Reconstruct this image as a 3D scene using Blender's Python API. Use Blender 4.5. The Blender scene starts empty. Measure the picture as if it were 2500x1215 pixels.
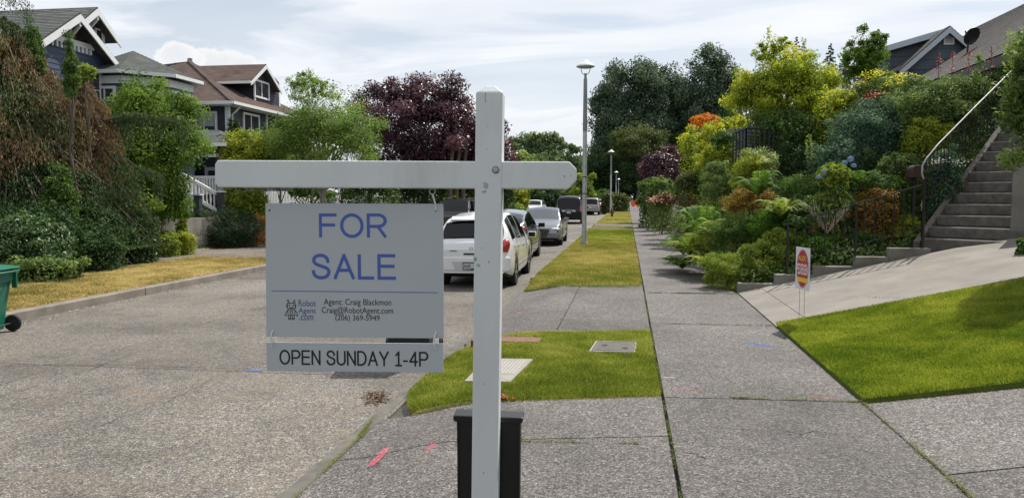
import bpy, bmesh, math, random
import numpy as np
from mathutils import Vector, Matrix
SC = bpy.context.scene
COL = SC.collection
R = math.radians

# ------------------------------------------------------------ camera, sky, sun
EYE = 1.75; FPX = 1879.0; PITCH = R(3.88); YAW = R(8.5)
cam_d = bpy.data.cameras.new("camera"); cam = bpy.data.objects.new("camera", cam_d); COL.objects.link(cam)
cam.location = (0, 0, EYE); cam.rotation_euler = (R(90) - PITCH, 0, YAW)
cam_d.sensor_width = 36; cam_d.lens = FPX / 2500 * 36; cam_d.clip_end = 3000; cam_d.clip_start = .05
SC.camera = cam
SUN_AZ = R(32); SUN_EL = R(53)
w = bpy.data.worlds.new("World"); SC.world = w; w.use_nodes = True
def build_world():
    nt = w.node_tree; N = nt.nodes; L = nt.links; N.clear()
    def nd(t, **k):
        n = N.new(t)
        for a, b in k.items(): setattr(n, a, b)
        return n
    def math_(op, a, b=None, clamp=False):
        n = nd('ShaderNodeMath', operation=op, use_clamp=clamp)
        for i, v in enumerate((a, b)):
            if v is None: continue
            if isinstance(v, (int, float)): n.inputs[i].default_value = v
            else: L.new(v, n.inputs[i])
        return n.outputs[0]
    sky = nd('ShaderNodeTexSky', sky_type='NISHITA', sun_disc=False, sun_elevation=SUN_EL, sun_rotation=SUN_AZ,
             air_density=1.0, dust_density=1.2, ozone_density=1.0)
    bs = nd('ShaderNodeBackground'); L.new(sky.outputs[0], bs.inputs[0]); bs.inputs[1].default_value = .1
    tc = nd('ShaderNodeTexCoord'); sp = nd('ShaderNodeSeparateXYZ'); L.new(tc.outputs['Generated'], sp.inputs[0])
    z = math_('MAXIMUM', sp.outputs[2], 0.0); zz = math_('ADD', z, .16)
    cx = math_('DIVIDE', sp.outputs[0], zz); cy = math_('DIVIDE', sp.outputs[1], zz)
    cb = nd('ShaderNodeCombineXYZ'); L.new(cx, cb.inputs[0]); L.new(cy, cb.inputs[1])
    mp = nd('ShaderNodeMapping'); L.new(cb.outputs[0], mp.inputs[0]); mp.inputs['Rotation'].default_value = (0, 0, R(25)); mp.inputs['Scale'].default_value = (.55, 1.25, 1); mp.inputs['Location'].default_value = (3.1, 1.7, 0)
    n1 = nd('ShaderNodeTexNoise'); L.new(mp.outputs[0], n1.inputs['Vector']); n1.inputs['Scale'].default_value = 1.15; n1.inputs['Detail'].default_value = 7; n1.inputs['Roughness'].default_value = .55; n1.inputs['Distortion'].default_value = .6
    r1 = nd('ShaderNodeValToRGB'); L.new(n1.outputs[0], r1.inputs[0])
    r1.color_ramp.elements[0].position = .36; r1.color_ramp.elements[0].color = (.18, .18, .18, 1)
    r1.color_ramp.elements[1].position = .52; r1.color_ramp.elements[1].color = (1, 1, 1, 1)
    # horizon veil: thick near the horizon everywhere
    veil = math_('SUBTRACT', 1.0, math_('MULTIPLY', z, 1.9), True)
    mask = math_('MAXIMUM', r1.outputs[0], math_('MULTIPLY', veil, .97))
    mask = math_('MULTIPLY', mask, .95)
    n2 = nd('ShaderNodeTexNoise'); L.new(mp.outputs[0], n2.inputs['Vector']); n2.inputs['Scale'].default_value = 2.6; n2.inputs['Detail'].default_value = 6
    cr = nd('ShaderNodeValToRGB'); L.new(n2.outputs[0], cr.inputs[0])
    cr.color_ramp.elements[0].position = .3; cr.color_ramp.elements[0].color = (.68, .72, .78, 1)
    cr.color_ramp.elements[1].position = .68; cr.color_ramp.elements[1].color = (.80, .82, .85, 1)
    bc = nd('ShaderNodeBackground'); L.new(cr.outputs[0], bc.inputs[0]); bc.inputs[1].default_value = CLOUD
    mx = nd('ShaderNodeMixShader'); L.new(mask, mx.inputs[0]); L.new(bs.outputs[0], mx.inputs[1]); L.new(bc.outputs[0], mx.inputs[2])
    # cumulus bank low in the sky (one direction in the north-west), billowy top, flat base
    out = mx.outputs[0]
    for (px, py, rw, rh, seed) in ((510, 160, .050, .020, 3.0), (440, 140, .028, .017, 9.0), (-500, 200, .12, .05, 5.0), (3000, 230, .1, .04, 2.0)):
        u = (px - 1250) / FPX; v = (607.5 - py) / FPX
        f = math.cos(PITCH) + v * math.sin(PITCH); zc = -math.sin(PITCH) + v * math.cos(PITCH)
        d = Vector((u * math.cos(YAW) - f * math.sin(YAW), u * math.sin(YAW) + f * math.cos(YAW), zc)).normalized()
        h = Vector((d.y, -d.x, 0)).normalized(); up = h.cross(d)
        def dot(vec):
            q = nd('ShaderNodeVectorMath', operation='DOT_PRODUCT'); L.new(tc.outputs['Generated'], q.inputs[0]); q.inputs[1].default_value = vec; return q.outputs['Value']
        a = math_('DIVIDE', dot(h), rw); b = math_('DIVIDE', dot(up), rh)
        r2 = math_('ADD', math_('MULTIPLY', a, a), math_('MULTIPLY', b, b))
        nn = nd('ShaderNodeTexNoise'); nn.noise_dimensions = '4D'; nn.inputs['W'].default_value = seed; L.new(tc.outputs['Generated'], nn.inputs['Vector']); nn.inputs['Scale'].default_value = 34; nn.inputs['Detail'].default_value = 8; nn.inputs['Roughness'].default_value = .6
        val = math_('SUBTRACT', math_('ADD', 1.0, math_('MULTIPLY', math_('SUBTRACT', nn.outputs[0], .5), 3.2)), r2)
        front = math_('GREATER_THAN', dot(d), 0.0)
        m = math_('MULTIPLY', math_('MULTIPLY', val, 3.2, True), front)
        cr2 = nd('ShaderNodeValToRGB'); L.new(val, cr2.inputs[0]); cr2.color_ramp.elements[0].position = 0; cr2.color_ramp.elements[0].color = (.97, .97, .97, 1); cr2.color_ramp.elements[1].position = 1.0; cr2.color_ramp.elements[1].color = (.82, .84, .88, 1)
        b2 = nd('ShaderNodeBackground'); L.new(cr2.outputs[0], b2.inputs[0]); b2.inputs[1].default_value = .97
        mm = nd('ShaderNodeMixShader'); L.new(m, mm.inputs[0]); L.new(out, mm.inputs[1]); L.new(b2.outputs[0], mm.inputs[2]); out = mm.outputs[0]
    wo = nd('ShaderNodeOutputWorld'); L.new(out, wo.inputs[0])
CLOUD = 1.16
build_world()
sl = bpy.data.lights.new("sun", 'SUN'); sun = bpy.data.objects.new("sun", sl); COL.objects.link(sun)
sl.energy = 5.0; sl.angle = R(.6); sl.color = (1, .95, .87)
sd = Vector((math.sin(SUN_AZ) * math.cos(SUN_EL), math.cos(SUN_AZ) * math.cos(SUN_EL), math.sin(SUN_EL)))
sun.rotation_euler = sd.to_track_quat('Z', 'Y').to_euler(); sun.location = (20, 30, 40)
SC.view_settings.view_transform = 'Standard'; SC.view_settings.look = 'None'; SC.view_settings.exposure = .08; SC.view_settings.gamma = 1
SC.view_settings.use_curve_mapping = False
SC.render.engine = 'CYCLES'
SC.cycles.use_denoising = True
SC.cycles.max_bounces = 6; SC.cycles.transparent_max_bounces = 4; SC.cycles.diffuse_bounces = 3
SC.cycles.sample_clamp_indirect = 6

# ------------------------------------------------------------ survey helpers (measured rays -> real places)
_s, _c, _sp, _cp = math.sin(YAW), math.cos(YAW), math.sin(PITCH), math.cos(PITCH)
def ray(px, py):
    u = (px - 1250) / FPX; v = (607.5 - py) / FPX; f = _cp + v * _sp
    return (u * _c - f * _s, u * _s + f * _c, -_sp + v * _cp, f)
def G(px, py, z=0.0):
    r = ray(px, py); t = (z - EYE) / r[2]; return Vector((r[0] * t, r[1] * t, z))
def P(px, py, d):
    r = ray(px, py); t = d / r[3]; return Vector((r[0] * t, r[1] * t, EYE + r[2] * t))
def PX(px, py, X):
    r = ray(px, py); t = X / r[0]; return Vector((X, r[1] * t, EYE + r[2] * t))
def PY(px, py, Y):
    r = ray(px, py); t = Y / r[1]; return Vector((r[0] * t, Y, EYE + r[2] * t))

# ------------------------------------------------------------ object helpers
def tag(o, label=None, cat=None, group=None, kind=None):
    if label: o['label'] = label
    if cat: o['category'] = cat
    if group: o['group'] = group
    if kind: o['kind'] = kind
    return o
def thing(name, label, cat, loc=(0, 0, 0), rz=0, group=None):
    o = bpy.data.objects.new(name, None); COL.objects.link(o); o.location = loc; o.rotation_euler = (0, 0, rz)
    o.empty_display_size = .2
    return tag(o, label, cat, group)
def root_loc(p):
    v = Vector((0, 0, 0))
    while p is not None: v += p.location; p = p.parent
    return v
class MB:
    def __init__(s): s.v = []; s.f = []; s.uv = None
    def add(s, vs, fs):
        n = len(s.v); s.v += [tuple(v) for v in vs]; s.f += [tuple(n + i for i in f) for f in fs]; return s
    def box(s, x0, x1, y0, y1, z0, z1):
        return s.add([(x0, y0, z0), (x1, y0, z0), (x1, y1, z0), (x0, y1, z0), (x0, y0, z1), (x1, y0, z1), (x1, y1, z1), (x0, y1, z1)],
                     [(0, 3, 2, 1), (4, 5, 6, 7), (0, 1, 5, 4), (1, 2, 6, 5), (2, 3, 7, 6), (3, 0, 4, 7)])
    def prism(s, pts, vec):
        n = len(pts); pts = [Vector(p) for p in pts]; vec = Vector(vec)
        return s.add(pts + [p + vec for p in pts], [tuple(range(n))[::-1], tuple(range(n, 2 * n))] + [(i, (i + 1) % n, n + (i + 1) % n, n + i) for i in range(n)])
    def beam(s, p0, p1, wd, ht, up=(0, 0, 1)):
        p0, p1 = Vector(p0), Vector(p1); a = (p1 - p0).normalized(); u = Vector(up)
        if abs(a.dot(u)) > .98: u = Vector((1, 0, 0))
        b = a.cross(u).normalized() * wd / 2; c = b.cross(a).normalized() * ht / 2
        q = [-b - c, b - c, b + c, -b + c]
        return s.add([p0 + k for k in q] + [p1 + k for k in q], [(0, 3, 2, 1), (4, 5, 6, 7), (0, 1, 5, 4), (1, 2, 6, 5), (2, 3, 7, 6), (3, 0, 4, 7)])
    def tube(s, pts, rad, n=6, cap=True):
        pts = [Vector(p) for p in pts]
        if isinstance(rad, (int, float)): rad = [rad] * len(pts)
        base = len(s.v); u = None
        for i, p in enumerate(pts):
            a = (pts[min(i + 1, len(pts) - 1)] - pts[max(i - 1, 0)]).normalized()
            if u is None:
                u = a.orthogonal().normalized()
            u = (u - a * u.dot(a)).normalized(); v = a.cross(u)
            for k in range(n):
                t = 2 * math.pi * k / n; s.v.append(tuple(p + (u * math.cos(t) + v * math.sin(t)) * rad[i]))
        for i in range(len(pts) - 1):
            for k in range(n):
                a0 = base + i * n + k; a1 = base + i * n + (k + 1) % n; s.f.append((a0, a1, a1 + n, a0 + n))
        if cap:
            s.f.append(tuple(base + k for k in range(n))[::-1]); s.f.append(tuple(base + (len(pts) - 1) * n + k for k in range(n)))
        return s
    def lathe(s, prof, n=20, c=(0, 0, 0), axis='Z'):
        base = len(s.v)
        for (r, z) in prof:
            for k in range(n):
                t = 2 * math.pi * k / n; x, y = r * math.cos(t), r * math.sin(t)
                p = (x, y, z) if axis == 'Z' else (z, x, y)
                s.v.append((p[0] + c[0], p[1] + c[1], p[2] + c[2]))
        for i in range(len(prof) - 1):
            for k in range(n):
                a0 = base + i * n + k; a1 = base + i * n + (k + 1) % n; s.f.append((a0, a1, a1 + n, a0 + n))
        return s
def mesh_of(name, mb, mat=None, smooth=False, off=Vector((0, 0, 0))):
    me = bpy.data.meshes.new(name)
    me.from_pydata([(v[0] - off.x, v[1] - off.y, v[2] - off.z) for v in mb.v], [], mb.f)
    if mat: me.materials.append(mat)
    if mb.uv:
        uvl = me.uv_layers.new(name='UVMap'); k = 0
        for f, uvs in zip(mb.f, mb.uv):
            for q in uvs: uvl.data[k].uv = q; k += 1
    if smooth:
        me.polygons.foreach_set('use_smooth', [True] * len(me.polygons))
        try: me.set_sharp_from_angle(angle=R(smooth if smooth is not True else 40))
        except Exception: pass
    me.update(); return me
def obj(name, mb, mat, parent=None, world=True, smooth=False, bevel=0, loc=None):
    """world=True: vertices given in world coordinates, moved into the parent's frame"""
    off = root_loc(parent) if (world and parent) else Vector((0, 0, 0))
    o = bpy.data.objects.new(name, mesh_of(name, mb, mat, smooth, off)); COL.objects.link(o)
    if parent: o.parent = parent
    if loc is not None: o.location = loc
    if bevel:
        m = o.modifiers.new('bevel', 'BEVEL'); m.width = bevel; m.segments = 2; m.limit_method = 'ANGLE'
    return o
def copy_tree(o, parent=None):
    c = o.copy(); COL.objects.link(c)
    if parent: c.parent = parent
    for ch in [q for q in o.children]: copy_tree(ch, c)
    return c

# ------------------------------------------------------------ materials
def mat_base(name):
    m = bpy.data.materials.new(name); m.use_nodes = True; nt = m.node_tree
    return m, nt, nt.nodes, nt.links, nt.nodes['Principled BSDF']
def noise(N, L, vec, scale, detail=4, rough=.55):
    n = N.new('ShaderNodeTexNoise'); n.inputs['Scale'].default_value = scale; n.inputs['Detail'].default_value = detail; n.inputs['Roughness'].default_value = rough
    if vec is not None: L.new(vec, n.inputs['Vector'])
    return n.outputs[0]
def ramp(N, L, fac, stops, interp='LINEAR'):
    r = N.new('ShaderNodeValToRGB'); L.new(fac, r.inputs[0]); cr = r.color_ramp; cr.interpolation = interp
    while len(cr.elements) < len(stops): cr.elements.new(.5)
    for e, (p, c) in zip(cr.elements, stops): e.position = p; e.color = (c[0], c[1], c[2], 1) if not isinstance(c, (int, float)) else (c, c, c, 1)
    return r.outputs[0]
def mixc(N, L, a, b, fac, mode='MIX'):
    m = N.new('ShaderNodeMix'); m.data_type = 'RGBA'; m.blend_type = mode
    for i, v in ((0, fac), (6, a), (7, b)):
        if isinstance(v, (int, float)): m.inputs[i].default_value = v if i == 0 else (v, v, v, 1)
        elif isinstance(v, tuple): m.inputs[i].default_value = (v[0], v[1], v[2], 1)
        else: L.new(v, m.inputs[i])
    return m.outputs[2]
def bump(N, L, bs, h, strength=.4, dist=.01):
    b = N.new('ShaderNodeBump'); b.inputs['Strength'].default_value = strength; b.inputs['Distance'].default_value = dist
    L.new(h, b.inputs['Height']); L.new(b.outputs[0], bs.inputs['Normal'])
MC = {}
def pm(name, col, rough=.6, metal=0, var=.12, scale=6, bmp=.1, coat=0, stretch=None, dirt=None):
    """plain painted / cast / stamped surface with slight uneven tone"""
    if name in MC: return MC[name]
    m, nt, N, L, bs = mat_base(name)
    tc = N.new('ShaderNodeTexCoord'); v = tc.outputs['Object']
    if stretch:
        mp = N.new('ShaderNodeMapping'); mp.inputs['Scale'].default_value = stretch; L.new(v, mp.inputs[0]); v = mp.outputs[0]
    n = noise(N, L, v, scale, 6)
    c = ramp(N, L, n, [(.3, tuple(k * (1 - var) for k in col)), (.7, tuple(min(1, k * (1 + var)) for k in col))])
    if dirt:
        n3 = noise(N, L, v, scale * .35, 5, .7); f = ramp(N, L, n3, [(.5, 0.0), (.72, dirt[3])]); c = mixc(N, L, c, tuple(dirt[:3]), f)
    L.new(c, bs.inputs['Base Color'])
    bs.inputs['Roughness'].default_value = rough; bs.inputs['Metallic'].default_value = metal
    if coat: bs.inputs['Coat Weight'].default_value = coat; bs.inputs['Coat Roughness'].default_value = .05
    if bmp:
        bump(N, L, bs, noise(N, L, v, scale * 9, 5), bmp, .004)
    MC[name] = m; return m
def aggregate(name, dark, light, tint, stain, size=95, stain_c=(.2, .15, .1)):
    m, nt, N, L, bs = mat_base(name)
    geo = N.new('ShaderNodeNewGeometry'); v = geo.outputs['Position']
    vo = N.new('ShaderNodeTexVoronoi'); vo.inputs['Scale'].default_value = size; L.new(v, vo.inputs['Vector'])
    sep = N.new('ShaderNodeSeparateColor'); L.new(vo.outputs['Color'], sep.inputs[0])
    c = ramp(N, L, sep.outputs[0], [(0, dark), (.45, tuple((a + b) / 2 for a, b in zip(dark, light))), (.85, light), (1, tuple(min(1, k * 1.55) for k in light))])
    gap = ramp(N, L, vo.outputs['Distance'], [(.25, 1.0), (.62, .42)])
    c = mixc(N, L, c, gap, .85, 'MULTIPLY')
    vo2 = N.new('ShaderNodeTexVoronoi'); vo2.inputs['Scale'].default_value = size * .32; L.new(v, vo2.inputs['Vector'])
    sp2 = N.new('ShaderNodeSeparateColor'); L.new(vo2.outputs['Color'], sp2.inputs[0])
    c = mixc(N, L, c, ramp(N, L, sp2.outputs[1], [(0, .78), (1, 1.18)]), 1.0, 'MULTIPLY')
    n1 = noise(N, L, v, .55, 6, .6)
    c = mixc(N, L, c, ramp(N, L, n1, [(.34, tuple(.66 * k for k in tint)), (.5, tint), (.66, tuple(1.25 * k for k in tint))]), 1.0, 'MULTIPLY')
    n2 = noise(N, L, v, 2.3, 7, .7)
    c = mixc(N, L, c, stain_c, ramp(N, L, n2, [(.50, 0.0), (.70, min(1, stain * 1.9))]))
    oi = N.new('ShaderNodeObjectInfo')
    c = mixc(N, L, c, ramp(N, L, oi.outputs['Random'], [(0, .84), (1, 1.12)]), 1.0, 'MULTIPLY')
    L.new(c, bs.inputs['Base Color']); bs.inputs['Roughness'].default_value = .85
    bump(N, L, bs, vo.outputs['Distance'], .5, -.006)
    MC[name] = m; return m
def leafmat(name, cols, tr=.35, rough=.6, spec=.2):
    if name in MC: return MC[name]
    m, nt, N, L, bs = mat_base(name)
    at = N.new('ShaderNodeAttribute'); at.attribute_name = 'rnd'
    k = len(cols) - 1
    c = ramp(N, L, at.outputs['Fac'], [(.08 + .84 * i / k, q) for i, q in enumerate(cols)])
    L.new(c, bs.inputs['Base Color']); bs.inputs['Roughness'].default_value = rough; bs.inputs['Specular IOR Level'].default_value = spec
    t = N.new('ShaderNodeBsdfTranslucent'); L.new(mixc(N, L, c, (1.25, 1.35, .65), .9, 'MULTIPLY'), t.inputs[0])
    mx = N.new('ShaderNodeMixShader'); mx.inputs[0].default_value = tr
    L.new(bs.outputs[0], mx.inputs[1]); L.new(t.outputs[0], mx.inputs[2]); L.new(mx.outputs[0], nt.nodes['Material Output'].inputs[0])
    MC[name] = m; return m
def ground_mat(name, stops, scale=3, b=.5, size=40):
    if name in MC: return MC[name]
    m, nt, N, L, bs = mat_base(name)
    geo = N.new('ShaderNodeNewGeometry'); v = geo.outputs['Position']
    a = noise(N, L, v, scale, 8, .65); c = ramp(N, L, a, stops)
    c = mixc(N, L, c, ramp(N, L, noise(N, L, v, size, 4), [(.3, .6), (.7, 1.3)]), .8, 'MULTIPLY')
    L.new(c, bs.inputs['Base Color']); bs.inputs['Roughness'].default_value = .95
    bump(N, L, bs, noise(N, L, v, size, 5), b, .02)
    MC[name] = m; return m
def roofmat(name, base, var=.35, bw=.3, row=.14):
    m, nt, N, L, bs = mat_base(name)
    tc = N.new('ShaderNodeUVMap')
    br = N.new('ShaderNodeTexBrick'); L.new(tc.outputs[0], br.inputs['Vector']); br.inputs['Scale'].default_value = 1
    br.inputs['Brick Width'].default_value = bw; br.inputs['Row Height'].default_value = row; br.inputs['Mortar Size'].default_value = .006; br.inputs['Bias'].default_value = -.1
    br.inputs['Color1'].default_value = (*[k * (1 - var) for k in base], 1); br.inputs['Color2'].default_value = (*[k * (1 + var) for k in base], 1); br.inputs['Mortar'].default_value = (*[k * .45 for k in base], 1)
    geo = N.new('ShaderNodeNewGeometry')
    c = mixc(N, L, br.outputs[0], ramp(N, L, noise(N, L, geo.outputs['Position'], 1.1, 6), [(.3, .75), (.7, 1.2)]), 1.0, 'MULTIPLY')
    c = mixc(N, L, c, ramp(N, L, noise(N, L, geo.outputs['Position'], 60, 3), [(.3, .8), (.7, 1.2)]), .7, 'MULTIPLY')
    L.new(c, bs.inputs['Base Color']); bs.inputs['Roughness'].default_value = .92
    MC[name] = m; return m
def glass_mat(name, col=(.02, .025, .03), rough=.04):
    if name in MC: return MC[name]
    m, nt, N, L, bs = mat_base(name); bs.inputs['Base Color'].default_value = (*col, 1); bs.inputs['Roughness'].default_value = rough
    bs.inputs['Specular IOR Level'].default_value = .45
    tc = N.new('ShaderNodeTexCoord'); bump(N, L, bs, noise(N, L, tc.outputs['Object'], 1.2, 2), .08, .05)
    MC[name] = m; return m

M_road = aggregate('road_concrete', (.08, .074, .066), (.285, .264, .236), (1, .98, .95), .25, 88, (.2, .15, .1))
M_walk = aggregate('exposed_aggregate', (.045, .041, .040), (.245, .226, .215), (1, .98, .965), .22, 88, (.13, .11, .09))
M_drive = pm('smooth_concrete', (.21, .19, .165), .85, var=.2, scale=1.6, bmp=.35, dirt=(.14, .12, .095, .75))
M_kerb = pm('kerb_concrete', (.22, .195, .165), .9, var=.22, scale=3, bmp=.35, dirt=(.1, .08, .06, .6))
M_wallc = pm('aged_concrete', (.19, .18, .155), .9, var=.28, scale=2.2, bmp=.35, dirt=(.09, .085, .06, .8))
M_step = pm('step_concrete', (.115, .105, .092), .9, var=.35, scale=9, bmp=.5, dirt=(.09, .08, .07, .5))
M_white = pm('white_paint', (.72, .74, .75), .45, var=.04, scale=5, bmp=.12, dirt=(.5, .5, .45, .25))
M_trim = pm('house_trim_white', (.72, .73, .74), .5, var=.05, scale=2)
M_black = pm('black_iron', (.012, .012, .013), .45, var=.3, bmp=.1)
M_bark = pm('bark', (.11, .085, .065), .95, var=.4, scale=9, bmp=.8, stretch=(1, 1, .3))
M_barkg = pm('grey_bark', (.22, .2, .17), .95, var=.35, scale=9, bmp=.6, stretch=(1, 1, .3))
M_grassb = ground_mat('lawn_soil', [(.3, (.08, .11, .016)), (.5, (.12, .16, .02)), (.7, (.17, .18, .035))])
M_grassd = ground_mat('dry_lawn_soil', [(.3, (.22, .16, .07)), (.5, (.36, .28, .14)), (.7, (.2, .19, .06))], 1.6)
M_grassm = ground_mat('patchy_lawn_soil', [(.35, (.11, .14, .022)), (.5, (.18, .17, .04)), (.65, (.28, .21, .07))], 1.1)
M_soil = ground_mat('planting_soil', [(.3, (.02, .024, .01)), (.6, (.035, .045, .016)), (.8, (.05, .04, .025))], 2)
M_moss = leafmat('moss', [(.09, .12, .015), (.16, .19, .03), (.24, .24, .06)], .2)
# ------------------------------------------------------------ terrain and paving
STX, STY = P(2252, 580, 14.0).x, P(2252, 580, 14.0).y
def smooth(a, b, x):
    t = max(0, min(1, (x - a) / (b - a))); return t * t * (3 - 2 * t)
def ter(x, y):
    """height of the open ground"""
    if x < -13.75:
        return -.03 + 1.35 * smooth(-13.75, -16.8, x) + .25 * smooth(-17, -40, x)
    if x < 2.0: return -.32
    if y < 14.62:
        return -.12 + .2 * (x - 2.0) if x < 20 else 3.5
    k = .26 + .18 * smooth(14.6, 18, y) - .3 * smooth(42, 56, y)
    q = (x - STX) * .725 + (y - STY) * .688; r = (x - STX) * .688 - (y - STY) * .725
    if r > -.28 and q < 6: return min(-.03 + k * (x - 2.0), .55 + .705 * max(q, 0))
    return -.03 + min(k * (x - 2.0), 3.7 + .02 * (x - 10))
def grid_obj(name, xs, ys, zf, mat, parent=None):
    xs = np.array(xs); ys = np.array(ys); nx, ny = len(xs), len(ys)
    mb = MB(); mb.v = [(float(x), float(y), zf(float(x), float(y))) for y in ys for x in xs]
    mb.f = [(j * nx + i, j * nx + i + 1, (j + 1) * nx + i + 1, (j + 1) * nx + i) for j in range(ny - 1) for i in range(nx - 1)]
    return obj(name, mb, mat, parent, smooth=60)
xs = [-900, -300, -120, -60, -40, -30, -25, -22, -20, -19, -18, -17, -16.5, -16, -15.5, -15, -14.5, -14.1, -13.76, -13.7, -8, -2, 1.98, 2.02] + [2.0 + .2 * i for i in range(1, 52)] + [14, 16, 20, 30, 60, 120, 300, 900]
ys = [-60, -20, -5, 0, 5, 10, 14.6, 14.64] + [14.8 + .25 * i for i in range(24)] + [21 + 1.5 * i for i in range(26)] + [62, 70, 80, 95, 110, 140, 180, 240, 400, 1200]
M_far = ground_mat('meadow_ground', [(.3, (.05, .07, .018)), (.55, (.09, .10, .03)), (.75, (.15, .13, .05))], .4, .3, 12)
ground = grid_obj('ground', xs, ys, lambda x, y: ter(x, y) - (.02 if x < -13.7 or x > 2.01 else 0), M_soil); tag(ground, kind='structure')
rng = random.Random(7)
GAP = .008
def slab_mesh(c, th=.12, gap=GAP, jit=0):
    """c: four top corners (ccw); pulled in by the joint width"""
    c = [Vector(p) for p in c]; m = sum(c, Vector()) / 4
    q = []
    for i, p in enumerate(c):
        a = (c[(i + 1) % 4] - p).normalized(); b = (c[(i - 1) % 4] - p).normalized(); q.append(p + (a + b) * gap + Vector((0, 0, rng.uniform(-jit, jit))))
    mb = MB(); ch = .006
    top = [p + (m - p).normalized() * ch for p in q]; low = [p - Vector((0, 0, ch)) for p in q]; bot = [p - Vector((0, 0, th)) for p in q]
    mb.v = [tuple(v) for v in top + low + bot]
    mb.f = [(0, 1, 2, 3)] + [(4 + i, 4 + (i + 1) % 4, (i + 1) % 4, i) for i in range(4)] + [(8 + i, 8 + (i + 1) % 4, 4 + (i + 1) % 4, 4 + i) for i in range(4)]
    return mb
def rectc(x0, x1, y0, y1, z=0.0, s0=0, s1=0):
    return [(x0, y0 - s0, z), (x1, y0 + s0, z), (x1, y1 + s1, z), (x0, y1 - s1, z)]
def struct(name, mb, mat): return tag(obj(name, mb, mat), kind='structure')
bed = pm('joint_sand', (.07, .065, .05), .95, var=.3, scale=20)
# road
road = struct('road', MB().box(-9.2, -2.02, -8, 170, -.34, -.2), bed)
yl = [-8, -2.6, 2.0, 7.75] + [7.75 + 4.45 * i for i in range(1, 13)] + [70, 80, 95, 120, 170]
for a, b in zip(yl, yl[1:]):
    for x0, x1 in ((-9.2, -6.27), (-6.27, -2.02)):
        n = 1
        obj('slab', slab_mesh(rectc(x0, x1, a, b, -.15 if x0 < -7 else -.15), jit=.0015, gap=.005), M_road, road)
# pavement right
walk = struct('sidewalk', MB().box(.31, 2.02, -6, 130, -.2, -.06), bed)
yl = [-6, -1, 2.95, 6.8, 10.75, 14.2] + [14.2 + 3.6 * i for i in range(1, 14)] + [70, 80, 95, 130]
for a, b in zip(yl, yl[1:]):
    obj('slab', slab_mesh(rectc(.33, 2.0, a, b, 0, .04, .04), jit=.002), M_walk, walk)
# crossing aprons between road and pavement
apr = struct('driveway_apron', MB().box(-2.0, .31, -6, 14.9, -.3, -.15), bed)
zap = lambda x: -.125 + .125 * smooth(-2.05, -1.15, x)
def apron_slab(x0, x1, fa, fb):
    xs_ = [x0] + [x for x in (-1.85, -1.65, -1.45, -1.25, -1.05) if x0 + .05 < x < x1 - .05] + [x1]; mb = MB(); n = len(xs_)
    for x in xs_: xx = min(max(x, x0 + .007), x1 - .007); mb.v += [(xx, fa(x) + .007, zap(x)), (xx, fb(x) - .007, zap(x)), (xx, fa(x) + .007, zap(x) - .12), (xx, fb(x) - .007, zap(x) - .12)]
    for i in range(n - 1): p = 4 * i; q = p + 4; mb.f += [(p, q, q + 1, p + 1), (p + 2, q + 2, q, p), (p + 1, q + 1, q + 3, p + 3)]
    mb.f += [(0, 1, 3, 2), (4 * n - 4, 4 * n - 2, 4 * n - 1, 4 * n - 3)]
    obj('slab', mb, M_walk, apr)
jt = lambda x: 5.58 + .22 * x; pe = lambda x: 6.70 + .265 * x
apron_slab(-2.04, .32, lambda x: -6, lambda x: 1.3); apron_slab(-2.04, .32, lambda x: 1.3, jt); apron_slab(-2.04, .32, jt, pe)
pt2 = lambda x: 10.1 + .42 * min(0, x + .6); pu = lambda x: 15.2 + .13 * x
apron_slab(-2.04, -.9, pt2, lambda x: 12.6 + .5 * (x + .9)); apron_slab(-2.04, -.9, lambda x: 12.6 + .5 * (x + .9), pu); apron_slab(-.9, .32, pt2, pu)
for k, (a, b) in enumerate([(41.6, 42.0 + 1.6), (45.6, 51.5)]):
    pth = struct('footpath', slab_mesh(rectc(-2.0, .32, a, b - (.0 if k == 0 else 1.2), .004), gap=.002), M_walk)
# near crossing on the right of the pavement, rising to the right
nd_ = struct('side_drive', MB().prism([(2.02, -6, -.2), (9, -6, -.2), (9, 6.5, -.2), (2.02, 6.5, -.2)], (0, 0, .02)), bed)
zr = lambda x: .115 * (x - 2.0)
zr2 = lambda x: .115 * (x - 2.0)
for (x0, x1, y0a, y0b, y1a, y1b) in ((2.0, 8, -2, -2, 5.1, 5.9), (2.0, 8, 5.1, 5.9, 6.80, 7.45)):
    obj('slab', slab_mesh([(x0, y0a, zr(x0)), (x1, y0b, zr(x1)), (x1, y1b, zr(x1)), (x0, y1a, zr(x0))], gap=.007), M_walk, nd_)
# smooth driveway beyond the lawn
zd = lambda x: .232 * (x - 2.0)
dw = struct('driveway', MB().prism([(2.02, 10.75, -.25), (9, 10.75, 1.35), (9, 14.7, 1.35), (2.02, 14.7, -.25)], (0, 0, .05)), bed)
for x0, x1 in ((2.01, 2.42), (2.42, 6.2), (6.2, 10)):
    obj('slab', slab_mesh([(x0, 10.72 if x0 < 2.1 else 10.8, zd(x0)), (x1, 10.8, zd(x1)), (x1, 14.45, zd(x1)), (x0, 14.45, zd(x0))], gap=.004), M_drive, dw)
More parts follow.
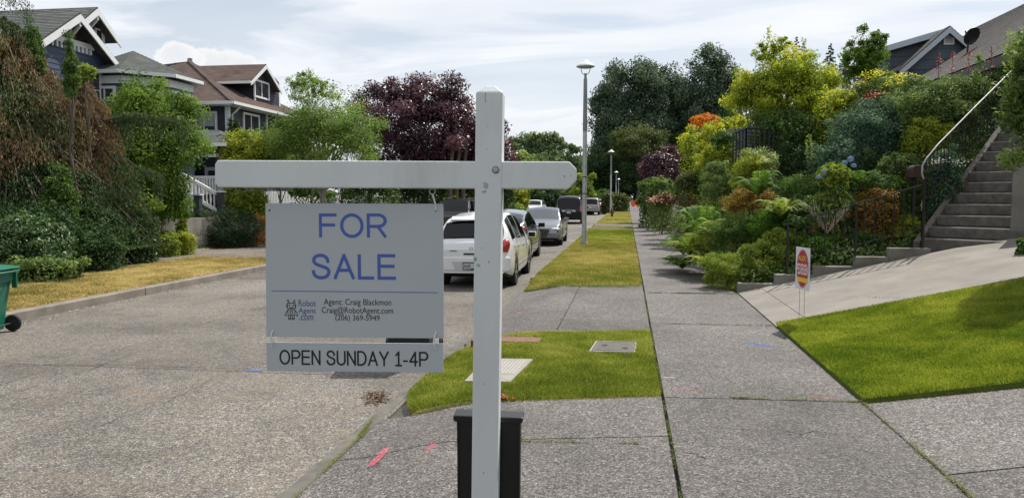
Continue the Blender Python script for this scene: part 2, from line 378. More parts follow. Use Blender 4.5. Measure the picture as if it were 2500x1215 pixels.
# pavement on the left
lwalk = struct('sidewalk', MB().box(-13.72, -12.28, -5, 90, -.2, -.07), bed)
yl = list(np.arange(-5, 60, 3.0)) + [60, 75, 90]
M_walkl = aggregate('worn_pavement', (.12, .105, .09), (.30, .265, .225), (1, .96, .9), .5, 75, (.1, .07, .045))
for a, b in zip(yl, yl[1:]):
    obj('slab', slab_mesh(rectc(-13.7, -12.3, a, b, 0), jit=.002, gap=.006), M_walkl, lwalk)
for x0, x1 in ((-12.3, -10.8), (-10.8, -9.2)):
    ap2 = struct('driveway_apron', slab_mesh([(x0, 20.6, 0 if x0 < -11 else -.03), (x1, 20.6, -.03 if x0 < -11 else -.13), (x1, 26.0, -.03 if x0 < -11 else -.13), (x0, 26.0, 0 if x0 < -11 else -.03)], .1), M_walkl)
struct('driveway', slab_mesh([(-17.5, 22, .75), (-13.72, 22, .0), (-13.72, 26, .0), (-17.5, 26, .75)], .1), M_walkl)
# kerbs
def kerb(x0, x1, y0, y1, z, step):
    k = struct('kerb', MB().box(x0 + .02, x1 - .02, y0, y1, -.4, z - .05), bed)
    n = int((y1 - y0) / step)
    me = None
    for i in range(n):
        a = y0 + (y1 - y0) * i / n; b = y0 + (y1 - y0) * (i + 1) / n
        if me is None:
            mb = MB(); L_ = b - a - .012; c = .02
            prof = [(x0, -.36), (x1, -.36), (x1, z - c), (x1 - c, z), (x0 + c, z), (x0, z - c)]
            mb.prism([(p, 0, q) for p, q in prof], (0, L_, 0)); me = mesh_of('kerb_stone', mb, M_kerb)
        o = bpy.data.objects.new('kerb_stone', me); COL.objects.link(o); o.parent = k; o.location = (rng.uniform(-.008, .008), a + .006, rng.uniform(-.004, .004))
kerb(-9.34, -9.19, -4, 20.6, 0, 3.1); kerb(-9.34, -9.19, 26, 120, 0, 3.1)
kerb(-2.12, -2.0, 16.9, 41.5, -.045, 3.0); kerb(-2.14, -2.0, 43.6, 45.6, -.01, 1.0); kerb(-2.14, -2.0, 50.3, 125, -.01, 3.0)
struct('gutter', MB().box(-2.17, -2.06, -6, 16.8, -.2, -.146), pm('gutter_concrete', (.12, .11, .095), .9, var=.3, scale=6, bmp=.4, dirt=(.2, .16, .09, .6)))
# far bend of the street
struct('hill_road', MB().add([(-3, 128, -.2), (6, 128, -.2), (7, 150, .9), (-1, 150, .9)], [(0, 1, 2, 3)]), M_road)

# ------------------------------------------------------------ leaf / blade clouds
def cloud_mesh(name, quads, rnd, mat):
    """quads: (N,4,3) array"""
    n = len(quads); me = bpy.data.meshes.new(name)
    me.vertices.add(n * 4); me.vertices.foreach_set('co', quads.astype(np.float32).ravel())
    me.loops.add(n * 4); me.loops.foreach_set('vertex_index', np.arange(n * 4, dtype=np.int32))
    me.polygons.add(n); me.polygons.foreach_set('loop_start', np.arange(0, n * 4, 4, dtype=np.int32)); me.polygons.foreach_set('loop_total', np.full(n, 4, dtype=np.int32))
    me.update(calc_edges=True)
    a = me.attributes.new('rnd', 'FLOAT', 'FACE'); a.data.foreach_set('value', rnd.astype(np.float32))
    me.materials.append(mat); return me
def unit(a): return a / (np.linalg.norm(a, axis=1, keepdims=True) + 1e-9)
TRI = [0]
def leaf_quads(rs, c, out, size, aspect=.5, up=.35, spread=.9, hang=0.0):
    n = len(c); TRI[0] += 2 * n
    nrm = unit(out * .6 + rs.normal(size=(n, 3)) * spread * .6 + np.array([0, 0, up]))
    t = rs.normal(size=(n, 3)); t[:, 2] -= .2
    if hang: t = t * (1 - hang) + np.array([0, 0, -1.0]) * hang * 1.6 + out * .25
    t = unit(t - nrm * (t * nrm).sum(1, keepdims=True) * (0 if hang else 1)); b = unit(np.cross(nrm, t))
    s = (size * rs.uniform(.65, 1.35, n))[:, None] if np.isscalar(size) else (size * rs.uniform(.65, 1.35, n))[:, None]
    L = t * s * .5; W = b * s * aspect * .5
    return np.stack([c - L, c + W * 1.0 - L * .1, c + L, c - W - L * .1], 1)
def lump(d, ph):
    return 1 + .16 * np.sin(3 * d[:, 0] + ph[0]) * np.cos(2.3 * d[:, 1] + ph[1]) + .14 * np.sin(5.1 * d[:, 2] + ph[2] + 2 * d[:, 0])
def crown_pts(rs, c, r, nclump, n, cr, hollow=.35, cone=0.0, low=-1.0, flat=.75, fill=.22):
    d = unit(rs.normal(size=(nclump, 3)) + 1e-6)
    d[:, 2] = np.where(d[:, 2] < low, -d[:, 2] * .5, d[:, 2])
    rad = hollow + (1 - hollow) * rs.uniform(size=nclump) ** .55
    rad *= lump(d, rs.uniform(0, 6, 3)) * rs.uniform(.86, 1.08, nclump)
    cc = d * rad[:, None]
    if cone:
        k = 1 - cone * (cc[:, 2] * .5 + .5); cc[:, 0] *= k * 1.15; cc[:, 1] *= k * 1.15
    cc = cc * np.array(r)
    idx = rs.integers(0, nclump, n)
    wgt = rs.uniform(.6, 1.3, nclump)
    q = rs.normal(size=(n, 3)); q = unit(q) * (rs.uniform(size=(n, 1)) ** .45) * cr * wgt[idx][:, None]; q[:, 2] *= flat
    p = cc[idx] + q
    out = unit(unit(p / np.array(r)) * .6 + unit(q) * .6)
    crnd = rs.uniform(0, 1, nclump)
    rnd = np.clip(.62 * crnd[idx] + .38 * rs.uniform(0, 1, n) + .10 * np.clip(q[:, 2] / cr, -1, 1), 0, 1)
    m = rs.uniform(size=n) < fill; nm = int(m.sum()); f = unit(rs.normal(size=(nm, 3))); f[:, 2] = np.where(f[:, 2] < low, -f[:, 2] * .5, f[:, 2]); f = f * (rs.uniform(.15, .98, (nm, 1)) ** .5)
    if cone: kk = 1 - cone * (f[:, 2:3] * .5 + .5); f[:, :2] *= kk
    p[m] = f * np.array(r); out[m] = unit(f); rnd[m] = rs.uniform(0, .8, nm)
    return p + np.array(c), out, rnd, cc + np.array(c)
def cloud_obj(name, rs, pts, out, rnd, size, mat, parent=None, **k):
    off = np.array(root_loc(parent)) if parent else np.zeros(3)
    me = cloud_mesh(name, leaf_quads(rs, pts - off, out, size, **k), rnd, mat)
    o = bpy.data.objects.new(name, me); COL.objects.link(o)
    if parent: o.parent = parent
    return o
def trunk_obj(parent, base, top, r0, targets, rs, mat=None, name='trunk', r1=None):
    base = Vector(base); top = Vector(top); mb = MB(); n = 5; pts = []; rad = []
    ax = top - base
    for i in range(n + 1):
        t = i / n; j = Vector((rs.normal() * .04, rs.normal() * .04, 0)) * ax.length * .3 * math.sin(t * 3.14)
        pts.append(base + ax * t + j); rad.append(r0 * (1 - .6 * t) * (1.25 if i == 0 else 1))
    mb.tube(pts, rad, 8)
    for tg in targets:
        tg = Vector(tg); t = rs.uniform(.35, .95); k = min(n - 1, int(t * n)); p = pts[k].lerp(pts[k + 1], t * n - k)
        mid = p.lerp(tg, .5) + Vector((0, 0, .08 * (tg - p).length)) + Vector(rs.normal(size=3)) * .05 * (tg - p).length
        rr = r0 * .42 * (1 - .4 * t); mb.tube([p, p.lerp(mid, .5), mid, mid.lerp(tg, .55), tg], [rr, rr * .8, rr * .6, rr * .38, rr * .15], 5)
    return obj(name, mb, mat or M_bark, parent, smooth=60)
SEED = [100]; KF = 3.0
def plant(kind, label, cat, px, py, d, rx, rz, mat, k=1.0, leaf=None, ry=None, clr=.2, ncl=None, base=None, trunk=None, limbs=10, group=None,
          foliage='foliage', bark=None, asp=.5, up=.35, hang=0.0, hollow=.35, cone=0.0, low=-.75, stem='trunk', spread=.9, flat=.75, skirt=None):
    """crown centre seen at (px,py) at depth d; rx, rz = half sizes in photo pixels"""
    SEED[0] += 1; rs = np.random.default_rng(SEED[0])
    c = P(px, py, d); RX = rx * d / FPX; RZ = rz * d / FPX; RY = (ry * d / FPX) if ry else RX * .9
    b = Vector(base) if base else Vector((c.x, c.y, ter(c.x, c.y)))
    if b.z > c.z - RZ * .2: b.z = c.z - RZ * .6
    t = thing(kind, label, cat, b, 0, group)
    ncl = ncl or max(34, int(rx * rz / 42)); n = int(k * KF * rx * rz)
    sk = skirt if skirt is not None else (0.0 if cat == 'tree' else .5)
    leaf = leaf or max(.03, .0030 * d)
    p, out, rnd, cc = crown_pts(rs, c, (RX, RY, RZ), ncl, n, clr * (RX + RZ) / 2 * 1.5, hollow, cone, low, flat)
    if sk and c.z - RZ * .5 > b.z:
        ns = int(n * sk); a_ = rs.uniform(0, 6.283, ns); q_ = .45 + .5 * rs.uniform(size=ns) ** .5; zt = rs.uniform(b.z + .02, c.z, ns)
        sp_ = np.stack([c.x + np.cos(a_) * q_ * RX, c.y + np.sin(a_) * q_ * RY, zt], 1) + rs.normal(size=(ns, 3)) * .05 * RX
        p = np.concatenate([p, sp_]); out = np.concatenate([out, np.stack([np.cos(a_), np.sin(a_), a_ * 0 + .2], 1)]); rnd = np.concatenate([rnd, rs.uniform(0, .8, ns)])
    p[:, 2] = np.maximum(p[:, 2], b.z + .02)
    cloud_obj(foliage, rs, p, out, rnd, leaf, mat, t, aspect=asp, up=up, hang=hang, spread=spread)
    r0 = trunk if trunk else max(.02, .035 * (RX + RZ))
    idx = rs.choice(len(cc), min(limbs, len(cc)), replace=False)
    trunk_obj(t, b, c + Vector((0, 0, RZ * .35)), r0, [cc[i] for i in idx], rs, bark, stem)
    return t
def inpoly(x, y, poly):
    r = np.zeros(len(x), bool); n = len(poly)
    for i in range(n):
        x0, y0 = poly[i][:2]; x1, y1 = poly[(i + 1) % n][:2]
        cnd = ((y0 > y) != (y1 > y)) & (x < (x1 - x0) * (y - y0) / (y1 - y0 + 1e-12) + x0); r ^= cnd
    return r
def grass(name, label, poly, zf, n, h, mat, holes=(), wd=.006, lean=.5, seed=1, tone=None, tuft=0.0):
    rs = np.random.default_rng(seed); P_ = np.array([p[:2] for p in poly]); lo, hi = P_.min(0), P_.max(0)
    x = rs.uniform(lo[0], hi[0], int(n * 1.8)); y = rs.uniform(lo[1], hi[1], int(n * 1.8))
    m = inpoly(x, y, poly)
    for q in holes: m &= ~inpoly(x, y, q)
    x, y = x[m][:n], y[m][:n]; n = len(x); TRI[0] += 2 * n
    z = np.vectorize(zf)(x, y)
    b = np.stack([x, y, z], 1)
    w1 = .5 + .5 * np.sin(x * 3.1 + 1.3 * np.sin(y * 2.3)) * np.cos(y * 2.7 + np.sin(x * 1.9))
    hh = h * rs.uniform(.5, 1.25, n) * (1 + tuft * (w1 - .5))
    a = rs.uniform(0, 6.283, n); l = rs.uniform(0, lean, n)
    dv = np.stack([np.cos(a) * l, np.sin(a) * l, np.ones(n)], 1); dv = unit(dv)
    s = np.stack([-np.sin(a + 1), np.cos(a + 1), np.zeros(n)], 1) * wd * .5
    mid = b + dv * hh[:, None] * .55; tip = b + dv * hh[:, None] + np.stack([np.cos(a), np.sin(a), -.5 * np.ones(n)], 1) * (hh * l * .5)[:, None]
    q = np.stack([b - s, b + s, mid + s * .8, tip], 1)
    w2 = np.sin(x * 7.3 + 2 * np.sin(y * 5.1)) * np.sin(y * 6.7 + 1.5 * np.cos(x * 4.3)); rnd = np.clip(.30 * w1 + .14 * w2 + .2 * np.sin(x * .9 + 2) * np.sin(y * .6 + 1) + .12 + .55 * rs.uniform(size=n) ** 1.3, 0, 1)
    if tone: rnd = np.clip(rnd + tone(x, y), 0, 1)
    me = cloud_mesh(name, q, rnd, mat); o = bpy.data.objects.new(name, me); COL.objects.link(o)
    return tag(o, label, 'grass', kind='stuff')
M_g1 = leafmat('green_grass', [(.11, .15, .022), (.20, .24, .04), (.30, .33, .065), (.52, .46, .20)], .35)
M_g2 = leafmat('drying_grass', [(.15, .19, .03), (.30, .29, .07), (.48, .40, .15), (.64, .51, .27)], .28)
M_g3 = leafmat('straw_grass', [(.15, .17, .04), (.38, .29, .12), (.60, .47, .24), (.75, .62, .37)], .28)
M_g4 = leafmat('lush_grass', [(.10, .155, .018), (.19, .245, .03), (.31, .345, .05), (.46, .45, .11)], .36)
z0 = lambda x, y: .0
# strip of verge beside the crossing, holding three utility covers
p1 = [(-1.80, 6.24), (-1.05, 6.41), (.31, 6.78), (.31, 10.12), (-1.1, 9.75), (-1.6, 9.5), (-1.98, 8.9), (-2.06, 8.2), (-2.04, 7.0), (-1.95, 6.6)]
cov1 = [(-1.9, 9.02), (-1.04, 9.02), (-1.02, 9.42), (-1.9, 9.42)]
cov2 = [(-1.52, 6.98), (-1.06, 7.02), (-.96, 8.1), (-1.5, 8.06)]
cov3 = [(-.42, 8.56), (.1, 8.6), (.12, 9.26), (-.36, 9.26)]
zp = lambda x, y: -.105 + .105 * smooth(-2.05, -1.3, x)
patch = grid_obj('lawn', [-1.97, -1.9, -1.75, -1.6, -1.45, -1.3, -1.0, .31], [6.44, 7.2, 8, 9, 9.65], lambda x, y: zp(x, y) + .006, M_grassm); sm_ = patch.modifiers.new('s', 'SOLIDIFY'); sm_.thickness = .12; sm_.offset = -1; tag(patch, kind='structure')
for v in patch.data.vertices:
    if v.co.y > 9.6: v.co.y = pt2(v.co.x) + .02
    if v.co.y < 6.5: v.co.x = max(v.co.x, -1.80 + (0.0 if v.co.x < -1.95 else .02)); v.co.y = pe(v.co.x) - .01
grass('grass', 'short green grass in the small verge around the utility covers', p1, lambda x, y: zp(x, y) + .004, 75000, .034, M_g1, (cov1, cov2, cov3), .0065, seed=2, tuft=.3)
p2 = [(-2.0, 14.95), (.31, 15.25), (.31, 41.5), (-2.0, 41.5)]
zq = lambda x, y: zp(x, y) * (1 - smooth(15.2, 17.2, y))
ln2 = grid_obj('lawn', [-2.0, -1.9, -1.75, -1.6, -1.45, -1.3, -1.0, .31], [15, 15.4, 15.9, 16.4, 17.2, 18, 22, 30, 41.5], lambda x, y: zq(x, y) + .008, M_grassm); tag(ln2, kind='structure'); sm_ = ln2.modifiers.new('s', 'SOLIDIFY'); sm_.thickness = .14; sm_.offset = -1
for v in ln2.data.vertices:
    if v.co.y < 15.2: v.co.y = pu(v.co.x) + .01
grass('grass', 'half dried verge grass between the kerb and the sidewalk beside the parked cars', p2[:2] + [(.31, 30), (-2.0, 30)], lambda x, y: zq(x, y) + .008, 66000, .045, M_g2, (), .013, seed=3)
grass('grass', 'greener verge grass behind the tall lamp post', [(-2.0, 30), (.31, 30), (.31, 41.5), (-2.0, 41.5)], lambda x, y: .01, 16000, .05, M_g1, (), .03, seed=4)
p3 = [(-2.0, 43.7), (.31, 43.7), (.31, 45.5), (-2.0, 45.5)]
p4 = [(-2.0, 50.4), (.31, 50.4), (.31, 125), (-2.0, 125)]
for i, (q, nn) in enumerate(((p3, 2500), (p4, 16000))):
    struct('lawn', MB().prism([(x, y, -.3) for x, y in q], (0, 0, .315)), M_grassm)
    grass('grass', ('narrow grass strip between two crossing paths', 'far dry verge grass around the hydrant')[i], q, lambda x, y: .01, nn, .06, M_g2, (), .05, seed=5 + i)
# left verge
p5 = [(-12.28, -3), (-9.34, -3), (-9.34, 20.55), (-12.28, 20.55)]
struct('lawn', MB().prism([(x, y, -.3) for x, y in p5], (0, 0, .31)), M_grassd)
grass('grass', 'straw coloured dried grass on the left verge above the kerb', [(-12.28, 9), (-9.34, 9), (-9.34, 20.55), (-12.28, 20.55)], lambda x, y: .005, 70000, .055, M_g3, (), .013, lean=.9, seed=8)
p6 = [(-12.28, 26.1), (-9.34, 26.1), (-9.34, 120), (-12.28, 120)]
struct('lawn', MB().prism([(x, y, -.3) for x, y in p6], (0, 0, .31)), M_grassm)
grass('grass', 'dry grass on the far left verge beyond the driveway', p6, lambda x, y: .005, 12000, .08, M_g2, (), .06, seed=9)
# sloping lawn on the right
def zl(x, y):
    t = max(0, min(1, (y - 6.6) / 4.2)); return .035 + (x - 2.0) * (.115 + .1 * t + .0)
nx, ny = 24, 20; mb = MB()
for j in range(ny + 1):
    for i in range(nx + 1):
        x = 2.02 + 7.2 * i / nx; ylo = 6.82 + .11 * (x - 2.0); yhi = 10.73; y = ylo + (yhi - ylo) * j / ny; mb.v.append((x, y, zl(x, y)))
mb.f = [(j * (nx + 1) + i, j * (nx + 1) + i + 1, (j + 1) * (nx + 1) + i + 1, (j + 1) * (nx + 1) + i) for j in range(ny) for i in range(nx)]
n0 = len(mb.v); ed = [j * (nx + 1) for j in range(ny, -1, -1)] + list(range(1, nx + 1))
mb.v += [(mb.v[e][0], mb.v[e][1], mb.v[e][2] - .25) for e in ed]; mb.f += [(ed[i], ed[i + 1], n0 + i + 1, n0 + i) for i in range(len(ed) - 1)]
struct('lawn', mb, M_grassb)
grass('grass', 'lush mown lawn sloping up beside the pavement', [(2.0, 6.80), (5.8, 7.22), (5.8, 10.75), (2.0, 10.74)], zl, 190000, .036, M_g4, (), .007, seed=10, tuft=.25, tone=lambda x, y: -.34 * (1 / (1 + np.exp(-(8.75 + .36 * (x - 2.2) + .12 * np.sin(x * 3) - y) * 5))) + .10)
# lawns past the shrubs on the right
struct('lawn', grid_v := MB().add([(2.03, 50, .03), (6, 50, .35), (6, 56, .35), (2.03, 56, .03)], [(0, 1, 2, 3)]), M_grassb)
struct('lawn', MB().add([(2.03, 44.5, .03), (6, 44.5, .6), (6, 47.5, .6), (2.03, 47.5, .03)], [(0, 1, 2, 3)]), M_grassb)
struct('footpath', MB().add([(2.03, 47.5, .03), (6, 47.5, .58), (6, 50, .37), (2.03, 50, .03)], [(0, 1, 2, 3)]), M_drive)
# moss and weeds in the joints
def weeds(label, pts, wd, n, size, mat, seed, name='moss', hgt=.02):
    rs = np.random.default_rng(seed); pts = np.array(pts, float); seg = rs.integers(0, len(pts) - 1, n); t = rs.uniform(size=n)
    c = pts[seg] * (1 - t[:, None]) + pts[seg + 1] * t[:, None]
    den = .5 + .5 * np.sin(c[:, 0] * 9 + c[:, 1] * 6.3) * np.sin(c[:, 1] * 3.1 + 1 + c[:, 0] * 4); keep = rs.uniform(size=n) < den * 1.1; c = c[keep]; n = len(c)
    c[:, 0] += rs.normal(size=n) * wd; c[:, 1] += rs.normal(size=n) * wd; c[:, 2] += rs.uniform(.003, hgt, n)
    o = cloud_obj(name, rs, c, np.tile([0, 0, 1.0], (n, 1)), rs.uniform(size=n), size, mat, None, up=1.0); tag(o, label, 'moss' if name == 'moss' else 'weeds', kind='stuff')
M_weed = leafmat('weeds', [(.05, .09, .012), (.12, .18, .02), (.2, .22, .04)], .35)
weeds('green moss filling the gutter joint along the road edge', [(-2.03, 2.5, -.12), (-2.03, 4.4, -.12), (-2.04, 5.6, -.12), (-2.1, 6.2, -.11)], .011, 6000, .010, M_moss, 1)
weeds('moss in the joint across the apron behind the sign post', [(-.9, 5.37, 0), (-.2, 5.41, 0), (.1, 5.44, 0)], .009, 1600, .01, M_moss, 2)
weeds('weeds in the long joint beside the grass and sidewalk', [(.325, 3, 0), (.325, 14.2, 0)], .007, 4200, .012, M_weed, 3, 'weed')
weeds('moss in the first sidewalk cross joint', [(.9, 6.82, 0), (2.0, 6.84, 0)], .009, 2600, .01, M_moss, 4)
weeds('moss along the edge between sidewalk and side drive', [(2.0, 6.8, 0), (2.0, 5.3, 0), (2.0, 3.5, 0)], .012, 3000, .012, M_moss, 5)
weeds('weeds in the second sidewalk cross joint', [(.4, 10.72, 0), (2.0, 10.78, 0)], .01, 1500, .014, M_weed, 6, 'weed')
weeds('weeds in the third sidewalk cross joint', [(.4, 14.16, 0), (2.0, 14.24, 0)], .014, 2200, .02, M_weed, 7, 'weed')
weeds('weeds along the near edge of the dry verge', [(-1.6, 14.93, 0), (.2, 15.1, 0)], .03, 3500, .02, M_weed, 8, 'weed')
# ------------------------------------------------------------ sign post in the foreground
SY = R(4.5); SO = P(1190, 480, 2.6); SO.z = 0
S_n = Vector((-math.sin(SY), math.cos(SY), 0)); S_x = Vector((math.cos(SY), math.sin(SY), 0))
def SLp(px, py, yf=0.0):
    r = Vector(ray(px, py)[:3]); o = SO + S_n * yf; e = Vector((0, 0, EYE)); t = (o - e).dot(S_n) / r.dot(S_n); q = e + r * t - SO
    return (q.dot(S_x), q.z)
def text_mesh(txt, x0, x1, z0, z1, y, name, mat, parent, font_w=0.0, shear=0):
    """flat print: letters fitted into the box x0..x1, z0..z1 standing on the plane y"""
    cu = bpy.data.curves.new('txt', 'FONT'); cu.body = txt; cu.size = 1; cu.offset = font_w; cu.resolution_u = 4; cu.shear = shear; cu.fill_mode = 'FRONT'
    o = bpy.data.objects.new('txt', cu); COL.objects.link(o); bpy.context.view_layer.update()
    dg = bpy.context.evaluated_depsgraph_get(); me = bpy.data.meshes.new_from_object(o.evaluated_get(dg))
    bpy.data.objects.remove(o); n = len(me.vertices); a = np.empty(n * 3, np.float32); me.vertices.foreach_get('co', a); a = a.reshape(-1, 3)
    lo, hi = a.min(0), a.max(0); sx = (x1 - x0) / (hi[0] - lo[0]); sz = (z1 - z0) / (hi[1] - lo[1])
    b = np.stack([x0 + (a[:, 0] - lo[0]) * sx, np.full(n, y), z0 + (a[:, 1] - lo[1]) * sz], 1)
    me.vertices.foreach_set('co', b.astype(np.float32).ravel()); me.materials.clear(); me.materials.append(mat); me.update()
    q = bpy.data.objects.new(name, me); COL.objects.link(q); q.parent = parent; return q
def ribbon(mb, pts, wd, y, closed=False):
    """flat line drawing in the x,z plane"""
    n = len(pts)
    for i in range(n if closed else n - 1):
        a = Vector((pts[i][0], 0, pts[i][1])); b = Vector((pts[(i + 1) % n][0], 0, pts[(i + 1) % n][1])); d = (b - a).normalized(); s = Vector((d.z, 0, -d.x)) * wd / 2; a = a - d * wd * .4; b = b + d * wd * .4
        mb.add([(a + s) + Vector((0, y, 0)), (b + s) + Vector((0, y, 0)), (b - s) + Vector((0, y, 0)), (a - s) + Vector((0, y, 0))], [(0, 1, 2, 3)])
    return mb
def arc(cx, cz, r, a0=0, a1=360, n=16, sx=1.0):
    return [(cx + sx * r * math.cos(R(a0 + (a1 - a0) * i / n)), cz + r * math.sin(R(a0 + (a1 - a0) * i / n))) for i in range(n + 1)]
GL = {'F': (.58, [[(0, 0), (0, 1), (.58, 1)], [(0, .53), (.52, .53)]]), 'O': (.78, [arc(.39, .5, .5, 90, 450, 28, .78)]), 'R': (.66, [[(0, 0), (0, 1), (.38, 1)] + arc(.38, .735, .265, 90, -90, 12) + [(0, .47)], [(.36, .47), (.64, 0)]]),
 'S': (.62, [[(.58, .72), (.55, .85), (.45, .96), (.3, 1.0), (.14, .96), (.05, .86), (.04, .74), (.1, .63), (.22, .56), (.42, .48), (.56, .4), (.61, .28), (.58, .14), (.48, .04), (.32, 0), (.16, .03), (.05, .13), (.01, .28)]]),
 'A': (.70, [[(0, 0), (.35, 1), (.70, 0)], [(.13, .34), (.57, .34)]]), 'L': (.52, [[(0, 1), (0, 0), (.52, 0)]]), 'E': (.60, [[(.58, 1), (0, 1), (0, 0), (.6, 0)], [(0, .53), (.55, .53)]]), 'P': (.62, [[(0, 0), (0, 1), (.36, 1)] + arc(.36, .73, .27, 90, -90, 12) + [(0, .46)]]),
 'N': (.62, [[(0, 0), (0, 1), (.62, 0), (.62, 1)]]), 'U': (.62, [[(0, 1), (0, .34)] + arc(.31, .31, .31, 180, 360, 12) + [(.62, 1)]]), 'D': (.66, [[(0, 0), (0, 1), (.26, 1)] + arc(.26, .5, .5, 90, -90, 16, .8) + [(0, 0)]]), 'Y': (.68, [[(0, 1), (.34, .42), (.68, 1)], [(.34, .42), (.34, 0)]]),
 '1': (.42, [[(.02, .76), (.22, .98), (.24, 1), (.24, 0)], [(.0, 0), (.46, 0)]]), '-': (.28, [[(0, .34), (.28, .34)]]), '4': (.58, [[(.44, 0), (.44, 1), (0, .3), (.6, .3)]]), ' ': (.16, [])}
def smooth_line(l):
    out = []
    for i in range(len(l) - 1):
        p = [l[max(i - 1, 0)], l[i], l[i + 1], l[min(i + 2, len(l) - 1)]]
        for k in range(3):
            t = k / 3; out.append(tuple(.5 * ((2 * p[1][j]) + (-p[0][j] + p[2][j]) * t + (2 * p[0][j] - 5 * p[1][j] + 4 * p[2][j] - p[3][j]) * t * t + (-p[0][j] + 3 * p[1][j] - 3 * p[2][j] + p[3][j]) * t ** 3) for j in (0, 1)))
    return out + [l[-1]]
GL['S'] = (.62, [smooth_line(GL['S'][1][0])])
def sans(txt, px0, px1, py0, py1, mat, par, st=.125):
    a = SLp(px0, py1, 0); b = SLp(px1, py0, 0); tw = sum(GL[ch][0] for ch in txt) + .24 * (len(txt) - 1); h = b[1] - a[1]; sx = (b[0] - a[0]) / (tw + st); x = st / 2; w_ = st * h; k = 0
    for ch in txt:
        mb = MB()
        for line in GL[ch][1]:
            for p, q in zip(line, line[1:]):
                f = lambda t: (a[0] + (x + t[0]) * sx, a[1] + w_ / 2 + t[1] * (h - w_)); k += 1
                ribbon(mb, [f(p), f(q)], w_, YF - .000006 * (k % 7))
        if mb.v: obj('letter', mb, mat, par, world=False)
        x += GL[ch][0] + .24
M_ppost = pm('sign_post_paint', (.66, .69, .70), .45, var=.06, scale=5, bmp=.5, stretch=(1, 1, .25), dirt=(.36, .40, .38, .55))
M_board = pm('sign_board', (.46, .50, .53), .5, var=.02, scale=3, bmp=.02)
M_blue = pm('print_blue', (.07, .125, .44), .5, var=0, bmp=0); M_ink = pm('print_black', (.012, .012, .018), .5, var=0, bmp=0); M_slate = pm('print_slate', (.10, .13, .26), .5, var=0, bmp=0)
M_tie = pm('plastic_tie', (.72, .73, .74), .35, var=.03, bmp=0)
M_screw = pm('painted_screw', (.45, .48, .49), .4, var=.1)
sp = thing('sign_post', 'white painted wooden sign post with long cross arm in the foreground', 'sign post', SO, SY)
W2 = .0445
xt, zt = SLp(1194.5, 225, -W2); xb, zb = SLp(1182.5, 1215, -W2)
lean = math.atan2(xt - xb, zt - zb)
mb = MB(); H_ = zt
mb.v = [(-W2, -W2, 0), (W2, -W2, 0), (W2, W2, 0), (-W2, W2, 0), (-W2, -W2, H_), (W2, -W2, H_), (W2, W2, H_), (-W2, W2, H_), (-.017, -.02, H_ + .024), (.017, -.02, H_ + .024), (.017, .02, H_ + .024), (-.017, .02, H_ + .024)]
mb.f = [(0, 3, 2, 1)] + [(i, (i + 1) % 4, 4 + (i + 1) % 4, 4 + i) for i in range(4)] + [(4 + i, 4 + (i + 1) % 4, 8 + (i + 1) % 4, 8 + i) for i in range(4)] + [(8, 9, 10, 11)]
post = obj('post', mb, M_ppost, sp, world=False, bevel=.004)
x0 = xb - (xt - xb) / (zt - zb) * zb
post.location = (x0, 0, 0); post.rotation_euler = (0, lean, 0)
# dents, cracks, knots as children of the post
def on_post(px, py, dy=0.0):
    x, z = SLp(px, py, -W2); return ((x - x0) * math.cos(lean) - z * math.sin(lean), -W2 - dy, z * math.cos(lean) + (x - x0) * math.sin(lean))
M_dent = pm('chipped_paint', (.36, .41, .40), .7, var=.2, scale=60)
mb = MB()
for (px, py, r, sx) in ((1186, 452, 9, .9), (1182, 468, 5, 1.3), (1160, 632, 6, .9), (1168, 648, 5, 1.2), (1189, 308, 2.2, .5), (1189, 365, 1.6, 1), (1177, 605, 1.8, 1), (1183, 936, 2.4, .8), (1180, 1153, 3.6, .9), (1193, 640, 4, .5)):
    x, y, z = on_post(px, py, .0012); k = 2.55 / FPX * r; n0 = len(mb.v); nn = 10
    mb.v.append((x, y, z)); rr = [k * rng.uniform(.6, 1.15) for _ in range(nn)]
    mb.v += [(x + rr[i] * sx * math.cos(6.283 * i / nn), y + .0008, z + rr[i] * math.sin(6.283 * i / nn)) for i in range(nn)]
    mb.f += [(n0, n0 + 1 + i, n0 + 1 + (i + 1) % nn) for i in range(nn)]
obj('knot', mb, M_dent, post, world=False)
mb = MB(); c_ = [on_post(px, py, .0006) for px, py in ((1185, 213), (1186, 226), (1184, 238), (1186, 250))]
ribbon(mb, [(q[0], q[2]) for q in c_[1:]], .0012, c_[0][1]); obj('crack', mb, M_ink, post, world=False)
mb = MB(); q = on_post(1210, 415); mb.lathe([(.0, -.008), (.006, -.0075), (.008, -.004), (.0085, 0), (.013, 0), (.0135, .002)], 16, (0, 0, 0)); mb.v = [(q[0] + v[0], q[1] + v[2], q[2] + v[1]) for v in mb.v]
obj('bolt', mb, M_screw, post, world=False, smooth=40)
# arm
def arm_pts():
    f = [(530, 391), (1390, 394.5), (1408, 413), (1408, 441), (1387, 461.5), (533, 457), (524, 448), (524, 401)]
    return [SLp(px, py, -.041) for px, py in f]
A = arm_pts(); mb = MB(); mb.prism([(x, -.041, z) for x, z in A], (0, .082, 0))
arm = obj('arm', mb, M_ppost, sp, world=False, bevel=.004)
mb = MB()
for px, py, r in ((1378, 430, .0035), (1393, 429, .002), (1190, 0, 0)):
    if r == 0: continue
    x, z = SLp(px, py, -.042); mb.tube([(x, -.0425, z), (x, -.0405, z)], r, 8)
obj('nail_hole', mb, M_dent, arm, world=False)
